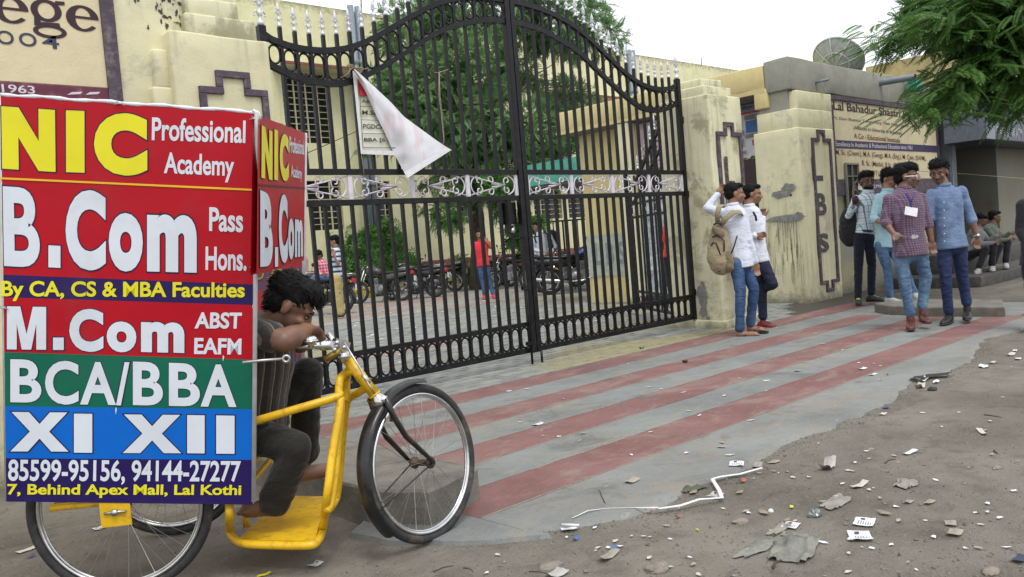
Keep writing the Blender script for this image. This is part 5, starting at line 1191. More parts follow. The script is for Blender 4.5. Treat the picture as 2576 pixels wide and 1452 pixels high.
hubN.z = RW-.02; wheel('w', tri, hubN, RW, B_)
hubF = hubN+B_*.72+A_*.0; wheel('w', tri, hubF, RW, B_)
# front wheel, steered towards the gate
hubW = PZ(1063, 1165, .315); RF = .335; hubW.z = RF-.018
WA = None
# choose steer angle so that the ellipse is ~0.76 as wide as high
steer = math.radians(-14)
def rotz(v, a): return Vector((v.x*math.cos(a)-v.y*math.sin(a), v.x*math.sin(a)+v.y*math.cos(a), v.z))
STE = math.radians(46)
wdir = rotz(A_, STE); wax = Vector((-wdir.y, wdir.x, 0)); wax = (wax+Zv*-.10).normalized()       # leaning slightly
fwl = wheel('w', tri, hubW, RF, wax)
# mudguard: arc from ahead of the crown down the back
e1 = wdir; e2 = Zv; e1 = (e1-wax*e1.dot(wax)).normalized(); e2 = wax.cross(e1)*(1 if wax.cross(e1).z > 0 else -1)
mb = MB(); vs = []; k = 40; m_ = 8; a0_, a1_ = math.radians(78), math.radians(222)
for i in range(k+1):
    a = a0_+(a1_-a0_)*i/k; d = e1*math.cos(a)+e2*math.sin(a)
    for j in range(m_+1):
        q = math.pi*(j/m_-.5)*.95; rr = RF+.004+.018*math.cos(q); vs.append(hubW+d*rr+wax*.034*math.sin(q))
mb.add(vs, [(i*(m_+1)+j, i*(m_+1)+j+1, (i+1)*(m_+1)+j+1, (i+1)*(m_+1)+j) for i in range(k) for j in range(m_)], 0, True)
mb.add([Vector(v)+(hubW-Vector(v)).normalized()*.003 for v in vs], [((i+1)*(m_+1)+j, (i+1)*(m_+1)+j+1, i*(m_+1)+j+1, i*(m_+1)+j) for i in range(k) for j in range(m_)], 0, True)
obj('mudguard', mb, M['blackpaint'], tri)
mb = MB()
for s_ in (-1, 1):
    a = math.radians(200); mb.tube([hubW+wax*.062*s_, hubW+(e1*math.cos(a)+e2*math.sin(a))*(RF+.008)+wax*.03*s_], .0035, 6)
obj('mudguard_stay', mb, M['blackpaint'], tri)
# steering head and fork
crown = PD(958, 1006, (hubW-CO).dot(fw)-.15)
hb_ = crown
crown = hubW+(e1*math.cos(math.radians(122))+e2*math.sin(math.radians(122)))*(RF+.035)
htop = crown+(PD(880, 905, (crown-CO).dot(fw)-.02)-PD(958, 1006, (crown-CO).dot(fw)))
mb = MB()
for s_ in (-1, 1):
    p0 = crown+wax*.045*s_; ax_ = hubW+wax*.066*s_
    mb.tube([p0, p0.lerp(ax_, .25)-e1*.028, p0.lerp(ax_, .55)-e1*.04, p0.lerp(ax_, .82)-e1*.016, ax_], [.013, .013, .012, .010, .008], 10)
obj('fork_blade', mb, M['blackpaint'], tri)
mb = MB(); mb.lathe([(.001, -.03), (.03, -.03), (.033, -.015), (.03, .0), (.022, .012), (.022, .03), (.001, .03)], crown, (htop-crown), 14); mb.tube([crown-wax*.05-Zv*.005, crown+wax*.05-Zv*.005], .014, 8); mb.tube([crown+e1*.03, crown+e1*.07-Zv*.06, crown+e1*.085-Zv*.10], [.012, .009, .008], 6, flat=(1, .5)); mb.box(crown+e1*.08-Zv*.1, (.03, .02, .02)); obj('brake_caliper', mb, M['chrome'], tri)
mb = MB(); mb.tube([crown.lerp(htop, .08), crown.lerp(htop, 1.0)], .023, 14); mb.torus(crown.lerp(htop, .1), .023, .004, htop-crown, 16, 6); mb.torus(crown.lerp(htop, .55), .023, .0025, htop-crown, 16, 6); mb.torus(htop, .023, .004, htop-crown, 16, 6); obj('head_tube', mb, M['tyel'], tri)
stT = htop+(htop-crown)*.62
mb = MB(); mb.tube([htop, stT], .013, 12); mb.lathe([(.018, 0), (.024, .006), (.024, .02), (.014, .03)], htop, (htop-crown), 12); mb.lathe([(.014, -.02), (.02, -.012), (.02, .012), (.014, .02)], htop.lerp(stT, .55), (htop-crown), 12); obj('steering_stem', mb, M['chrome'], tri)
# crank handle box on top of the stem and the handlebar running back to the rider
hd = (stT-CO).dot(fw)
g1_, g2_ = PD(832, 868, hd), PD(745, 872, hd-.05)
mb = MB(); mb.tube([g1_, g1_.lerp(g2_, .45), g2_], [.019, .015, .013], 12); mb.lathe([(.015, 0), (.021, .01), (.021, .05), (.013, .06)], g1_-(g1_-g2_)*.35, (g1_-g2_), 12); obj('handlebar_grip', mb, M['chrome'], tri)
mb = MB(); c = PD(856, 870, hd); mb.box(c, (.07, .03, .045), Matrix.Rotation(.4, 3, 'Y')); mb.box(c+Zv*.018-A_*.01, (.05, .05, .012)); mb.tube([c-B_*.04-Zv*.04+A_*.01, c+B_*.03-Zv*.05+A_*.02], .02, 12); mb.tube([PD(832, 868, hd), PD(868, 858, hd)], .008, 6)
for px, py in ((848, 862), (866, 874), (842, 880)): p = PD(px, py, hd-.03); mb.lathe([(.001, 0), (.009, 0), (.009, .01), (.001, .01)], p, -B_, 6)
obj('crank_bracket', mb, M['chrome'], tri)
mb = MB(); c = PD(838, 892, hd-.02); mb.tube([c-A_*.035-Zv*.018, c+A_*.035+Zv*.015], .014, 10); obj('brass_sleeve', mb, simple('worn_brass', (.32, .22, .05), .45, .8), tri)
mb = MB(); mb.tube([PD(866, 862, hd-.03), PD(905, 925, hd-.03), PD(928, 968, hd-.05), PD(942, 990, hd-.05)], .004, 6); mb.tube([PD(912, 942, hd-.04), PD(930, 965, hd-.04)], .009, 8); mb.tube([PD(853, 884, hd), PD(880, 905, hd)], .005, 6); obj('brake_rod', mb, M['steel'], tri)
mb = MB(); c = PD(781, 855, hd-.06); mb.ell(c, (.028, .028, .018)); mb.tube([c-Zv*.03, c], .012, 8); mb.torus(c-Zv*.004, .029, .003, Zv, 20, 6); obj('bell', mb, M['chrome'], tri)
mb = MB(); mb.tube([PD(610, 912, 3.22), PD(660, 907, 3.24), PD(712, 903, 3.26)], .006, 8); mb.torus(PD(720, 903, 3.26), .012, .006, B_, 16, 6); obj('brake_lever', mb, M['steel'], tri)
# yellow tube frame
def ty(name, pts, r=.0165, n=12):
    mb = MB(); P = [Vector(p) for p in pts]
    # smooth with catmull-rom
    Q = []
    for i in range(len(P)-1):
        a = P[max(0, i-1)]; b2 = P[i]; c = P[i+1]; d = P[min(len(P)-1, i+2)]
        for s_ in range(6):
            t = s_/6; Q.append(.5*((2*b2)+(c-a)*t+(2*a-5*b2+4*c-d)*t*t+(3*b2-a-3*c+d)*t**3))
    Q.append(P[-1]); mb.tube(Q, r, n); return obj(name, mb, M['tyel'], tri)
dN = 3.33; h1 = crown.lerp(htop, .8); h2 = crown.lerp(htop, .3)
ZZ = .115
q = lambda px, py: PZ(px, py, ZZ)
ty('frame_tube', [PP(560, 1085, .03), PP(640, 1060, .08), PD(760, 1025, dN+.04), PD(848, 998, dN+.09), PD(852, 985, dN+.1), PD(855, 955, dN+.12), PD(868, 940, dN+.15), PD(885, 934, (h1-CO).dot(fw)), h1])
ty('frame_tube', [h1-A_*.01, PD(872, 950, dN+.2), PD(871, 985, dN+.21), PD(868, 1010, dN+.2)])
# near upright loop down round the footboard
ty('frame_tube', [PD(857, 1000, dN+.1), PD(850, 1060, dN+.06), PD(835, 1150, dN+.02), PD(822, 1255, dN-.02), q(812, 1330), q(800, 1360), q(778, 1372), q(700, 1372), q(620, 1368), q(588, 1355), q(577, 1335), PP(577, 1300, .04), PP(577, 1262, .06)])
ty('frame_tube', [h2, PD(898, 990, dN+.24), PD(876, 1005, dN+.26), PD(869, 1035, dN+.27), PD(862, 1100, dN+.27), PD(850, 1230, dN+.27), PD(842, 1262, dN+.25), PD(828, 1282, dN+.16)])
ty('frame_tube', [PD(860, 1010, dN+.18), PD(853, 1100, dN+.12), PD(843, 1200, dN+.05), PD(834, 1262, dN+.02), PD(822, 1288, dN-.02)], .0145)
# footboard
mb = MB(); c4 = [q(606, 1358), q(795, 1362), q(832, 1262), q(700, 1248)]; c4 = [q(600, 1362), q(792, 1364), q(822, 1252), q(712, 1250)]
mb.add([Vector(p)+Zv*.006 for p in c4]+[Vector(p)-Zv*.008 for p in c4], [(0, 1, 2, 3), (7, 6, 5, 4), (0, 4, 5, 1), (1, 5, 6, 2), (2, 6, 7, 3), (3, 7, 4, 0)]); obj('footboard', mb, M['tyel'], tri)
far_foot = q(850, 1250)
# rear axle frame under the box, brackets
zA = hubN.z+.05
ty('frame_tube', [hubN-A_*.24+B_*-.035+Zv*.035, hubN+A_*.38-B_*.035+Zv*.03], .014); ty('frame_tube', [hubN-A_*.24+B_*.76+Zv*.035, hubN+A_*.5+B_*.76+Zv*.03], .014)
ty('frame_tube', [hubN-A_*.23+Zv*.035, hubN-A_*.23+B_*.74+Zv*.035], .014); ty('frame_tube', [hubN+A_*.40+Zv*.1-B_*.02, hubN+A_*.40+B_*.72+Zv*.1], .014)
mb = MB(); c = hubN-B_*.068
for dx in (-.045, .045): pass
mb.add([c+A_*dx+Zv*dz for dx, dz in ((-.055, .05), (.055, .05), (.055, -.055), (-.055, -.055))]+[c+A_*dx+Zv*dz+B_*.006 for dx, dz in ((-.055, .05), (.055, .05), (.055, -.055), (-.055, -.055))], [(3, 2, 1, 0), (4, 5, 6, 7), (0, 1, 5, 4), (1, 2, 6, 5), (2, 3, 7, 6), (3, 0, 4, 7)]); obj('axle_plate', mb, M['tyel'], tri)
mb = MB(); mb.lathe([(.001, 0), (.011, 0), (.014, .006), (.012, .016), (.001, .018)], c, -B_, 8); mb.tube([c-A_*.04-B_*.004, c+A_*.04-B_*.004], .006, 6); obj('axle_nut', mb, M['steel'], tri)
ty('frame_tube', [PP(560, 1262, .1), PP(650, 1150, .42), PP(690, 1120, .5)], .012); ty('seat_post', [PP(600, 1120, .3)+Zv*-.1, PP(600, 1120, .3)+Zv*-.35], .014)
ty('backrest_post', [Vector((fTR.x, fTR.y, .62))-A_*.25-B_*.05, Vector((fTR.x, fTR.y, 1.0))-A_*.24-B_*.05], .013); ty('frame_tube', [PP(620, 1230, .3), PP(690, 1140, .5), PP(700, 1090, .55)], .012)
# wooden seat and cushion
sc_ = PP(560, 1100, .38); mb = MB(); R3 = Matrix((A_, B_, Zv)).transposed(); mb.box((sc_.x, sc_.y, .50), (.5, .5, .04), R3); obj('seat_board', mb, M['brown'], tri)
mb = MB(); mb.box((sc_.x, sc_.y, .545), (.46, .46, .05), R3); obj('seat_cushion', mb, M['blackpaint'], tri)
# ------------------------------------------------------------------ people
JOBS = []
def remesh_job(mb, voxel, smooth, done):
    me = bpy.data.meshes.new('tmp'); me.from_pydata(mb.v, [], mb.f); ob = bpy.data.objects.new('tmp', me); COL.objects.link(ob)
    r = ob.modifiers.new('r', 'REMESH'); r.mode = 'VOXEL'; r.voxel_size = voxel; r.adaptivity = 0
    if smooth: s = ob.modifiers.new('s', 'SMOOTH'); s.factor = .5; s.iterations = smooth
    JOBS.append((ob, done))
def run_jobs():
    dg = bpy.context.evaluated_depsgraph_get()
    for ob, done in JOBS:
        me = bpy.data.meshes.new_from_object(ob.evaluated_get(dg)); done(me)
    for ob, done in JOBS:
        m_ = ob.data; bpy.data.objects.remove(ob); bpy.data.meshes.remove(m_)
    JOBS.clear()
def wrinkle(me, amp, fs=(9, 9, 22), seed=0, stack=0):
    n = len(me.vertices); co = np.empty(n*3); me.vertices.foreach_get('co', co); co = co.reshape(-1, 3)
    no = np.empty(n*3); me.vertices.foreach_get('normal', no) if hasattr(me.vertices[0], 'normal') else None; no = no.reshape(-1, 3)
    d = np.empty(n)
    for i in range(n):
        c = co[i]; q = Vector((c[0]*fs[0]+seed, c[1]*fs[1], c[2]*fs[2]))
        w_ = noise.noise(q); v = (1-abs(w_)*2.2); d[i] = amp*v*.7+amp*.5*noise.noise(q*.45)
    if stack and n: zl = co[:, 2]-co[:, 2].min(); d *= 1+.8*np.exp(-(zl/.16)**2)+.7*np.exp(-((zl-.47)/.1)**2)
    co += no*d[:, None]; me.vertices.foreach_set('co', co.ravel()); me.update()
def cloth(name, col, fn=None, rough=.85, world_scale=1):
    """woven cloth; fn(t, vec) may return a socket with the pattern colour"""
    mt, t, b = newmat(name); v = coord(t); b.inputs['Roughness'].default_value = rough; b.inputs['Specular IOR Level'].default_value = .2
    base = fn(t, v) if fn else None
    n1 = nz(t, v, 5, 4, .6); n2 = nz(t, v, 160, 2)
    if base is None: base = mixc(t, ramp(t, n1, .3, .7), [c*.86 for c in col], [min(1, c*1.08) for c in col])
    t.links.new(base, b.inputs['Base Color']); b.inputs['Sheen Weight'].default_value = .15
    bump(t, b, mth(t, 'ADD', nz(t, coord(t, (1, 1, 2.2)), 9, 4, .6, .9), mth(t, 'MULTIPLY', n2, .08)), .5, .03); return mt
def lines(t, v, axis, freq, width, off=0.0):
    sx = N(t, 'ShaderNodeSeparateXYZ'); t.links.new(v, sx.inputs[0]); f = mth(t, 'FRACT', mth(t, 'ADD', mth(t, 'MULTIPLY', sx.outputs[axis], freq), 50.0+off)); return mth(t, 'LESS_THAN', f, width)
def denim(name, col, lite):
    mt, t, b = newmat(name); v = coord(t); n1 = nz(t, coord(t, (1, 1, .5)), 5, 5, .6); n2 = nz(t, v, 45, 3)
    c = mixc(t, ramp(t, n1, .42, .72), col, lite); c = mixc(t, mth(t, 'MULTIPLY', ramp(t, n2, .5, .8), .3), c, [x*.6 for x in col]); t.links.new(c, b.inputs['Base Color']); b.inputs['Roughness'].default_value = .9
    bump(t, b, mth(t, 'ADD', nz(t, coord(t, (1, 1, 2.5)), 10, 4, .6, .8), mth(t, 'MULTIPLY', n2, .1)), .8, .035); return mt
def skin(name, col):
    mt, t, b = newmat(name); v = coord(t); c = mixc(t, ramp(t, nz(t, v, 10, 4), .3, .7), [x*.85 for x in col], [x*1.12 for x in col]); t.links.new(c, b.inputs['Base Color']); b.inputs['Roughness'].default_value = .48
    b.inputs['Subsurface Weight'].default_value = .08; b.inputs['Subsurface Radius'].default_value = (.01, .004, .002); bump(t, b, nz(t, v, 90, 3), .12, .004); return mt
M['skin1'] = skin('brown_skin', (.25, .13, .08)); M['skin2'] = skin('dark_brown_skin', (.165, .083, .052)); M['skin3'] = skin('warm_brown_skin', (.27, .145, .09))
mt, t_, b_ = newmat('black_hair'); b_.inputs['Base Color'].default_value = (.008, .007, .007, 1); b_.inputs['Roughness'].default_value = .5; b_.inputs['Specular IOR Level'].default_value = .15; b_.inputs['Roughness'].default_value = .7; M['hair'] = mt
M['eyewhite'] = simple('eye_white', (.36, .32, .29), .3, var=.02); M['iris'] = simple('dark_iris', (.01, .006, .005), .2, var=.02); M['lip'] = simple('lip_brown', (.16, .06, .05), .5)
M['sole'] = simple('pale_sole', (.45, .45, .42), .8); M['leather'] = simple('black_shoe', (.015, .015, .017), .5)
PEOPLE = []
def person(label, d, P, face, cl, hs=.225, vox=.011, hair='short', group=None, tilt=0.0, name='person'):
    """P: joint -> (px, py[, depth offset]); joints: head neck sl sr el er wl wr hl hr pl pr kl kr al ar tl tr (l = picture left)
       cl: dict(shirt=mat, sleeve='long'/'roll'/'short', pants=mat, shoe=mat, skin=mat, tuck=0/1)"""
    J = {k: PD(v[0], v[1], d+(v[2] if len(v) > 2 else 0)) for k, v in P.items()}
    if 'KDBG' in globals(): print('KD', label[:50], [round(J[q].z, 3) for q in ('tl', 'tr', 'al', 'ar') if q in J], round(d, 2))
    hips = (J['pl']+J['pr'])*.5; feet = [J[k] for k in ('al', 'ar') if k in J]
    base = Vector((hips.x, hips.y, min([p.z for p in feet]+[hips.z])-.08 if feet else hips.z-.8))
    root = thing(name, label, 'person', tuple(base), group)
    S = hs/.225; sk = M[cl.get('skin', 'skin1')]
    F_ = (r0*face[0]+Zv_*face[1]+f0*face[2]).normalized(); upv = (Zv_+r0*tilt); upv = (upv-F_*upv.dot(F_)).normalized(); Rr = F_.cross(upv).normalized()
    Rm = Matrix((Rr, F_, upv)).transposed()
    H = J['head']; hp = lambda x, y, z: H+Rm @ Vector((x*S, y*S, z*S))
    def he(mb, c, r): mb.ell(hp(*c), tuple(q*S for q in r), Rm, 14, 10)
    mb = MB()
    he(mb, (0, -.012, .030), (.074, .092, .082)); he(mb, (0, .022, -.030), (.058, .066, .072)); he(mb, (0, .052, -.078), (.030, .030, .026)); he(mb, (0, .070, .020), (.052, .020, .014))
    mb.capsule(hp(0, .086, .008), hp(0, .102, -.030), .008*S, .0125*S, 8); he(mb, (.012, .094, -.034), (.008, .009, .007)); he(mb, (-.012, .094, -.034), (.008, .009, .007))
    for s_ in (-1, 1): he(mb, (s_*.075, -.006, -.008), (.008, .017, .029)); he(mb, (s_*.038, .066, -.022), (.02, .018, .018))
    he(mb, (0, .083, -.056), (.022, .010, .005)); he(mb, (0, .081, -.066), (.019, .010, .006))
    nk = J['neck']; mb.capsule(hp(0, -.015, -.04), nk, .052*S, .056*S, 12); mb.capsule(nk, nk.lerp(hips, .2), .058*S, .07*S, 12)
    am = cl.get('arm', 1.0); chest = nk.lerp(hips, .32); waist = nk.lerp(hips, .75)
    mb.capsule(chest, waist, .075, .07, 12)
    for s_ in ('l', 'r'):
        if 's'+s_ in J: mb.capsule(nk.lerp(J['s'+s_], .3)+(hips-nk)*.12, J['s'+s_]+(hips-nk)*.06, .036, .034, 10)
        if 'e'+s_ in J and 's'+s_ in J: mb.capsule(J['s'+s_], J['e'+s_], .042*am, .038*am, 12)
        if 'w'+s_ in J and 'e'+s_ in J:
            mb.capsule(J['e'+s_], J['e'+s_].lerp(J['w'+s_], .35), .037*am, .040*am, 12); mb.capsule(J['e'+s_].lerp(J['w'+s_], .35), J['w'+s_], .040*am, .027, 12)
        if 'h'+s_ in J and 'w'+s_ in J:
            w0, h0 = J['w'+s_], J['h'+s_]; dv = (h0-w0); L = max(.13, min(dv.length*1.0, .19))*S; dv.normalize()
            side = dv.cross(fw).normalized() if abs(dv.dot(fw)) < .95 else r0.copy()
            nrm = dv.cross(side).normalized(); curl = cl.get('curl'+s_, .35)
            pal = w0+dv*L*.28; Rp = Matrix((side, dv, nrm)).transposed(); mb.ell(pal, (.040*S, L*.33, .016*S), Rp, 12, 8)
            for fi, (off, ln) in enumerate(((-.028, .40), (-.010, .46), (.009, .43), (.026, .34))):
                p0 = w0+dv*L*.52+side*off*S; a = curl; p1 = p0+(dv*math.cos(a*.7)+nrm*math.sin(a*.7))*L*ln*.42; p2 = p1+(dv*math.cos(a*1.8)+nrm*math.sin(a*1.8))*L*ln*.33; p3 = p2+(dv*math.cos(a*2.8)+nrm*math.sin(a*2.8))*L*ln*.25
                mb.capsule(w0+dv*L*.3+side*off*.8*S, p0, .010*S, .0095*S, 7); mb.capsule(p0, p1, .0092*S, .0088*S, 7); mb.capsule(p1, p2, .0088*S, .008*S, 7); mb.capsule(p2, p3, .008*S, .0065*S, 7)
            tb = w0+dv*L*.18-side*.034*S; t1 = tb+(dv*.75-side*.5+nrm*.3).normalized()*L*.25; t2 = t1+(dv*.95-side*.1+nrm*.4).normalized()*L*.18
            mb.capsule(w0+dv*L*.1-side*.015*S, tb, .013*S, .012*S, 7); mb.capsule(tb, t1, .0115*S, .010*S, 7); mb.capsule(t1, t2, .010*S, .0075*S, 7)
        if 'a'+s_ in J and 'k'+s_ in J:
            mb.capsule(J['p'+s_], J['k'+s_], .065, .045, 10); mb.capsule(J['k'+s_], J['a'+s_], .045, .034, 10)
            if cl.get('barefoot') and 't'+s_ in J:
                a_, t2 = J['a'+s_], J['t'+s_]; fd = (t2-a_); fd.z = 0; fl = fd.length; fd.normalize(); sd_ = Vector((-fd.y, fd.x, 0)); gz_ = min(a_.z-.06, t2.z)
                mb.capsule(a_, Vector((a_.x, a_.y, gz_+.03))-fd*.02, .034, .03, 10); mid = Vector((a_.x, a_.y, gz_+.025))+fd*max(.12, fl*.75)
                mb.capsule(Vector((a_.x, a_.y, gz_+.035)), mid, .036, .034, 10)
                for q in range(5): p0 = mid+sd_*(-.032+.016*q); mb.capsule(p0, p0+fd*(.045-.005*abs(q-1))-Zv_*.006, .0115, .010, 7)
    def fin(me):
        for p in me.polygons: p.use_smooth = True
        me.materials.clear(); me.materials.append(sk); off = base; 
        me.transform(Matrix.Translation(-off)); o = bpy.data.objects.new('body', me); COL.objects.link(o); o.parent = root
    remesh_job(mb, min(vox, .0085) if vox < .012 else vox*.85, 2, fin)
    def garment(nm, gm, mat, amp, sm=3, seed=0, v=None, fs=(11, 11, 13), stack=0):
        def fin2(me):
            me.transform(Matrix.Translation(-base)); wrinkle(me, amp, fs, seed, stack)
            for p in me.polygons: p.use_smooth = True
            me.materials.clear(); me.materials.append(mat); o = bpy.data.objects.new(nm, me); COL.objects.link(o); o.parent = root
        remesh_job(gm, v or vox, sm, fin2)
    # shirt
    g = MB(); fr = cl.get('fat', 1.0); shv = (J['sr']-J['sl']) if 'sr' in J and 'sl' in J else r0*.3
    shn = shv.normalized() if shv.length > .1 else r0; ax = (hips-nk).normalized(); shn = (shn-ax*shn.dot(ax)).normalized(); fn_ = shn.cross(ax).normalized(); Rt = Matrix((shn, fn_, ax)).transposed(); hw = max(.14, shv.length*.5)
    tl_ = (hips-nk).length
    def torso(secs, gm, pw=2.5, n=20):
        vs = []; k = len(secs)
        for (t, rx, ry) in secs:
            for j in range(n):
                q = 2*math.pi*j/n; c_, s_ = math.cos(q), math.sin(q); vs.append(nk+ax*tl_*t+shn*rx*hw*math.copysign(abs(c_)**(2/pw), c_)+fn_*ry*fr*math.copysign(abs(s_)**(2/pw), s_))
        gm.add(vs, [(i*n+j, i*n+(j+1) % n, (i+1)*n+(j+1) % n, (i+1)*n+j) for i in range(k-1) for j in range(n)]+[tuple(range(n-1, -1, -1)), tuple((k-1)*n+j for j in range(n))], 0, True)
    hem_ = cl.get('hemt', 1.07)
    secs = [(-.03, .36, .052), (.03, .60, .072), (.09, .86, .088), (.18, .96, .104), (.34, .99, .116), (.52, .93, .110), (.70, .88, .106), (.86, .90, .110), (.98, .94, .116)]
    if not cl.get('tuck'): secs += [(hem_-.03, .97, .120), (hem_, .97, .121)]
    torso(secs, g)
    for s_ in ('l', 'r'):
        if 's'+s_ not in J: continue
        s0 = J['s'+s_]; g.capsule(nk+ax*.06, s0+ax*.015, .045, .054, 12)
        if 'e'+s_ in J:
            sv = cl.get('sleeve', 'long'); e0 = J['e'+s_]
            if sv == 'short': g.capsule(s0, s0.lerp(e0, .55), .058, .060, 12); g.capsule(s0.lerp(e0, .5), s0.lerp(e0, .66), .058, .062, 12)
            elif sv == 'roll': g.capsule(s0, e0, .056, .046, 12); q = e0.lerp(J['w'+s_], .18) if 'w'+s_ in J else e0; g.capsule(e0, q, .050, .052, 12); g.capsule(q, e0.lerp(J['w'+s_], .24) if 'w'+s_ in J else q, .055, .055, 12)
            else:
                g.capsule(s0, e0, .056, .044, 12)
                if 'w'+s_ in J: g.capsule(e0, e0.lerp(J['w'+s_], .92), .047, .035, 12); g.capsule(e0.lerp(J['w'+s_], .84), e0.lerp(J['w'+s_], .95), .038, .038, 12)
    garment('shirt', g, cl['shirt'], cl.get('wr', .0048), 3, len(label) % 50)
    # collar
    g = MB(); c0 = nk+(-ax)*.012
    g.torus(c0+F_*.004, .058*S, .012, -ax, 20, 8, flat=(1, 1.9))
    for s_ in (-1, 1): g.capsule(c0+F_*.056+shn*.012*s_, c0+F_*.075+shn*.042*s_+ax*.045, .009, .007, 8)
    garment('collar', g, cl['shirt'], .0, 1, v=.007 if vox < .012 else vox*.8)
    # trousers
    g = MB(); g.ell(hips-ax*0+ax*.02, (hw*.80, .100*fr, .10), Rt, 14, 8)
    for s_ in ('l', 'r'):
        if 'k'+s_ not in J: continue
        p0, k0, a0_ = J['p'+s_], J['k'+s_], J['a'+s_]; tw = cl.get('legw', 1.0)
        g.capsule(p0+ax*.03, k0, .080*tw, .060*tw, 12); g.capsule(k0, a0_.lerp(k0, .12), .060*tw, .048*tw*cl.get('hem', 1.0), 12); g.capsule(a0_.lerp(k0, .2), a0_.lerp(k0, .02), .052*tw, .051*tw*cl.get('hem', 1.0), 12)
        g.capsule(hips+ax*.04, p0+ax*.03, .085, .078, 12)
    if 'kl' in J or 'kr' in J: garment('trousers', g, cl['pants'], cl.get('wrp', .005), 3, 7, fs=(10, 10, 17), stack=1)
    if cl.get('belt'):
        g = MB(); g.torus(hips-ax*.045, hw*.80, .016, ax, 28, 8, flat=(1, 1.3)); garment('belt', g, M['leather'], 0, 1)
    # shoes
    if not cl.get('barefoot'):
        for s_ in ('l', 'r'):
            if 't'+s_ not in J or 'a'+s_ not in J: continue
            a_, t2 = J['a'+s_], J['t'+s_]; fd = (t2-a_); fd.z = 0; fl = max(.16, min(.24, fd.length+.04)); fd = fd.normalized() if fd.length > .01 else F_.copy(); gz_ = min(t2.z, a_.z-.05); lift = gz_
            sd_ = Vector((-fd.y, fd.x, 0)); Rs = Matrix((fd, sd_, Zv_)).transposed(); c = Vector((a_.x, a_.y, lift))-fd*.035
            g = MB(); mt2 = MB()
            def lf(secs, mbx): 
                m2 = MB(); m2.loft(secs, 14, 0, True, 2.4); mbx.add([c+Rs @ Vector(v) for v in m2.v], m2.f, 0, True)
            hi = .075 if not cl.get('boot') else .115
            lf([(-.035, 0, .04, .02, .028), (-.02, 0, .045, .033, .036), (.03, 0, .05, .037, .045), (.09, 0, .042, .041, .036), (.15*fl/.2, 0, .032, .046, .026), (.215*fl/.2, 0, .026, .036, .019), (.245*fl/.2, 0, .022, .015, .012)], g)
            q = c+fd*.03; g.capsule(q+Zv_*.05, q+Zv_*hi, .040, .040, 12)
            lf([(-.042, 0, .008, .02, .010), (-.02, 0, .009, .037, .012), (.09, 0, .008, .044, .011), (.15*fl/.2, 0, .008, .050, .011), (.225*fl/.2, 0, .009, .038, .011), (.258*fl/.2, 0, .010, .012, .009)], mt2)
            so_ = None
            g.v = list(g.v); sh = obj('shoe', g, cl.get('shoe', M['leather']), root); obj('sole', mt2, cl.get('solem', M['sole']), sh)
            if cl.get('lace'):
                l_ = MB()
                for i in range(4): p = c+fd*(.06+.022*i)+Zv_*(.088-.008*i); l_.tube([p-sd_*.022, p+Zv_*.004, p+sd_*.022], .0045, 5)
                obj('laces', l_, cl['lace'], sh)
    # hair
    g = MB()
    if hair != 'none':
        he(g, (0, -.026, .052), (.080, .090, .072)); he(g, (0, -.050, .008), (.072, .060, .072)); he(g, (0, .036, .090), (.060, .048, .026))
        if hair in ('full', 'mop'): he(g, (0, .012, .092), (.076, .078, .042)); he(g, (0, -.045, .06), (.084, .074, .070)); he(g, (0, .060, .080), (.054, .032, .024))
        def fin3(me):
            me.transform(Matrix.Translation(-base)); wrinkle(me, .006*S, (55, 55, 40), 3)
            for p in me.polygons: p.use_smooth = True
            # tufts
            rnd = random.Random(len(me.vertices)); vs = [v.co.copy() for v in me.vertices]; ns = [v.normal.copy() for v in me.vertices]; t = MB(); nT = {'short': 260, 'full': 620, 'mop': 1500}[hair]
            cc = H-base; lng = {'short': .012, 'full': .024, 'mop': .026}[hair]*S
            for _ in range(nT):
                i = rnd.randrange(len(vs)); p, n_ = vs[i], ns[i]; rel = Rm.transposed() @ (p-cc)
                if rel.z < -.02*S and rel.y > -.02: continue
                dirv = (Rm @ Vector((rnd.uniform(-.4, .4), .55 if rel.y > 0 else -.35, -.55 if rel.y > .02 or rel.z < .02 else -.1))); dirv = (dirv-n_*dirv.dot(n_)*.7+n_*(rnd.uniform(.0, .18) if hair == 'mop' else rnd.uniform(.1, .55))).normalized()
                sdv = n_.cross(dirv).normalized()*.0035*S; L = lng*rnd.uniform(.6, 1.4); a = p-n_*.003; b2 = a+dirv*L*.5+n_*.003; c2 = a+dirv*L-n_*.002
                t.add([a-sdv, a+sdv, b2-sdv*.8, b2+sdv*.8, c2], [(0, 1, 3, 2), (2, 3, 4)], 0, True)
            me2 = MB(); me2.v = [tuple(v) for v in vs]; me2.f = [tuple(p.vertices) for p in me.polygons]; me2.m = [0]*len(me2.f); me2.sm = [True]*len(me2.f)
            o_ = len(me2.v); me2.v += t.v; me2.f += [tuple(i+o_ for i in q) for q in t.f]; me2.m += t.m; me2.sm += t.sm
            obj('hair', me2, M['hair'], root, local=True)
        remesh_job(g, min(vox, .009), 1, fin3)
    # face parts
    e = MB(); ir = MB(); br = MB()
    for s_ in (-1, 1):
        e = MB(); e.ell(hp(s_*.030, .076, .003), (.0135*S, .008*S, .0075*S), Rm, 10, 6); ey = obj('eye', e, sk if cl.get('closed') else M['eyewhite'], root)
        ir = MB(); ir.ell(hp(s_*.030, .0815, .003), (.0068*S, .004*S, .0068*S), Rm, 8, 6); ir.ell(hp(s_*.030, .079, .0105), (.0140*S, .006*S, .0016*S), Rm, 8, 4); obj('iris', ir, M['iris'], ey)
        br = MB(); br.tube([hp(s_*.013, .089, .022), hp(s_*.032, .085, .028), hp(s_*.050, .070, .022)], [.0026*S, .0030*S, .0014*S], 6, flat=(1, .8)); obj('eyebrow', br, M['hair'], root)
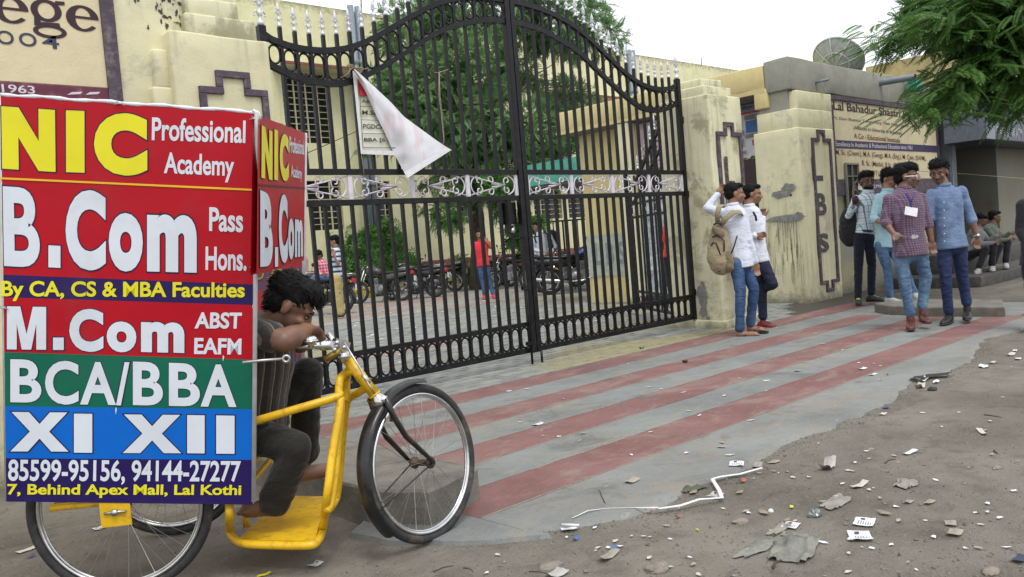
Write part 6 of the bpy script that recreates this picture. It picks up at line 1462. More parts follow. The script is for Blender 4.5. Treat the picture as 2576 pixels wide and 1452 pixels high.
    l_ = MB(); l_.ell(hp(0, .0905, -.057), (.019*S, .006*S, .0032*S), Rm, 10, 6); l_.ell(hp(0, .089, -.064), (.017*S, .006*S, .004*S), Rm, 10, 6); obj('lips', l_, M['lip'], root)
    if cl.get('beard'):
        b4 = MB(); b4.ell(hp(0, .035, -.068), (.056*S, .056*S, .036*S), Rm, 14, 10); b4.ell(hp(0, .088, -.046), (.024*S, .009*S, .005*S), Rm, 10, 6); obj('beard', b4, M['hair'], root)
    elif cl.get('moustache', 1): b4 = MB(); b4.tube([hp(-.024, .084, -.050), hp(0, .095, -.045), hp(.024, .084, -.050)], [.002*S, .0035*S, .002*S], 6); obj('moustache', b4, M['hair'], root)
    return root, J, hp, Rm, base, F_
Zv_ = Vector((0, 0, 1))
def near_obj(name, mb, mat, label, cat): return obj(name, mb, mat, label=label, cat=cat, base=Vector(mb.v[0]))
# shirt cloths
C = {}
C['white'] = cloth('white_cotton', (.62, .66, .76)); C['white2'] = cloth('white_cotton_b', (.66, .69, .76)); C['cyan'] = cloth('pale_cyan_cotton', (.36, .56, .64)); C['red'] = cloth('coral_red_polo', (.62, .035, .05)); C['orange'] = cloth('orange_red_shirt', (.55, .05, .02)); C['dark'] = cloth('dark_cloth', (.018, .018, .022)); C['pink'] = cloth('dusty_pink_cloth', (.42, .30, .33))
C['chamb'] = cloth('blue_chambray', (.13, .20, .36), lambda t, v: mixc(t, ramp(t, nz(t, v, 7, 5, .65), .35, .7), (.10, .15, .27), (.19, .27, .41)))
C['purple'] = cloth('purple_micro_check', (.2, .1, .2), lambda t, v: mixc(t, mth(t, 'MULTIPLY', mth(t, 'ADD', lines(t, v, 0, 42, .35), lines(t, v, 2, 42, .35)), .5), (.10, .05, .088), (.19, .15, .21)))
def plaidf(t, v):
    c = mixc(t, lines(t, v, 0, 13, .12), (.60, .63, .68), (.10, .16, .24)); c = mixc(t, lines(t, v, 0, 13, .08, .5), c, (.12, .40, .42)); c = mixc(t, mth(t, 'MULTIPLY', lines(t, v, 2, 12, .10), .7), c, (.10, .16, .24)); return mixc(t, mth(t, 'MULTIPLY', lines(t, v, 2, 12, .06, .5), .6), c, (.12, .40, .42))
C['plaid'] = cloth('white_teal_plaid', (.6, .6, .6), plaidf)
C['stripe'] = cloth('blue_white_striped_polo', (.4, .4, .5), lambda t, v: mixc(t, lines(t, v, 2, 9.5, .30), mixc(t, lines(t, v, 2, 9.5, .55, .1), (.52, .57, .62), (.26, .33, .42)), (.015, .02, .06)))
C['redplaid'] = cloth('red_white_plaid', (.5, .1, .2), lambda t, v: mixc(t, mth(t, 'MULTIPLY', mth(t, 'ADD', lines(t, v, 0, 14, .35), lines(t, v, 2, 14, .35)), .5), (.50, .03, .09), (.62, .50, .55)))
C['fine'] = cloth('white_fine_check', (.5, .5, .6), lambda t, v: mixc(t, mth(t, 'MULTIPLY', mth(t, 'ADD', lines(t, v, 0, 30, .22), lines(t, v, 2, 30, .22)), .5), (.56, .60, .68), (.28, .34, .48)))
C['riders'] = cloth('brown_grey_striped_shirt', (.1, .1, .1), lambda t, v: mixc(t, lines(t, v, 0, 24, .10), mixc(t, lines(t, v, 0, 24, .4, .35), (.035, .03, .028), (.06, .055, .05)), (.20, .165, .12)))
J1 = denim('mid_blue_denim', (.025, .06, .15), (.08, .15, .29)); J2 = denim('faded_light_denim', (.065, .13, .23), (.20, .31, .42)); J3 = denim('indigo_denim', (.012, .022, .075), (.03, .055, .15)); J4 = denim('dark_navy_denim', (.008, .012, .03), (.02, .03, .07)); J5 = denim('blue_denim_b', (.05, .10, .20), (.12, .22, .36))
T1 = cloth('navy_trouser', (.012, .014, .028)); T2 = cloth('khaki_trouser', (.42, .34, .15)); T3 = cloth('charcoal_brown_trouser', (.018, .016, .014))
Bz = lambda o, s: (lambda x, y: ((o[0]+x/s)/1.26708, (o[1]+y/s)/1.26708))
def conv(z, dct): return {k: (*z(v[0], v[1]), *(v[2:])) for k, v in dct.items()}
# --- rider
zR = Bz((780, 850), 1.708)
rid = person('young man in dark striped shirt resting his head on the tricycle handlebar', 3.50,
    conv(zR, dict(head=(252, 218, .02), neck=(120, 305, .02), sl=(45, 345, -.03), sr=(150, 350, .20), el=(215, 405, -.16), wl=(345, 340, -.07), hl=(402, 378, .04), er=(300, 415, .15), wr=(250, 350, .08), hr=(330, 345, .03),
        pl=(40, 880, .02), pr=(50, 830, .24), kl=(285, 985, -.10), kr=(345, 570, .26), al=(165, 1275, -.02), ar=(325, 1005, .40), tl=(60, 1340, .0), tr=(395, 1152, .44))),
    (1, -.85, .10), dict(arm=1.22, shirt=C['riders'], sleeve='short', pants=T3, skin='skin2', closed=1, barefoot=1, wr=.0045, wrp=.006, fat=1.15, legw=1.02, hem=1.3, curll=.6, curlr=.3), hs=.235, vox=.0075, hair='mop')
mb = MB(); wR = rid[1]['wl']; dr_ = (rid[1]['wl']-rid[1]['el']).normalized()
for i in range(3): mb.torus(wR-dr_*(.012+.007*i), .029, .0032, dr_, 20, 5)
obj('thread_bracelet', mb, simple('red_yellow_thread', (.35, .12, .02), .9), rid[0])
# --- two students by the pillar
zS = Bz((2200, 500), 2.42)
sa = person('student in white shirt and sandals wearing a tan backpack, arm raised against the pillar', 9.55,
    conv(zS, dict(head=(345, 287), neck=(325, 378, 0), sl=(212, 425, .04), sr=(405, 460, -.02), el=(130, 395, .10), wl=(212, 292, .14), hl=(262, 212, .16), er=(452, 640, -.05), wr=(505, 815, -.02), hr=(520, 930, 0),
        pl=(352, 800, -.04), pr=(425, 805, .06), kl=(388, 1040, -.05), kr=(490, 1020, -.02), al=(382, 1335, -.04), ar=(465, 1290, .10), tl=(545, 1385, -.10), tr=(520, 1350, .06))),
    (1, -.06, -.12), dict(shirt=C['white'], pants=J1, skin='skin1', barefoot=1, hemt=1.12, curlr=.5, moustache=0, wr=.0055), hs=.24, hair='short')
def flipflop(root, a_, t2):
    fd = (t2-a_); fd.z = 0; fl = fd.length; fd.normalize(); sd_ = Vector((-fd.y, fd.x, 0)); gz_ = min(a_.z-.06, t2.z); c = Vector((a_.x, a_.y, gz_-.012)); m_ = MB()
    pts = [(-.05, 0), (-.035, .033), (.05, .03), (.13, .045), (.19, .035), (.205, 0), (.19, -.035), (.13, -.045), (.05, -.03), (-.035, -.033)]; m_.prism(pts, c, fd, sd_, (0, 0, .018)); o_ = obj('sandal', m_, M['leather'], root)
    m_ = MB(); p = c+fd*.15+Zv_*.03; m_.tube([c+fd*.04+sd_*.035+Zv_*.02, c+fd*.1+sd_*.02+Zv_*.065, p+Zv_*.01, c+fd*.1-sd_*.02+Zv_*.065, c+fd*.04-sd_*.035+Zv_*.02], .006, 6); obj('strap', m_, M['leather'], o_)
flipflop(sa[0], sa[1]['al'], sa[1]['tl']); flipflop(sa[0], sa[1]['ar'], sa[1]['tr'])
sb = person('student in white shirt, dark jeans and red shoe with a hand at his mouth', 10.15,
    conv(zS, dict(head=(482, 290), neck=(452, 385), sl=(392, 430, .05), sr=(512, 450, -.03), er=(548, 595, -.08), wr=(562, 470, -.03), hr=(556, 375, -.02), el=(420, 600, .06), wl=(505, 615, -.12), hl=(560, 600, -.14),
        pl=(490, 790, .04), pr=(548, 785, -.02), kl=(552, 1010, .02), kr=(640, 985, -.16), al=(560, 1235, .04), ar=(505, 1035, .22), tl=(640, 1325, -.04))),
    (1, -.12, -.38), dict(shirt=C['white2'], pants=J4, skin='skin1', curlr=.9, shoe=simple('dark_red_sneaker', (.20, .02, .03), .6), lace=M['leather'], wr=.0055), hs=.238, hair='short')
# --- four men on the right
zM = Bz((2650, 480), 2.42)
m1 = person('bearded man in glasses and white plaid shirt, leftmost of the four men', 11.9,
    conv(zM, dict(head=(276, 240), neck=(282, 325), sl=(190, 375), sr=(352, 375), el=(132, 505, 0), wl=(180, 430, -.14), hl=(190, 375, -.16), er=(368, 500, .04), wr=(380, 600, .0), hr=(384, 680, 0),
        pl=(218, 650), pr=(290, 650), kl=(210, 880), kr=(312, 880), al=(205, 1130), ar=(308, 1100), tl=(212, 1190, -.16), tr=(375, 1165, -.06))),
    (-.05, -.05, -1), dict(shirt=C['plaid'], pants=T1, skin='skin2', belt=1, tuck=1, beard=1, shoe=simple('dark_green_trainer', (.02, .035, .035), .6), lace=simple('neon_yellow_lace', (.5, .75, .08), .6), solem=M['leather'], curll=1.0), hs=.262, hair='full')
m2 = person('man in pale cyan shirt looking down, half hidden behind the purple shirt', 11.55,
    conv(zM, dict(head=(448, 222), neck=(432, 312), sl=(365, 360, -.02), sr=(500, 355, .06), el=(322, 525, -.06), wl=(395, 560, -.22), hl=(450, 560, -.24), er=(520, 500, .06), wr=(480, 590, -.1), hr=(450, 600, -.16),
        pl=(380, 720), pr=(450, 720, .06), kl=(432, 900), kr=(560, 900, .05), al=(452, 1120), ar=(640, 1110, .04), tl=(540, 1180, -.10), tr=(665, 1130, -.1))),
    (.45, -.35, -.80), dict(shirt=C['cyan'], sleeve='roll', pants=J5, skin='skin1', shoe=simple('white_trainer', (.5, .5, .5), .6), moustache=1), hs=.255, hair='full')
m3 = person('man in purple check shirt and faded jeans, white card on his chest', 8.9,
    conv(zM, dict(head=(583, 205), neck=(560, 300), sl=(440, 375, -.03), sr=(690, 365, .03), el=(410, 545, -.02), wl=(478, 640, -.14), hl=(520, 672, -.18), er=(738, 535, .02), wr=(772, 700, .0), hr=(788, 800, 0),
        pl=(530, 785), pr=(682, 780), kl=(560, 985, -.03), kr=(728, 975, .03), al=(608, 1255, -.02), ar=(702, 1200, .06), tl=(612, 1385, -.16), tr=(742, 1335, -.08))),
    (.86, -.06, -.62), dict(shirt=C['purple'], sleeve='roll', pants=J2, skin='skin2', shoe=simple('maroon_leather_boot', (.12, .028, .02), .45, dirt=(.2, .15, .12, .3)), boot=1, curll=.8, curlr=.45, fat=1.08, solem=M['brown'], lace=M['brown']), hs=.262, hair='full')
m4 = person('tall man in blue chambray shirt, indigo jeans and wristwatch, rightmost of the four', 9.15,
    conv(zM, dict(head=(828, 172), neck=(868, 278), sl=(772, 335, -.0), sr=(1005, 310, .02), el=(748, 490, -.02), wl=(778, 640, .02), hl=(790, 730, .04), er=(1072, 500, .0), wr=(1122, 665, -.04), hr=(1118, 770, -.04),
        pl=(868, 735), pr=(985, 715), kl=(880, 965, -.02), kr=(1008, 965, .02), al=(905, 1240, 0), ar=(1045, 1175, .05), tl=(868, 1345, -.14), tr=(1045, 1310, -.12))),
    (-.62, -.22, -.78), dict(shirt=C['chamb'], sleeve='roll', pants=J3, skin='skin2', shoe=M['leather'], boot=1, curlr=.5, solem=M['leather'], lace=M['leather']), hs=.255, hair='full')
# accessories of the four
def hpt(p, x, y, z): return p[2](x, y, z)
def glasses(p, mat_f, lens=None):
    root, J, hp, Rm, base, F_ = p; m_ = MB()
    for s_ in (-1, 1):
        m_.torus(hp(s_*.031, .088, .0), .020, .0028, F_, 18, 5); m_.tube([hp(s_*.050, .085, .004), hp(s_*.078, .055, .004), hp(s_*.084, -.005, .002)], .0055, 6)
    m_.tube([hp(-.012, .093, .002), hp(.012, .093, .002)], .003, 5); return obj('glasses', m_, mat_f, root)
glasses(m3, simple('white_spectacle_frame', (.7, .7, .72), .4)); glasses(m1, M['leather'])
def card(px0, py0, px1, py1, px2, py2, px3, py3, d, z): return [PD(*z(px0, py0), d), PD(*z(px1, py1), d), PD(*z(px2, py2), d), PD(*z(px3, py3), d)]
ps = [PD(*zM(572, 430), 8.70), PD(*zM(668, 446), 8.71), PD(*zM(660, 512), 8.69), PD(*zM(564, 492), 8.68)]
mb = MB(); mb.add(ps+[p+f0*.004 for p in ps], [(0, 1, 2, 3), (7, 6, 5, 4), (0, 4, 5, 1), (1, 5, 6, 2), (2, 6, 7, 3), (3, 7, 4, 0)]); obj('name_card', mb, M['paper'], m3[0])
mb = MB(); mb.tube([PD(*zM(575, 330), 8.74), PD(*zM(612, 395), 8.73), PD(*zM(618, 436), 8.70)], .008, 6, flat=(1, .4)); mb.tube([PD(*zM(640, 330), 8.76), PD(*zM(618, 395), 8.73)], .008, 6, flat=(1, .4)); obj('lanyard', mb, simple('blue_lanyard', (.02, .03, .25), .7), m3[0])
mb = MB(); vs = []
for j in range(9):
    u = j/8
    for i in range(3): px, py = 495+175*u, 640+28*u+(14-22*u)*i+(10*math.sin(u*3.1)); vs.append(PD(*zM(px, py), 8.62+.03*i+(.05*max(0, u-.7))))
mb.add(vs, [(j*3+i, j*3+i+1, (j+1)*3+i+1, (j+1)*3+i) for j in range(8) for i in range(2)], 0, True); mb.add([PD(*zM(622, 648), 8.60), PD(*zM(672, 650), 8.61), PD(*zM(664, 676), 8.63), PD(*zM(620, 682), 8.62)], [(0, 1, 2, 3)])
near_obj('paper_slip', mb, M['paper'], 'white paper slip held in the hand of the man in the purple check shirt', 'paper')
def buttons(root, pa, pb, n, d, z, mat):
    m_ = MB()
    for i in range(n): u = i/(n-1); p = PD(*z(pa[0]+(pb[0]-pa[0])*u, pa[1]+(pb[1]-pa[1])*u), d); m_.lathe([(.001, 0), (.0065, 0), (.0065, .003), (.001, .003)], p, -fw, 8)
    obj('buttons', m_, mat, root)
buttons(m4[0], (868, 400), (872, 700), 6, 8.99, zM, M['paper'])
mb = MB(); c = m4[1]['wr']; dv = (m4[1]['wr']-m4[1]['er']).normalized(); mb.torus(c+dv*-.01, .031, .008, dv, 20, 6, flat=(.5, 1.4)); mb.lathe([(.001, 0), (.02, 0), (.02, .01), (.001, .01)], c-fw*.032-dv*.01, -fw, 14); obj('wristwatch', mb, M['chrome'], m4[0])
# bag of m1
mb = MB(); c = PD(*zM(135, 590), 12.0); mb.ell(c, (.10, .14, .27)); mb.ell(c+Vector((0, 0, -.06)), (.09, .15, .22)); 
def bagfin(me, nm='shoulder_bag', mat=None, lab='black shoulder bag hanging behind the bearded man in the plaid shirt', cat='bag', c=c):
    me.transform(Matrix.Translation(-c)); wrinkle(me, .01, (12, 12, 14), 2)
    for p in me.polygons: p.use_smooth = True
    me.materials.append(mat or C['dark']); o = bpy.data.objects.new(nm, me); COL.objects.link(o); o.location = c; setp(o, lab, cat)
remesh_job(mb, .014, 3, bagfin)
mb = MB(); mb.tube([PD(*zM(200, 355), 11.8), PD(*zM(185, 395), 11.74), PD(*zM(150, 440), 11.8), PD(*zM(128, 500), 11.9)], .016, 8, flat=(1, .5)); mb.ell(PD(*zM(185, 380), 11.72), (.045, .045, .06)); obj('bag_strap', mb, simple('maroon_black_strap', (.05, .012, .02), .8), label='dark bag strap gripped at the shoulder of the man in the plaid shirt', cat='strap', base=tuple(PD(*zM(185, 395), 11.74)))
# tan backpack
bp = thing('backpack', 'tan canvas backpack worn by the student with the raised arm', 'backpack', tuple(PD(*zS(220, 700), 9.5)))
c = PD(*zS(222, 705), 9.50); tan = cloth('tan_canvas', (.30, .25, .16)); tand = cloth('dark_tan_canvas', (.18, .145, .09))
def bpart(nm, mbx, mat, amp=.006):
    def f_(me):
        me.transform(Matrix.Translation(-wloc(bp))); wrinkle(me, amp, (14, 14, 12), 5)
        for p in me.polygons: p.use_smooth = True
        me.materials.append(mat); o = bpy.data.objects.new(nm, me); COL.objects.link(o); o.parent = bp
    remesh_job(mbx, .009, 3, f_)
zz = lambda x, y, dd=0: PD(*zS(x, y), 9.5+dd)
mb = MB(); mb.capsule(zz(225, 590), zz(240, 820), .10, .135, 14); mb.capsule(zz(215, 600), zz(205, 780), .09, .11, 14); bpart('sack', mb, tan)
mb = MB(); mb.capsule(zz(175, 700), zz(195, 800, -.02), .06, .075, 12); bpart('front_pocket', mb, tan)
mb = MB(); mb.capsule(zz(280, 750, -.08), zz(295, 850, -.08), .05, .06, 12); bpart('side_pocket', mb, tand)
mb = MB(); mb.capsule(zz(200, 560, -.06), zz(230, 600, -.07), .05, .055, 12); bpart('top_flap', mb, tand)
mb = MB(); mb.tube([zz(170, 620, -.07), zz(215, 600, -.12), zz(262, 650, -.13), zz(262, 730, -.14)], .008, 6); mb.tube([zz(160, 690, -.05), zz(175, 660, -.08), zz(200, 665, -.09), zz(235, 760, -.12)], .008, 6); mb.tube([zz(180, 850, -.05), zz(225, 885, -.08), zz(300, 880, -.08)], .009, 6); obj('piping', mb, M['leather'], bp)
def strap(pts, w_, nm, mat):
    m_ = MB(); m_.tube(pts, w_, 8, flat=(1, .28)); obj(nm, m_, mat, bp)
strap([zz(212, 520, -.04), zz(208, 450, -.08), zz(222, 390, -.10), zz(250, 372, -.02)], .032, 'shoulder_strap', tan)
strap([zz(232, 530, -.08), zz(280, 470, -.14), zz(335, 425, -.13), zz(392, 428, -.10), zz(405, 450, 0)], .034, 'shoulder_strap', tan)
mb = MB(); mb.tube([zz(362, 610, -.12), zz(342, 680, -.13), zz(318, 745, -.10)], .009, 6); mb.tube([zz(180, 522, -.08), zz(212, 512, -.1), zz(240, 522, -.1)], .01, 6); mb.tube([zz(183, 850, -.03), zz(186, 875, -.03)], .008, 6); obj('webbing', mb, M['leather'], bp)
mb = MB(); mb.tube([PD(*zS(365, 385), 10.0), PD(*zS(400, 400), 9.98), PD(*zS(408, 430), 9.98)], .018, 6, flat=(1, .4)); mb.tube([PD(*zS(485, 425), 10.0), PD(*zS(505, 460), 9.98), PD(*zS(510, 495), 9.99)], .014, 6, flat=(1, .4)); obj('bag_straps', mb, C['dark'], sb[0])
# --- men sitting on the ledge (tree shade toned into their shirt colours)
zM2 = zM
def sitter(label, d, ox, oy, face, cl):
    P = dict(head=(1230+ox, 540+oy), neck=(1215+ox, 600+oy), sl=(1170+ox, 635+oy, -.1), sr=(1240+ox, 640+oy, .12), el=(1230+ox, 720+oy, -.18), wl=(1330+ox, 715+oy, -.22), hl=(1385+ox, 700+oy, -.22), er=(1290+ox, 700+oy, .05), wr=(1350+ox, 660+oy, -.05), hr=(1395+ox, 655+oy, -.05),
             pl=(1130+ox, 800+oy, -.05), pr=(1150+ox, 790+oy, .15), kl=(1270+ox, 760+oy, -.35), kr=(1330+ox, 730+oy, -.2), al=(1215+ox, 905+oy, -.38), ar=(1315+ox, 880+oy, -.25), tl=(1190+ox, 955+oy, -.6), tr=(1320+ox, 935+oy, -.5))
    return person(label, d, conv(zM, P), face, cl, hs=.22, vox=.014, hair='short')
sitter('man in grey check shirt sitting hunched on the ledge behind the men', 14.4, -78, 0, (.6, -.5, -.7), dict(shirt=cloth('grey_check_shirt', (.22, .22, .23)), pants=C['dark'], skin='skin2', shoe=simple('worn_white_trainer', (.45, .44, .42), .7)))
sitter('man in a pale green shirt sitting on the ledge with his knees drawn up', 14.7, 30, -25, (.9, -.2, -.3), dict(shirt=cloth('shade_toned_green_white_shirt', (.13, .16, .13)), pants=C['dark'], skin='skin2', shoe=bpy.data.materials['worn_white_trainer']))
# person cut off by the frame on the far right
person('person in a black top turned away at the right edge of the picture', 8.1, dict(head=(2612, 458), neck=(2604, 492), sl=(2572, 515), sr=(2640, 515), el=(2566, 580), wl=(2590, 628, -.1), hl=(2600, 650, -.1), er=(2650, 580), wr=(2650, 640), hr=(2650, 670), pl=(2592, 655), pr=(2622, 655), kl=(2596, 735), kr=(2632, 735), al=(2600, 815), ar=(2636, 815), tl=(2610, 838, -.1), tr=(2640, 838, -.1)),
       (.9, 0, .4), dict(shirt=C['dark'], pants=T1, skin='skin2'), hs=.22, vox=.014, hair='short')
# --- people in the courtyard
zC = Bz((950, 650), 3.4347); zD = Bz((1500, 650), 3.4347)
person('man in blue striped polo and khaki trousers, hand at his mouth, inside the gate', 18.0,
    conv(zC, dict(head=(392, 415), neck=(412, 485), sl=(400, 525, -.14), sr=(452, 525, .14), el=(440, 655, -.2), wl=(395, 560, -.22), hl=(375, 490, -.2), er=(455, 650, .15), wr=(420, 740, .0), hr=(400, 780, 0),
        pl=(420, 795, -.08), pr=(442, 795, .08), kl=(428, 990, -.08), kr=(450, 985, .08), al=(468, 1200, -.06), ar=(478, 1190, .1), tl=(430, 1255, -.12), tr=(440, 1240, .05))),
    (-1, -.25, -.25), dict(shirt=C['stripe'], sleeve='short', pants=T2, skin='skin1', shoe=M['leather'], legw=1.3), hs=.235, vox=.016, hair='mop')
person('man in red plaid shirt sitting on a parked motorcycle behind the gate', 19.5,
    conv(zC, dict(head=(222, 575), neck=(250, 625), sl=(235, 665, -.12), sr=(300, 660, .12), el=(225, 745, -.15), wl=(260, 770, -.2), hl=(290, 770, -.2), er=(340, 740, .1), wr=(330, 780, -.05), hr=(320, 800, -.1),
        pl=(300, 800, -.1), pr=(310, 790, .1), kl=(185, 800, -.25), kr=(170, 820, -.05), al=(205, 940, -.2), ar=(110, 880, -.1), tl=(190, 985, -.25), tr=(85, 905, -.2))),
    (-.45, -.5, -.75), dict(shirt=C['redplaid'], sleeve='long', pants=J5, skin='skin2', shoe=M['leather']), hs=.235, vox=.017, hair='full')
person('person in a dusty pink shirt half hidden behind the billboard, inside the gate', 20.5,
    conv(zC, dict(head=(40, 500), neck=(45, 560), sl=(10, 600), sr=(85, 610), el=(0, 700), wl=(10, 780), hl=(15, 820), er=(98, 720), wr=(90, 800), hr=(85, 840), pl=(25, 850), pr=(65, 850), kl=(20, 990), kr=(60, 990), al=(20, 1190), ar=(60, 1190), tl=(10, 1212, -.1), tr=(60, 1212, -.1))),
    (.2, 0, -1), dict(shirt=C['pink'], pants=T1, skin='skin2'), hs=.22, vox=.018, hair='short')
person('man in coral red polo, jeans and red shoes, phone at his ear', 20.6,
    conv(zC, dict(head=(1985, 338), neck=(1998, 410), sl=(1935, 440), sr=(2085, 430), el=(1932, 560), wl=(1935, 670), hl=(1940, 735), er=(2130, 490, -.05), wr=(2070, 420, -.1), hr=(2035, 365, -.08),
        pl=(1995, 665), pr=(2060, 665), kl=(2015, 830), kr=(2095, 825), al=(2045, 1000), ar=(2135, 990), tl=(2040, 1040, -.2), tr=(2155, 1030, -.2))),
    (0, -.1, -1), dict(shirt=C['red'], sleeve='short', pants=J1, skin='skin1', shoe=simple('bright_red_shoe', (.6, .02, .05), .5), solem=bpy.data.materials.get('bright_red_shoe') or M['sole'], wr=.006), hs=.245, vox=.016, hair='short')
wq = person('man in white check shirt with a backpack behind the long motorcycle', 21.6,
    conv(zD, dict(head=(732, 252), neck=(755, 320), sl=(705, 365, -.1), sr=(865, 345, .1), el=(700, 500, -.15), wl=(780, 530, -.3), hl=(830, 550, -.32), er=(935, 470, .05), wr=(880, 540, -.25), hr=(820, 540, -.3),
        pl=(745, 610), pr=(810, 610), kl=(740, 770), kr=(800, 770), al=(760, 940), ar=(810, 930), tl=(740, 975, -.15), tr=(790, 970, -.15))),
    (-1, -.2, -.2), dict(shirt=C['fine'], pants=T1, skin='skin1', shoe=M['leather']), hs=.25, vox=.016, hair='short')
mb = MB(); q_ = lambda x, y, d: PD(*zD(x, y), d); mb.tube([q_(800, 300, 21.6), q_(835, 330, 21.4), q_(850, 400, 21.4), q_(885, 470, 21.5)], .04, 8, flat=(1, .4)); mb.tube([q_(715, 320, 21.4), q_(700, 370, 21.35), q_(720, 430, 21.35)], .035, 8, flat=(1, .4)); mb.ell(q_(900, 400, 21.95), (.2, .16, .28)); obj('backpack', mb, simple('navy_backpack', (.02, .022, .04), .8), label='navy backpack on the shoulders of the man behind the long motorcycle', cat='backpack', base=tuple(q_(850, 400, 21.5)))
zE = Bz((1600, 500), 2.42)
oz = person('person in an orange-red shirt half hidden behind the right gate post and pillar', 11.2,
    conv(zE, dict(head=(1330, 440), neck=(1325, 495), sl=(1280, 545, -.0), sr=(1370, 545), el=(1262, 640, -.05), wl=(1300, 700, -.1), hl=(1330, 720, -.1), er=(1400, 640), wr=(1380, 700), hr=(1370, 740), pl=(1290, 760), pr=(1350, 760), kl=(1310, 1000), kr=(1360, 1000), al=(1340, 1245), ar=(1380, 1245), tl=(1315, 1300, -.1), tr=(1370, 1295, -.1))),
    (-.5, -.2, -.6), dict(shirt=C['orange'], pants=C['dark'], skin='skin1'), hs=.22, vox=.014, hair='short')
run_jobs()
# ------------------------------------------------------------------ motorcycles
def motorcycle(label, loc, rz, tankmat, lean=.14, rimcol=None, group='motorcycles parked in the courtyard', alloy=True, plate=True, guard=False):
    g = thing('motorcycle', label, 'motorcycle', loc, group)
    L = dict(local=True); K = M['blackpaint']; eng = bpy.data.materials.get('engine_alloy') or simple('engine_alloy', (.22, .22, .23), .45, .8, var=.25, vs=20, dirt=(.06, .05, .04, .6), ds=10)
    def P(nm, mb, mat, par=g): o = obj(nm, mb, mat, None, local=True); o.parent = par; return o
    WB, R = 1.26, .30
    for nm, x in (('wheel', 0), ('wheel', WB)):
        c = Vector((x, 0, R)); w_ = P(nm, MB().torus(c, R-.045, .045, Vector((0, 1, 0)), 36, 10, flat=(1, .95)), M['rubber'])
        mb = MB(); mb.torus(c, R-.09, .016, Vector((0, 1, 0)), 32, 6, flat=(.7, 1.6)); P('rim', mb, rimcol or M['chrome'], w_)
        mb = MB()
        if alloy:
            for i in range(5): a = 2*math.pi*i/5; mb.box(c+Vector((math.cos(a), 0, math.sin(a)))*.11, (.2, .028, .032), Matrix.Rotation(-a, 3, 'Y'))
        else:
            for i in range(24): a = 2*math.pi*i/24; mb.tube([c+Vector((0, .03*(-1)**i, 0)), c+Vector((math.cos(a), 0, math.sin(a)))*.205], .002, 4)
        mb.lathe([(.001, -.06), (.06, -.05), (.07, 0), (.06, .05), (.001, .06)], c, Vector((0, 1, 0)), 14); P('hub_and_spokes', mb, eng if not rimcol else rimcol, w_)
    P('tank', MB().loft([(.56, 0, .80, .09, .05), (.62, 0, .83, .13, .09), (.74, 0, .86, .155, .115), (.88, 0, .865, .15, .11), (.98, 0, .85, .10, .08), (1.03, 0, .84, .05, .05)], 18, 0, True, 2.5), tankmat)
    mb = MB()
    for s_ in (-1, 1): mb.loft([(.60, s_*.128, .82, .008, .025), (.74, s_*.156, .86, .006, .032), (.92, s_*.142, .87, .008, .022)], 8)
    if guard: P('tank_stripe', mb, simple('blue_white_stripe', (.06, .10, .45), .4) if 'blue_white_stripe' not in bpy.data.materials else bpy.data.materials['blue_white_stripe'])
    P('seat', MB().loft([(-.28, 0, .83, .05, .02), (-.24, 0, .83, .11, .04), (.0, 0, .80, .13, .045), (.25, 0, .775, .14, .05), (.48, 0, .785, .12, .05), (.58, 0, .80, .08, .03)], 16, 0, True, 3), K)
    mb = MB()
    for s_ in (-1, 1): mb.loft([(-.30, s_*.07, .74, .03, .03), (-.05, s_*.12, .70, .035, .065), (.25, s_*.14, .66, .03, .085), (.48, s_*.13, .66, .02, .06)], 10, 0, True, 3)
    P('side_panel', mb, tankmat)
    mb = MB(); mb.box((.62, 0, .36), (.32, .22, .24)); mb.lathe([(.001, -.15), (.10, -.15), (.12, -.12), (.12, .12), (.10, .15), (.001, .15)], (.56, 0, .34), Vector((0, 1, 0)), 16)
    for i in range(7): mb.box((.70+i*.006, 0, .47+i*.026), (.17, .19, .011), Matrix.Rotation(.2, 3, 'Y'))
    mb.box((.72, 0, .56), (.11, .13, .2), Matrix.Rotation(.2, 3, 'Y')); P('engine', mb, eng)
    mb = MB(); mb.tube([(.80, -.07, .52), (.92, -.09, .45), (.88, -.11, .30), (.70, -.14, .24), (.4, -.17, .24)], .02, 8); mb.tube([(.4, -.17, .24), (.2, -.18, .26), (-.30, -.19, .34)], [.03, .042, .04], 10); P('exhaust', mb, M['chrome'])
    mb = MB(); mb.tube([(1.02, 0, .86), (.95, 0, .62), (.85, 0, .28), (.5, 0, .22)], .022, 8); mb.tube([(1.0, 0, .80), (.5, 0, .72), (-.2, 0, .72)], .02, 8)
    for s_ in (-1, 1): mb.tube([(.42, s_*.08, .3), (0, s_*.1, R)], .018, 8); mb.tube([(.42, s_*.08, .3), (.45, s_*.09, .7)], .018, 6)
    P('frame', mb, K)
    mb = MB()
    for s_ in (-1, 1): mb.tube([(0.02, s_*.12, R), (.14, s_*.13, .68)], .022, 8)
    P('shock_absorber', mb, M['chrome'])
    mb = MB()
    for s_ in (-1, 1): mb.tube([(WB, s_*.075, R), (1.05, s_*.08, .9)], .019, 8)
    P('front_fork', mb, M['chrome'])
    mb = MB(); mb.tube([(1.04, -.05, .97), (1.0, -.12, 1.02), (.95, -.3, 1.04), (.87, -.38, 1.02)], .012, 8); mb.tube([(1.04, .05, .97), (1.0, .12, 1.02), (.95, .3, 1.04), (.87, .38, 1.02)], .012, 8); mb.tube([(1.04, -.05, .97), (1.04, .05, .97)], .012, 8); P('handlebar', mb, M['chrome'])
    mb = MB()
    for s_ in (-1, 1): mb.tube([(.93, s_*.33, 1.035), (.86, s_*.385, 1.02)], .02, 8)
    P('grip', mb, K)
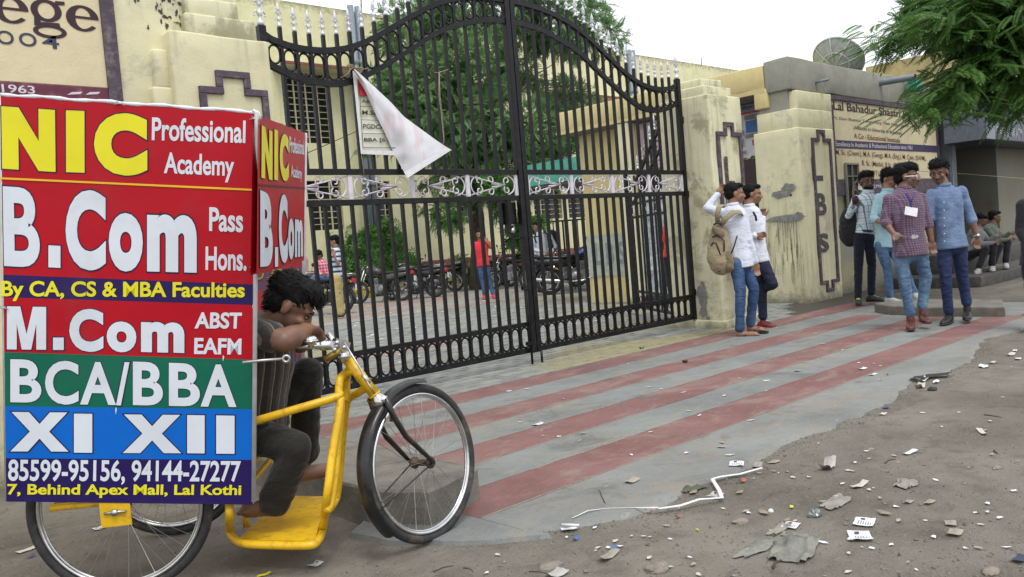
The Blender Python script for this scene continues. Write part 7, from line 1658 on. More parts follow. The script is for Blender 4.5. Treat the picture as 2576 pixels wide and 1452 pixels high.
    for s_ in (-1, 1):
        mb = MB(); mb.tube([(.96, s_*.27, 1.05), (.98, s_*.33, 1.2)], .007, 6); mb.ell((.98, s_*.36, 1.23), (.02, .065, .045), None, 12, 8); P('mirror', mb, K)
    mb = MB(); mb.lathe([(.001, -.06), (.05, -.05), (.085, 0), (.088, .03), (.001, .03)], (1.12, 0, .90), Vector((1, 0, 0)), 18); P('headlight_shell', mb, tankmat)
    mb = MB(); mb.lathe([(.08, .031), (.06, .045), (.001, .052)], (1.12, 0, .90), Vector((1, 0, 0)), 18); P('headlight', mb, M['chrome'])
    def fender(c, R2, a0, a1, wd):
        mb = MB(); vs = []; k = 16; m_ = 6
        for i in range(k+1):
            a = a0+(a1-a0)*i/k
            for j in range(m_+1): q = math.pi*(j/m_-.5); rr = R2+.02*math.cos(q); vs.append((c[0]+rr*math.cos(a), wd*math.sin(q), c[2]+rr*math.sin(a)))
        mb.add(vs, [(i*(m_+1)+j, i*(m_+1)+j+1, (i+1)*(m_+1)+j+1, (i+1)*(m_+1)+j) for i in range(k) for j in range(m_)], 0, True); return mb
    P('mudguard', fender((WB, 0, R), R+.02, math.radians(20), math.radians(150), .06), tankmat if not guard else K); P('mudguard', fender((0, 0, R), R+.03, math.radians(60), math.radians(195), .07), K)
    tl_ = P('tail_light', MB().bbx(-.37, -.28, -.08, .08, .70, .80, .02), bpy.data.materials.get('tail_light_red') or simple('tail_light_red', (.35, .01, .015), .25))
    mb = MB()
    for s_ in (-1, 1): mb.tube([(-.30, s_*.05, .72), (-.31, s_*.13, .71)], .008, 6); mb.ell((-.31, s_*.15, .71), (.03, .03, .025), None, 10, 6)
    P('indicator', mb, bpy.data.materials.get('amber_lens') or simple('amber_lens', (.5, .16, .01), .3))
    if plate: P('number_plate', MB().bbx(-.40, -.392, -.09, .09, .52, .66, .003), M['paper'])
    mb = MB(); mb.tube([(.1, -.11, .86), (-.1, -.12, .88), (-.30, -.10, .90), (-.33, 0, .91), (-.30, .10, .90), (-.1, .12, .88), (.1, .11, .86)], .011, 8); P('grab_rail', mb, M['chrome'])
    mb = MB()
    for s_ in (-1, 1): mb.tube([(.88, s_*.04, .55), (.95, s_*.28, .5), (.93, s_*.30, .33), (.82, s_*.1, .25)], .013, 8)
    P('crash_guard', mb, M['chrome'] if guard else K)
    mb = MB(); mb.tube([(.45, 0, .25), (.48, .24, .01)], .012, 6); mb.tube([(.5, -.25, .27), (.5, .25, .27)], .013, 6); P('stand_and_pegs', mb, K)
    g.rotation_euler = (lean, 0, rz); return g
tk = {n: simple('tank_'+n, c, .22, var=.05, dirt=(.12, .1, .08, .3), ds=7) for n, c in (('black', (.01, .01, .012)), ('grey', (.05, .05, .055)), ('red', (.22, .008, .012)), ('blackred', (.025, .008, .01)))}
def bike(label, px, py, ang, tankmat, **kw):
    p = PZ(px, py, 0); return motorcycle(label, (p.x, p.y, 0), math.radians(ang), tankmat, **kw)
yelrim = M['blackpaint']
bike('black motorcycle behind the seated man in red plaid, nearest the billboard', 862, 790, 118, tk['blackred'])
bike('dark grey motorcycle with alloy wheels parked before the round bush', 1012, 757, 122, tk['grey'])
bike('black motorcycle with a red tail light, second from the bush', 1096, 748, 124, tk['black'], rimcol=yelrim)
bike('black motorcycle with a high red tail, left of the tree trunk', 1146, 733, 128, tk['blackred'])
bike('grey motorcycle with a yellow rear wheel behind the man in the red polo', 1268, 718, 100, tk['grey'], rimcol=yelrim)
bike('black motorcycle with its mirror up beside the gate centre post', 1365, 712, 175, tk['black'], alloy=True, rimcol=yelrim)
bike('motorcycle with a red tail half hidden behind the long one, beside the gate post', 1345, 722, 120, tk['blackred'])
bike('dark motorcycle in the shade just right of the gate centre post', 1452, 722, 128, tk['blackred'])
bike('black motorcycle parked behind the front wheel of the long one', 1500, 728, 118, tk['black'])
lb_ = bike('long black motorcycle with blue tank stripe parked side-on behind the right leaf', 1385, 742, -38, tk['black'], alloy=False, guard=True, lean=-.12)
bike('motorcycle seen from behind, red tail light and white plate, near the column', 1562, 742, 66, tk['black'], alloy=False, lean=.12)
mb = MB(); p = PD(1432, 658, 20.9); mb.ell(p, (.15, .13, .14)); mb.box(p+Vector((-.1, -.08, -.02)), (.1, .12, .06)); obj('helmet', mb, M['blackpaint'], label='black crash helmet resting on the seat of the long motorcycle', cat='helmet', base=tuple(p))

lb_.scale = (1.12, 1.12, 1.1)
# ------------------------------------------------------------------ trees and bushes
def leaf_mat(name, a, b2, trans=.35, yel=None):
    mt = bpy.data.materials.new(name); mt.use_nodes = True; t = mt.node_tree; t.nodes.clear(); out = N(t, 'ShaderNodeOutputMaterial')
    g = N(t, 'ShaderNodeNewGeometry'); v = coord(t, world=True)
    c = mixc(t, g.outputs['Random Per Island'], a, b2)
    if yel: c = mixc(t, mth(t, 'GREATER_THAN', g.outputs['Random Per Island'], .93), c, yel)
    c = mixc(t, mth(t, 'MULTIPLY', ramp(t, nz(t, v, .9, 3), .4, .65), .4), c, [x*1.5 for x in b2])
    d = N(t, 'ShaderNodeBsdfPrincipled'); d.inputs['Roughness'].default_value = .55; tr = N(t, 'ShaderNodeBsdfTranslucent'); mx = N(t, 'ShaderNodeMixShader'); mx.inputs[0].default_value = trans
    t.links.new(c, d.inputs['Base Color']); t.links.new(mixc(t, .5, c, [x*1.4 for x in b2]), tr.inputs[0]); t.links.new(d.outputs[0], mx.inputs[1]); t.links.new(tr.outputs[0], mx.inputs[2]); t.links.new(mx.outputs[0], out.inputs[0]); return mt
M['neem'] = leaf_mat('neem_leaf', (.07, .15, .055), (.17, .29, .12)); M['gul'] = leaf_mat('feathery_leaf', (.028, .075, .014), (.072, .16, .032), .38, (.16, .26, .03)); M['bush'] = leaf_mat('bush_leaf', (.055, .15, .03), (.13, .29, .07), .3); M['plant'] = leaf_mat('shrub_leaf', (.03, .09, .02), (.08, .18, .04))
rng = np.random.default_rng(5)
def frond_template(nl, L, lw, ll, droop=.25, curve=0.1, ang=58):
    """pinnate leaf: pairs of leaflets along a drooping rachis; x forward, y side, z up"""
    vs = []; fs = []
    def zc_(x): return -droop*L*(x/L)**2
    for i in range(nl):
        x = L*(.15+.85*i/nl); z = zc_(x)
        for s_ in (-1, 1):
            a = math.radians(ang-18*i/nl); l = ll*(1-.45*abs(i/nl-.35)); dx, dy = math.cos(a)*l, s_*math.sin(a)*l; w_ = lw
            o = len(vs); vs += [(x, 0, z), (x+dx*.45+w_*.5, dy*.45-s_*w_*.3, z-.02*l), (x+dx, dy, z-.22*l), (x+dx*.45-w_*.5, dy*.45+s_*w_*.3, z+.0)]; fs.append((o, o+1, o+2, o+3))
    o = len(vs); x = L; vs += [(x, 0, zc_(x)), (x+ll*.35, lw*.6, zc_(x)-.05*ll), (x+ll*.8, 0, zc_(x)-.2*ll), (x+ll*.35, -lw*.6, zc_(x)-.05*ll)]; fs.append((o, o+1, o+2, o+3))
    o = len(vs); k = 4; w_ = lw*.09
    for i in range(k+1): x = L*i/k; vs += [(x, w_, zc_(x)), (x, -w_, zc_(x))]
    for i in range(k): fs.append((o+2*i, o+2*i+1, o+2*i+3, o+2*i+2))
    return np.array(vs), fs
def scatter(name, tmpl, pos, fwd, size, mat, parent, kind=None, un=.35):
    tv, tf = tmpl; n = len(pos); k = len(tv)
    fwd = fwd/np.linalg.norm(fwd, axis=1, keepdims=True); up = np.tile(np.array([0, 0, 1.0]), (n, 1))+rng.normal(0, un, (n, 3)); side = np.cross(up, fwd); side /= np.linalg.norm(side, axis=1, keepdims=True)+1e-9; up = np.cross(fwd, side)
    V = pos[:, None, :]+size[:, None, None]*(tv[None, :, 0:1]*fwd[:, None, :]+tv[None, :, 1:2]*side[:, None, :]+tv[None, :, 2:3]*up[:, None, :])
    V = V.reshape(-1, 3); 
    off = np.array(wloc(parent)); V = V-off
    fa = np.array(tf); F4 = (fa[None]+(np.arange(n)*k)[:, None, None]).reshape(-1, 4)
    me = bpy.data.meshes.new(name); me.vertices.add(len(V)); me.vertices.foreach_set('co', V.ravel().astype(np.float32)); me.loops.add(F4.size); me.loops.foreach_set('vertex_index', F4.ravel().astype(np.int32)); me.polygons.add(len(F4)); me.polygons.foreach_set('loop_start', (np.arange(len(F4))*4).astype(np.int32)); me.update(calc_edges=True); me.materials.append(mat)
    o = bpy.data.objects.new(name, me); COL.objects.link(o); o.parent = parent
    if kind: o['kind'] = kind
    return o
def blob_points(blobs, n, shell=.55):
    """points in a union of ellipsoids, denser towards their surfaces, thrown into small clumps"""
    P = []; D_ = []; vol = np.array([b[1][0]*b[1][1]*b[1][2] for b in blobs])**.75; vol /= vol.sum()
    nc = n//14
    for b_i in rng.choice(len(blobs), nc, p=vol):
        c, r = blobs[b_i]; d = rng.normal(size=3); d /= np.linalg.norm(d); rad = shell+(1-shell)*rng.random()**.6 if rng.random() < .8 else rng.random()*shell
        cc = np.array(c)+d*np.array(r)*rad; cl = rng.normal(0, .13, (14, 3))*np.array(r).mean()**.5; p = cc+cl; P.append(p); dd = d+rng.normal(0, .65, (14, 3))+np.array([0, 0, -.1]); D_.append(dd)
    return np.concatenate(P), np.concatenate(D_)
def limb(mb, a, b2, ra, rb, wob=.12, n=7):
    a, b2 = Vector(a), Vector(b2); L = (b2-a).length; P = []
    for i in range(n+1):
        t = i/n; p = a.lerp(b2, t); s_ = math.sin(math.pi*t)*wob*L; P.append(p+noise.noise_vector(Vector((a.x*3+t*2.2, b2.y*2, a.z)))*s_)
    mb.tube(P, [ra+(rb-ra)*i/n for i in range(n+1)], 8)
# neem-like tree in the courtyard
dT = 26.0
def TP(px, py, dd=0): return PD(px, py, dT+dd)
tb = TP(1196, 640); tbase = Vector((tb.x, tb.y, 0))
ne = thing('courtyard_tree', 'large dark green neem-like tree with feathery leaves filling the middle behind the gate', 'tree', tuple(tbase))
mb = MB(); fork = TP(1182, 455); mb.tube([tbase, tbase.lerp(TP(1205, 600), .9), TP(1200, 540), fork], [.30, .24, .21, .18], 12)
tips = [TP(1060, 260, -.5), TP(1120, 130), TP(1240, 200, .6), TP(1350, 150), TP(1440, 220, .5), TP(1000, 400, -1), TP(1330, 380, -.8), TP(1150, 300, -1.2), TP(1285, 60), TP(1040, 60)]
for i, t_ in enumerate(tips):
    limb(mb, fork.lerp(TP(1200, 520), .3 if i % 2 else 0), t_, .12, .03); 
    for j in range(4): q = t_+Vector((random.uniform(-1, 1), random.uniform(-1, 1), random.uniform(-.5, .8))); limb(mb, Vector(t_).lerp(fork, .35), q, .035, .008)
obj('trunk', mb, M['bark'], ne)
def blob(px, py, dd, rpx, rz=None, rd=None):
    c = TP(px, py, dd); r = rpx/FPX*dT; return ((c.x, c.y, c.z), (r, r, (rz/FPX*dT) if rz else r*.8))
B1 = [blob(1040, 70, 0, 95), blob(1150, 20, .5, 100), blob(1290, 10, 0, 100), blob(1420, 50, .5, 95), blob(1490, 90, 0, 75), blob(1180, 140, -1, 90), blob(1080, 210, -1, 95), blob(1290, 180, 1, 80), blob(1120, 300, -1.2, 110), blob(1010, 250, -1, 70), blob(1240, 320, -1, 110),
      blob(1350, 330, 0, 100), blob(1000, 350, -1.2, 60), blob(1150, 420, -.5, 90), blob(1300, 430, -.3, 80), blob(1420, 380, .4, 70), blob(1240, 500, 0, 36), blob(1440, 250, .8, 60), blob(960, 200, -.6, 45), blob(1470, 350, .5, 55), blob(1090, 520, -.2, 30), blob(930, 350, -1.2, 30)]
pp, dd_ = blob_points(B1, 10500); T_ = frond_template(7, .30, .030, .12)
scatter('crown', T_, pp, dd_, rng.uniform(.8, 1.35, len(pp)), M['neem'], ne)
# low leafy branches (fresh green) hanging by the trunk
ps_, ds_ = blob_points([blob(1255, 470, -1.5, 42), blob(1130, 540, -1.2, 28), blob(1325, 560, -.8, 30), blob(1290, 590, -.5, 20)], 700); scatter('lower_foliage', T_, ps_, ds_, rng.uniform(.8, 1.4, len(ps_)), M['bush'], ne)
# round bush with long whorled leaves
bx_ = PZ(935, 742, 0); bs = thing('bush', 'rounded bright green bush with long whorled leaves behind the parked motorcycles', 'bush', (bx_.x, bx_.y+.6, 0)); dB = (bx_-CO).dot(fw)+.8
def BPt(px, py, dd, r): c = PD(px, py, dB+dd); k = r/FPX*dB; return ((c.x, c.y, c.z), (k, k, k*.85))
BB = [BPt(900, 620, 0, 62), BPt(965, 612, .3, 55), BPt(850, 660, 0, 45), BPt(1000, 665, 0, 45), BPt(930, 680, -.3, 60), BPt(870, 600, .3, 35), BPt(1020, 700, .2, 30), BPt(820, 690, .2, 30), BPt(960, 700, -.3, 40), BPt(790, 640, .3, 25)]
def whorl():
    vs = []; fs = []
    for i in range(8):
        a = 2*math.pi*i/8; el = .25; d = Vector((math.cos(el)*math.cos(a), math.cos(el)*math.sin(a), math.sin(el))); s_ = Vector((-math.sin(a), math.cos(a), 0)); L = .20; o = len(vs)
        P0, P1, P2 = d*.02, d*L*.55, d*L-Vector((0, 0, .05)); w_ = .026; vs += [P0, P1+s_*w_, P2, P1-s_*w_]; fs.append((o, o+1, o+2, o+3))
    # face x axis
    R_ = Matrix.Rotation(math.radians(90), 3, 'Y'); return np.array([tuple(R_ @ v) for v in vs]), fs
pb_, db_ = blob_points(BB, 2400, .75); scatter('foliage', whorl(), pb_, db_, rng.uniform(.8, 1.35, len(pb_)), M['bush'], bs)
mb = MB()
for i in range(9): c, r = BB[i]; limb(mb, (bx_.x+random.uniform(-.3, .3), bx_.y+.6, .1), c, .03, .012)
obj('stem', mb, M['bark'], bs)
# small shrubs by the plinth
for i, (px, py, r, lab) in enumerate(((1320, 610, 28, 'small light green shrub below the tree, right of the man in the red polo'), (1155, 668, 24, 'small straggly shrub left of the tree trunk behind the motorcycles'))):
    c = PD(px, py, 26.5); k = r/FPX*26.5; s_ = thing('shrub', lab, 'shrub', (c.x, c.y, .2)); a_, b_ = blob_points([((c.x, c.y, c.z), (k, k, k)), ((c.x+.2, c.y, c.z-.3), (k*.8, k*.8, k*.8))], 260, .4); scatter('foliage', T_, a_, b_, rng.uniform(.5, .8, len(a_)), M['bush'], s_)
    mb = MB(); limb(mb, (c.x, c.y, .2), (c.x, c.y, c.z), .02, .01); obj('stem', mb, M['bark'], s_)
# feathery tree leaning in from the right: bipinnate fronds on drooping twigs
dG = 11.5
def GP(px, py, dd=0): return PD(px, py, dG+dd)
gt = thing('overhanging_tree', 'feathery-leaved tree leaning in over the bank kiosk and the painted sign at top right', 'tree', (17.5, 2.2, 0))
trunk_b = Vector((17.0, 2.0, 0)); tf_ = GP(2760, -60, 1.5); mb = MB(); mb.tube([trunk_b, trunk_b.lerp(tf_, .5)+Vector((.1, .1, 0)), tf_], [.28, .22, .16], 12)
TW = []
ends = [(2650, 100), (2700, 210), (2640, 260), (2740, 60), (2650, -60), (2200, 112), (2225, 125), (2250, 95), (2300, 90), (2340, 100), (2360, 60), (2350, 120), (2230, 75), (2400, 120), (2420, 130), (2450, 60), (2480, 180), (2540, 230), (2520, 100), (2400, 215), (2430, 250), (2370, 250), (2330, 285), (2300, 300), (2280, 270), (2310, 255), (2350, 305), (2480, 275), (2450, 225), (2560, 160), (2520, 20), (2380, 0), (2450, -20), (2545, 60), (2590, 60), (2590, 240), (2540, 290), (2570, 270), (2500, 140), (2430, 180), (2400, 160), (2590, 130), (2490, 40), (2420, 60)]
for i, (x, y) in enumerate(ends):
    dd = random.uniform(-1.3, 1.6); e = GP(x, y, dd); s_ = tf_.lerp(GP(2620, y-90, dd), .55); limb(mb, tf_, s_, .05, .02, .05, 5); 
    mid = s_.lerp(e, .5)+Zv_*.25; pts = [s_.lerp(mid, t*2) if t < .5 else mid.lerp(e, t*2-1) for t in [j/8 for j in range(9)]]
    mb.tube(pts, [.018-.0017*j for j in range(9)], 5); TW.append(pts)
obj('trunk', mb, M['bark'], gt)
P1, D1 = [], []
for pts in TW:
    for _ in range(100):
        t = random.uniform(.12, 1.0)**.8; k = min(int(t*8), 7); p = Vector(pts[k]).lerp(Vector(pts[k+1]), t*8-k); ax = (Vector(pts[min(k+1, 8)])-Vector(pts[k])).normalized()
        d = ax*random.uniform(.3, 1.0)+Vector((random.gauss(0, .8), random.gauss(0, .8), random.gauss(.02, .1))); P1.append(tuple(p+Vector((random.gauss(0, .16), random.gauss(0, .16), random.gauss(0, .05))))); D1.append(tuple(d))
P1, D1 = np.array(P1), np.array(D1); scatter('crown', frond_template(13, .36, .018, .080, .16, .1, 66), P1, D1, rng.uniform(.8, 1.25, len(P1)), M['gul'], gt, un=.16)
# finer crown further back at the top right
bt = thing('rear_tree', 'lighter green fine-leaved tree rising behind the satellite dish at top right', 'tree', tuple(Vector((PD(2450, 0, 19).x, PD(2450, 0, 19).y, 0))))
c_ = lambda px, py, r: (tuple(PD(px, py, 19)), (r, r, r*.8))
pa_, da_ = blob_points([c_(2330, 30, .55), c_(2420, 10, .8), c_(2500, 60, .8), c_(2390, 80, .5), c_(2300, 70, .35), c_(2550, 0, .9), c_(2350, -20, .5)], 4200, .4); scatter('crown', T_, pa_, da_, rng.uniform(.5, .9, len(pa_)), M['gul'], bt)
mb = MB(); b0 = Vector(wloc(bt)); limb(mb, b0, PD(2450, 20, 19), .2, .06, .03); obj('trunk', mb, M['bark'], bt)
# ------------------------------------------------------------------ litter
def paperbit(px, py, w_, h_, ang, mat, label, cat='paper', curl=.006, print_=False, name='paper', group=None, zoff=.002):
    w_ *= .8; h_ *= .8; p = PZ(px, py, 0.0); z = .003 if (p.y > edge_y(p.x) or p.y > 2.9) and 2.4 < p.x < 10.4 and p.y < 6 else gz(p.x, p.y)+.004
    if p.y > 6: z = .006
    mb = MB(); n = 4; vs = []; ca, sa_ = math.cos(ang), math.sin(ang)
    for j in range(n+1):
        for i in range(n+1):
            u, v = (i/n-.5)*w_, (j/n-.5)*h_; zz_ = z+zoff+curl*(1.2*(abs(2*i/n-1)**2)*(1 if math.sin(px) > 0 else .3)+.8*noise.noise(Vector((u*40+px, v*40, 0))))
            vs.append((p.x+u*ca-v*sa_, p.y+u*sa_+v*ca, max(zz_, z+.001)))
    mb.add(vs, [(j*(n+1)+i, j*(n+1)+i+1, (j+1)*(n+1)+i+1, (j+1)*(n+1)+i) for j in range(n) for i in range(n)], 0, True)
    o = obj(name, mb, mat, label=label, cat=cat, group=group, base=(p.x, p.y, z))
    if print_:
        m2 = MB(); rr = random.Random(px)
        def at_(u, v, dz=.0022): 
            i = min(max((u+.5)*n, 0), n-.001); j = min(max((v+.5)*n, 0), n-.001); a = Vector(vs[int(j)*(n+1)+int(i)]); b2 = Vector(vs[(int(j)+1)*(n+1)+int(i)+1]); zz_ = max(a.z, b2.z)+dz; u2, v2 = u*w_, v*h_; return (p.x+u2*ca-v2*sa_, p.y+u2*sa_+v2*ca, zz_)
        for k in range(6): v0 = -.36+.12*k; u1_ = rr.uniform(-.2, .1); m2.add([at_(-.40, v0), at_(u1_, v0), at_(u1_, v0+.03), at_(-.40, v0+.03)], [(0, 1, 2, 3)])
        m2.add([at_(.2, .0), at_(.33, .0), at_(.32, .22), at_(.21, .2)], [(0, 1, 2, 3)]); obj('print', m2, M['print'], o)
    return o
W, O = M['paper'], M['oldpaper']
zb_ = Bz((2000, 1100), 1.962); za_ = Bz((1100, 1100), 1.9618)
def pb_at(z, x, y, *a, **k): px, py = z(x, y); return paperbit(px, py, *a, **k)
pb_at(za_, 1395, 1120, .10, .085, .9, W, 'white printed card lying at the apron edge with a cigarette stub on it', 'card', print_=True)
mb = MB(); p = PZ(*za_(1413, 1130), .01); mb.tube([p+Vector((-.02, .035, .004)), p+Vector((.012, -.035, .004))], .006, 8); obj('cigarette_stub', mb, M['paper'], label='white cigarette stub lying across the printed card at the apron edge', cat='cigarette stub', base=tuple(p))
pb_at(za_, 1440, 1190, .045, .02, .2, simple('blue_wrapper', (.03, .16, .42), .4), 'small bright blue wrapper just below the printed card', 'wrapper')
pb_at(za_, 1675, 1262, .05, .02, .4, bpy.data.materials['blue_wrapper'], 'crumpled blue and white wrapper right of the bright blue one', 'wrapper')
pb_at(za_, 1645, 1302, .13, .05, .1, O, 'folded grey paper strip below the blue and white wrapper', print_=False, curl=.012)
pb_at(za_, 1325, 1402, .095, .075, .1, simple('greyish_paper', (.42, .40, .38), .9, var=.15), 'grey-white square paper lying at the very bottom of the picture', print_=False)
pb_at(za_, 1205, 500, .105, .055, .0, W, 'white printed slip on the grey band right of the front wheel', print_=True)
pb_at(za_, 1025, 291, .075, .05, .6, W, 'small blue-white card on the upper grey band near the gate', 'card', print_=True)
pb_at(za_, 1795, 855, .10, .06, .1, simple('tan_paper', (.36, .32, .26), .9, var=.12), 'tan paper stuck to the wide grey edge band')
pb_at(za_, 850, 37, .06, .05, .5, W, 'white paper scrap on the pavers under the left gate leaf')
pb_at(zb_, 683, 747, .115, .09, .5, W, 'white printed card lying where the apron meets the dirt, above the white tape', 'card', print_=True)
pb_at(zb_, 545, 922, .09, .075, .1, simple('off_white_paper', (.50, .48, .42), .9, var=.1), 'off-white printed sheet beside the kink of the white tape', print_=True)
pb_at(zb_, 812, 733, .11, .05, .4, O, 'dirty beige leaflet right of the white printed card')
pb_at(zb_, 915, 706, .08, .05, .0, O, 'torn beige slip further right, on the dirt by the apron')
pb_at(zb_, 1250, 748, .16, .07, .2, simple('crumpled_grey_paper', (.46, .43, .41), .9, var=.2, bmp=.4), 'crumpled pale grey sheet in the middle of the dirt', curl=.03)
pb_at(zb_, 1765, 650, .13, .04, -.15, W, 'white paper strip on the dirt, upper right of the crumpled sheet')
pb_at(zb_, 2215, 525, .16, .035, .55, bpy.data.materials['off_white_paper'], 'long off-white strip with a slot near the right edge')
pb_at(zb_, 1480, 1085, .125, .095, .3, W, 'upper of the two crisp white printed cards on the dirt', 'card', print_=True)
pb_at(zb_, 1455, 1175, .12, .10, .6, W, 'lower of the two crisp white printed cards on the dirt', 'card', print_=True)
pb_at(zb_, 1020, 1098, .095, .075, .2, W, 'white printed sheet near the green wrapper', print_=True)
pb_at(zb_, 925, 1150, .055, .016, .1, simple('green_wrapper', (.22, .5, .02), .4), 'small lime green wrapper on the dirt', 'wrapper')
pb_at(zb_, 1025, 989, .05, .018, .5, simple('yellow_wrapper', (.65, .6, .03), .4), 'small yellow wrapper on the dirt above the printed sheet', 'wrapper')
pb_at(zb_, 435, 1133, .015, .014, .5, bpy.data.materials['yellow_wrapper'], 'tiny yellow scrap left of the green wrapper', 'wrapper')
pb_at(zb_, 720, 843, .055, .025, .0, simple('red_blue_wrapper', (.42, .10, .07), .5), 'red and blue wrapper scrap right of the white tape', 'wrapper')
pb_at(zb_, 315, 1052, .04, .018, .0, bpy.data.materials['red_blue_wrapper'], 'orange-red scrap under the straight run of the white tape', 'wrapper')
pb_at(zb_, 1450, 863, .14, .04, -.1, bpy.data.materials['off_white_paper'], 'thin pale paper lying left of the flat grey stone', curl=.01)
pb_at(zb_, 1290, 940, .06, .025, .1, bpy.data.materials['off_white_paper'], 'small white scrap on the clear plastic oval')
pb_at(zb_, 2045, 1155, .08, .06, .1, O, 'faded square leaflet at the lower right')
pb_at(zb_, 2020, 1090, .07, .05, .4, O, 'faded leaflet above the square one at the lower right')
pb_at(zb_, 1885, 960, .08, .035, -.1, O, 'beige folded leaflet right of centre on the dirt')
pb_at(zb_, 1760, 960, .06, .03, .0, O, 'beige scrap left of the folded leaflet')
pb_at(zb_, 1470, 152, .11, .05, -.1, W, 'white slip on the last red band at the right')
pb_at(zb_, 1535, 188, .10, .04, -.2, W, 'white slip just below the last red band at the right')
pb_at(zb_, 1627, 188, .06, .012, .3, bpy.data.materials['blue_wrapper'], 'thin blue sliver on the grey edge band', 'wrapper')
pb_at(zb_, 1060, 166, .07, .04, .2, O, 'beige slip on the middle grey band')
pb_at(zb_, 362, 110, .09, .06, .5, simple('brown_leaf', (.20, .14, .09), .8), 'brown dry leaf on the upper red band', 'leaf', curl=.02, name='dry_leaf')
pb_at(zb_, 90, 22, .11, .05, .5, bpy.data.materials['brown_leaf'], 'dark curled leaf on the pavers edge near the gate', 'leaf', curl=.03, name='dry_leaf')
pb_at(zb_, 1615, 376, .06, .04, .2, simple('purple_wrapper', (.05, .03, .25), .4), 'dark blue wrapper at the broken apron edge', 'wrapper')
pb_at(zb_, 1600, 412, .09, .04, .2, bpy.data.materials['off_white_paper'], 'pale leaflet below the dark blue wrapper')
pb_at(zb_, 2225, 122, .12, .08, .3, W, 'crumpled white paper right of the hole in the apron edge', curl=.02)
pb_at(zb_, 2280, 102, .10, .04, -.1, bpy.data.materials['off_white_paper'], 'off-white slip above the crumpled paper at the right edge')
pb_at(zb_, 1845, 212, .12, .05, -.3, W, 'white leaflet lying in the hole of the apron edge', curl=.02)
pb_at(zb_, 1930, 218, .10, .05, .2, W, 'bluish white leaflet by the hole in the apron edge', curl=.02)
pb_at(zb_, 1830, 250, .12, .06, .1, bpy.data.materials['off_white_paper'], 'pinkish leaflet under the hole in the apron edge', curl=.02)
pb_at(zb_, 2450, 1312, .08, .05, -.2, simple('navy_card', (.03, .035, .08), .5), 'dark card with white edge at the right border', 'card')
pb_at(zb_, 2400, 48, .18, .06, .1, bpy.data.materials['off_white_paper'], 'torn leaflets at the far right edge of the apron', curl=.02)
pb_at(zb_, 2440, 75, .09, .05, .1, W, 'white slip at the right border beside the torn leaflets')
pb_at(zb_, 2420, 22, .08, .04, .1, W, 'small white slip at the right border, uppermost')
z2_ = Bz((0, 900), 1.5444)
pb_at(z2_, 490, 1195, .075, .06, .1, W, 'white card seen through the spokes of the near rear wheel', 'card', print_=True)
pb_at(z2_, 135, 1300, .12, .05, .3, bpy.data.materials['off_white_paper'], 'crumpled white sheet left of the near rear wheel')
paperbit(792, 1412, .07, .055, .2, W, 'white printed card on the dirt below the yellow footboard', 'card', print_=True); paperbit(663, 1437, .07, .022, .0, bpy.data.materials['yellow_wrapper'], 'yellow wrapper at the bottom edge below the footboard', 'wrapper')
pb_at(z2_, 150, 1332, .04, .02, .2, bpy.data.materials['purple_wrapper'], 'tiny violet scrap behind the rear tyre', 'wrapper')
# white tape
zs = lambda x, y: PZ(*zb_(x, y), 0.0)
pts = [PZ(*za_(1420, 1088)), PZ(*za_(1520, 1048)), PZ(*za_(1660, 1018)), PZ(*za_(1780, 1020)), PZ(*za_(1960, 1030)), zs(190, 1025), zs(330, 1005), zs(450, 978), zs(590, 958), zs(575, 910), zs(530, 850), zs(580, 828), zs(700, 805), zs(842, 778)]
mb = MB(); mb.tube([(p.x, p.y, max(gz(p.x, p.y), -.012)+.016+.006*math.sin(i*2)) for i, p in enumerate(pts)], [.004, .004, .003, .003, .009, .011, .012, .011, .012, .011, .011, .010, .010, .010], 6, flat=(.25, 1)); obj('plastic_tape', mb, M['paper'], label='long white plastic tape lying kinked across the dirt', cat='tape', base=tuple(pts[6]))
# plastic sheets, foil ball, stones, twigs
def sheet(px, py, w_, h_, ang, mat, label, cat, amp, seed, nm):
    p = PZ(px, py); mb = MB(); n = 14; ca, sa_ = math.cos(ang), math.sin(ang); vs = []; idx = {}
    for j in range(n+1):
        for i in range(n+1):
            u, v = i/n*2-1, j/n*2-1; r = 1+.35*noise.noise(Vector((u*1.5+seed, v*1.5, 0))); uu, vv = u*w_/2*r, v*h_/2*r; x, y = p.x+uu*ca-vv*sa_, p.y+uu*sa_+vv*ca
            vs.append((x, y, gz(x, y)+.006+amp*max(0, noise.noise(Vector((u*2.2, v*2.2, seed)))+.25)*(1.2-max(abs(u), abs(v)))+amp*.25*abs(noise.noise(Vector((u*7, v*7, seed))))))
    fs = [(j*(n+1)+i, j*(n+1)+i+1, (j+1)*(n+1)+i+1, (j+1)*(n+1)+i) for j in range(n) for i in range(n) if ((i/n*2-.93)**2+(j/n*2-.93)**2) < 1.25+.5*noise.noise(Vector((i*.5, j*.5, seed)))]
    mb.add(vs, fs, 0, True); return obj(nm, mb, mat, label=label, cat=cat, base=(p.x, p.y, 0))
pl1 = simple('muddy_grey_plastic', (.20, .20, .17), .35, var=.3, vs=9, dirt=(.12, .1, .075, .7), ds=6); pl2 = simple('dusty_clear_plastic', (.24, .22, .19), .4, var=.15, vs=14)
sheet(*zb_(1040, 1240), .36, .16, .35, pl1, 'large muddy grey plastic sheet crumpled on the dirt at the bottom', 'plastic sheet', .06, 3, 'plastic_sheet'); sheet(*zb_(800, 1245), .22, .07, .0, pl1, 'torn tail of muddy plastic left of the large sheet', 'plastic sheet', .02, 8, 'plastic_sheet')
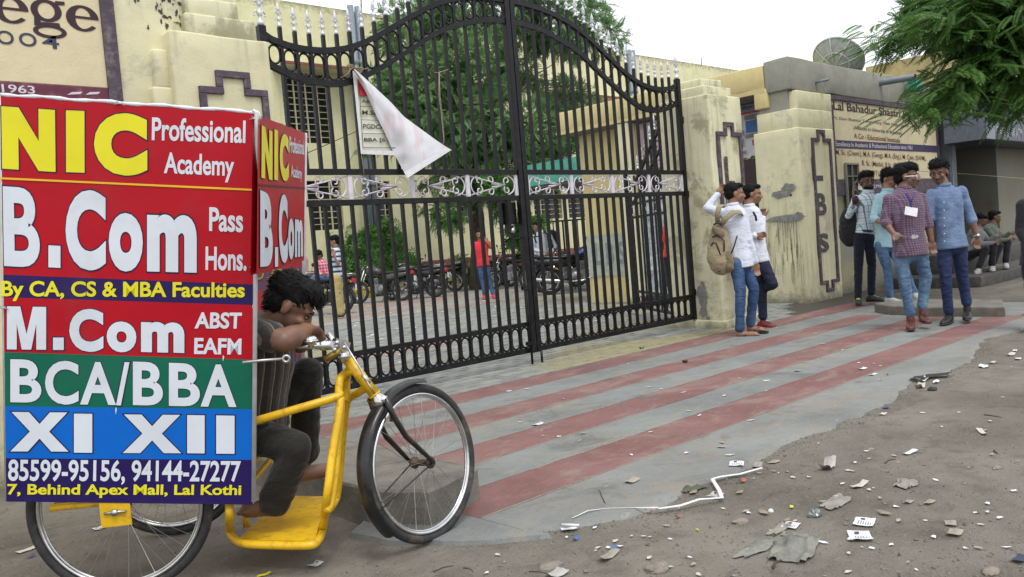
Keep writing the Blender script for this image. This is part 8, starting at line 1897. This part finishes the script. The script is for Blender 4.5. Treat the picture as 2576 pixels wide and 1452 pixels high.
sheet(*zb_(1300, 965), .19, .09, .1, pl2, 'dusty clear plastic oval pressed into the dirt', 'plastic sheet', .01, 5, 'plastic_sheet'); sheet(*zb_(1735, 845), .14, .09, .2, pl2, 'flat grey crumpled wrapper, right of the middle of the dirt', 'wrapper', .03, 11, 'plastic_sheet'); sheet(*zb_(950, 1118), .17, .05, .1, pl2, 'flattened plastic strip under the printed sheet near the green wrapper', 'plastic sheet', .012, 14, 'plastic_sheet')
sheet(*zb_(400, 885), .14, .06, -.4, simple('dark_green_rag', (.08, .09, .06), .8), 'dark greenish torn leaf or rag at the apron edge, left of the tape', 'rag', .03, 21, 'rag')
def rock(px, py, r, label, mat, cat='stone', nm='stone', fl=.5, seed=0, z=None):
    p = PZ(px, py); bm = bmesh.new(); bmesh.ops.create_icosphere(bm, subdivisions=3, radius=1); mb = MB()
    for v in bm.verts: q = v.co.copy(); d = 1+.28*noise.noise(q*1.4+Vector((seed, 0, 0)))+.12*noise.noise(q*4+Vector((seed, 3, 0))); r_ = r*.6; v.co = Vector((q.x*r_*d*1.3, q.y*r_*d, q.z*r_*fl*d))
    bm.verts.index_update(); mb.add([v.co+Vector((p.x, p.y, gz(p.x, p.y)+r*fl*.2)) for v in bm.verts], [tuple(v.index for v in f.verts) for f in bm.faces], 0, False); bm.free(); return obj(nm, mb, mat, label=label, cat=cat, base=(p.x, p.y, 0))
st = simple('dusty_stone', (.22, .19, .16), .95, var=.2, vs=20, bmp=.5, bs=40)
rock(*zb_(185, 1375), .065, 'rounded dusty stone at the bottom, left of the plastic sheet', st, seed=1); rock(*za_(1285, 1345), .06, 'flat half-buried stone above the grey paper at the bottom', st, fl=.3, seed=2); rock(*zb_(705, 1075), .05, 'small grey stone left of the yellow wrapper', st, fl=.4, seed=3); rock(*zb_(2270, 1385), .045, 'pale stone near the lower right corner', st, fl=.4, seed=4); rock(*zb_(1905, 262), .05, 'dark clod beside the hole in the apron edge', M['tar'], 'clod', 'clod', .6, 6)
rock(*zb_(1525, 625), .03, 'pebble beside the thin white paper', st, seed=7); rock(*zb_(2310, 738), .03, 'pebble near the right edge of the dirt', st, seed=8)
fo_ = simple('foil_and_black_print', (.22, .26, .25), .3, .5, var=.45, vs=40)
rock(*zb_(1170, 1042), .045, 'crumpled foil packet with green and black print', fo_, 'wrapper', 'foil_packet', .8, 12); rock(*zb_(895, 1010), .018, 'tiny ball of white crumpled paper above the printed sheet', M['paper'], 'paper ball', 'paper_ball', .9, 13)
# broken hole with dark muck
p0 = zs(1900, 195); mb = MB(); ring = []
for i in range(46):
    a = 2*math.pi*i/46; u, v = math.cos(a)*.20*(1+.35*noise.noise(Vector((math.cos(a)*2, math.sin(a)*2, 4)))), math.sin(a)*.045*(1+.8*noise.noise(Vector((math.cos(a)*3, math.sin(a)*3, 9)))); an = math.atan2(*( (zs(2080, 160)-zs(1760, 215)).y, (zs(2080, 160)-zs(1760, 215)).x)); ring.append((p0.x+u*math.cos(an)-v*math.sin(an), p0.y+u*math.sin(an)+v*math.cos(an), .004+.006*abs(noise.noise(Vector((u*30, v*30, 1))))))
mb.add([(p0.x, p0.y, .012)]+ring, [(0, 1+i, 1+(i+1) % 46) for i in range(46)]); obj('broken_hole', mb, M['tar'], kind='structure')
twm = simple('dry_twig', (.07, .05, .035), .9)
for (z, x0_, y0_, x1_, y1_, r_, lab) in ((zb_, 910, 1400, 965, 1352, .006, 'short bent twig below the plastic sheet'), (za_, 1625, 990, 1585, 905, .003, 'thin curved twig on the grey edge band'), (za_, 550, 1420, 680, 1382, .003, 'thin dry stalk at the bottom left of the dirt'), (za_, 740, 1395, 800, 1420, .003, 'small bent stalk below the front wheel'), (za_, 1150, 1418, 1280, 1440, .003, 'thin stalk left of the grey paper at the bottom'), (zb_, 1610, 742, 1676, 716, .004, 'dark twig right of the crumpled pale sheet'), (zb_, 2230, 438, 2342, 456, .004, 'dark twig near the long off-white strip'), (zb_, 2295, 665, 2315, 685, .006, 'short dark twig at the right of the dirt')):
    a, b2 = PZ(*z(x0_, y0_)), PZ(*z(x1_, y1_)); m_ = a.lerp(b2, .5)+Vector((.01, .012, 0)); mb = MB(); mb.tube([(q.x, q.y, max(gz(q.x, q.y), -.005)+r_+.003) for q in (a, a.lerp(m_, .5), m_, m_.lerp(b2, .5)+Vector((.004, 0, 0)), b2)], [r_, r_, r_*.9, r_*.8, r_*.5], 5); obj('twig', mb, twm, label=lab, cat='twig', base=(a.x, a.y, 0))
# leaves lying about
lf_ = simple('pale_dry_leaf', (.26, .21, .15), .85, var=.2)
for (x, y, s_, a, lab) in ((850, 1025, .10, 1.0, 'broad pale dry leaf left of the tiny paper ball'), (1605, 1035, .10, 1.2, 'pale dry leaf right of the foil packet'), (700, 905, .08, .0, 'dry curled leaf right of the off-white printed sheet'), (100, 978, .05, 1.4, 'small dry leaf above the tape at the left'), (995, 1072, .06, .1, 'reddish dry leaf above the white printed sheet'), (410, 905, .09, .1, 'grey dry leaf under the dark rag')):
    s_ *= .7; p = zs(x, y); mb = MB(); pts = [(-.5, 0), (-.3, .18), (0, .25), (.3, .17), (.55, 0), (.3, -.17), (0, -.25), (-.3, -.18)]; ca, sa_ = math.cos(a), math.sin(a)
    mb.add([(p.x, p.y, gz(p.x, p.y)+.008)]+[(p.x+s_*(u*ca-v*sa_), p.y+s_*(u*sa_+v*ca), gz(p.x, p.y)+.006+.012*abs(u)+.01*abs(v)) for u, v in pts], [(0, 1+i, 1+(i+1) % 8) for i in range(8)], 0, True); obj('dry_leaf', mb, lf_, label=lab, cat='leaf', base=(p.x, p.y, 0))
# small scraps nobody can tell apart
sc_me = []
for k in range(4):
    mb = MB(); q = 5; mb.add([(0, 0, .001)]+[(.022*math.cos(2*math.pi*i/q+k)*random.uniform(.6, 1.3), .012*math.sin(2*math.pi*i/q+k)*random.uniform(.6, 1.3), .002+random.uniform(0, .004)) for i in range(q)], [(0, 1+i, 1+(i+1) % q) for i in range(q)]); sc_me.append(mkmesh('paper_scrap', mb, [M['paper'], M['paper'], bpy.data.materials['off_white_paper'], bpy.data.materials['tan_paper']][k]))
def scrap(x, y, z, s_, group, label):
    o = bpy.data.objects.new('paper_scrap', random.choice(sc_me)); COL.objects.link(o); o.location = (x, y, z); o.rotation_euler = (0, 0, random.uniform(0, 6)); o.scale = (s_, s_, 1); setp(o, label, 'scrap', group)
random.seed(31)
for i in range(190):
    px, py = random.uniform(1150, 2570), random.uniform(900, 1440); p = PZ(px, py)
    if p.y < edge_y(p.x)-.05: scrap(p.x, p.y, gz(p.x, p.y)+.004, random.uniform(.3, 1.0), 'paper scraps trodden into the dirt', 'small pale paper scrap trodden into the dirt in the foreground')
for i in range(70):
    px, py = random.uniform(1300, 2480), random.uniform(770, 1150); p = PZ(px, py)
    if 2.6 < p.x < 10.2 and edge_y(p.x)+.1 < p.y < 5.5: scrap(p.x, p.y, .002, random.uniform(.4, 1.5), 'paper scraps on the striped apron', 'small white paper scrap lying on the red and grey bands')
mb = MB()
for i in range(420):
    x, y = random.uniform(4, 26), random.uniform(7.5, 21); a = random.uniform(0, 6); s_ = random.uniform(.02, .07); zz_ = .004
    mb.add([(x+s_*math.cos(a+q*1.57), y+s_*.7*math.sin(a+q*1.57), zz_+random.uniform(0, .01)) for q in range(4)], [(0, 1, 2, 3)])
obj('courtyard_paper_litter', mb, M['paper'], kind='stuff')
# grit: small stones and crumbs over the dirt
mb = MB()
for i in range(9000):
    px, py = random.uniform(-20, 2600), random.uniform(860, 1470)
    p = PZ(px, py)
    if i > 6500: x_ = random.uniform(2.4, 10); p = Vector((x_, edge_y(x_)-abs(random.gauss(0, .08))-.01, 0))
    if p.x < -1 or p.y < -2 or (p.y > edge_y(p.x)-.01 and 2.2 < p.x < 10.4) or p.y > 5.9 or p.x > 14: continue
    r = random.uniform(.0018, .0055)*(1.0 if random.random() < .96 else 2.2); z = gz(p.x, p.y); q = [(random.uniform(.6, 1.3)) for _ in range(6)]
    mb.add([(p.x+r*q[0], p.y, z+r*.3), (p.x, p.y+r*q[1], z+r*.3), (p.x-r*q[2], p.y, z+r*.3), (p.x, p.y-r*q[3], z+r*.3), (p.x, p.y, z+r*q[4]), (p.x, p.y, z-r)], [(0, 1, 4), (1, 2, 4), (2, 3, 4), (3, 0, 4)])
obj('grit', mb, simple('grit_stone', (.20, .18, .15), .95, var=.45, vs=60, world=True), kind='stuff')
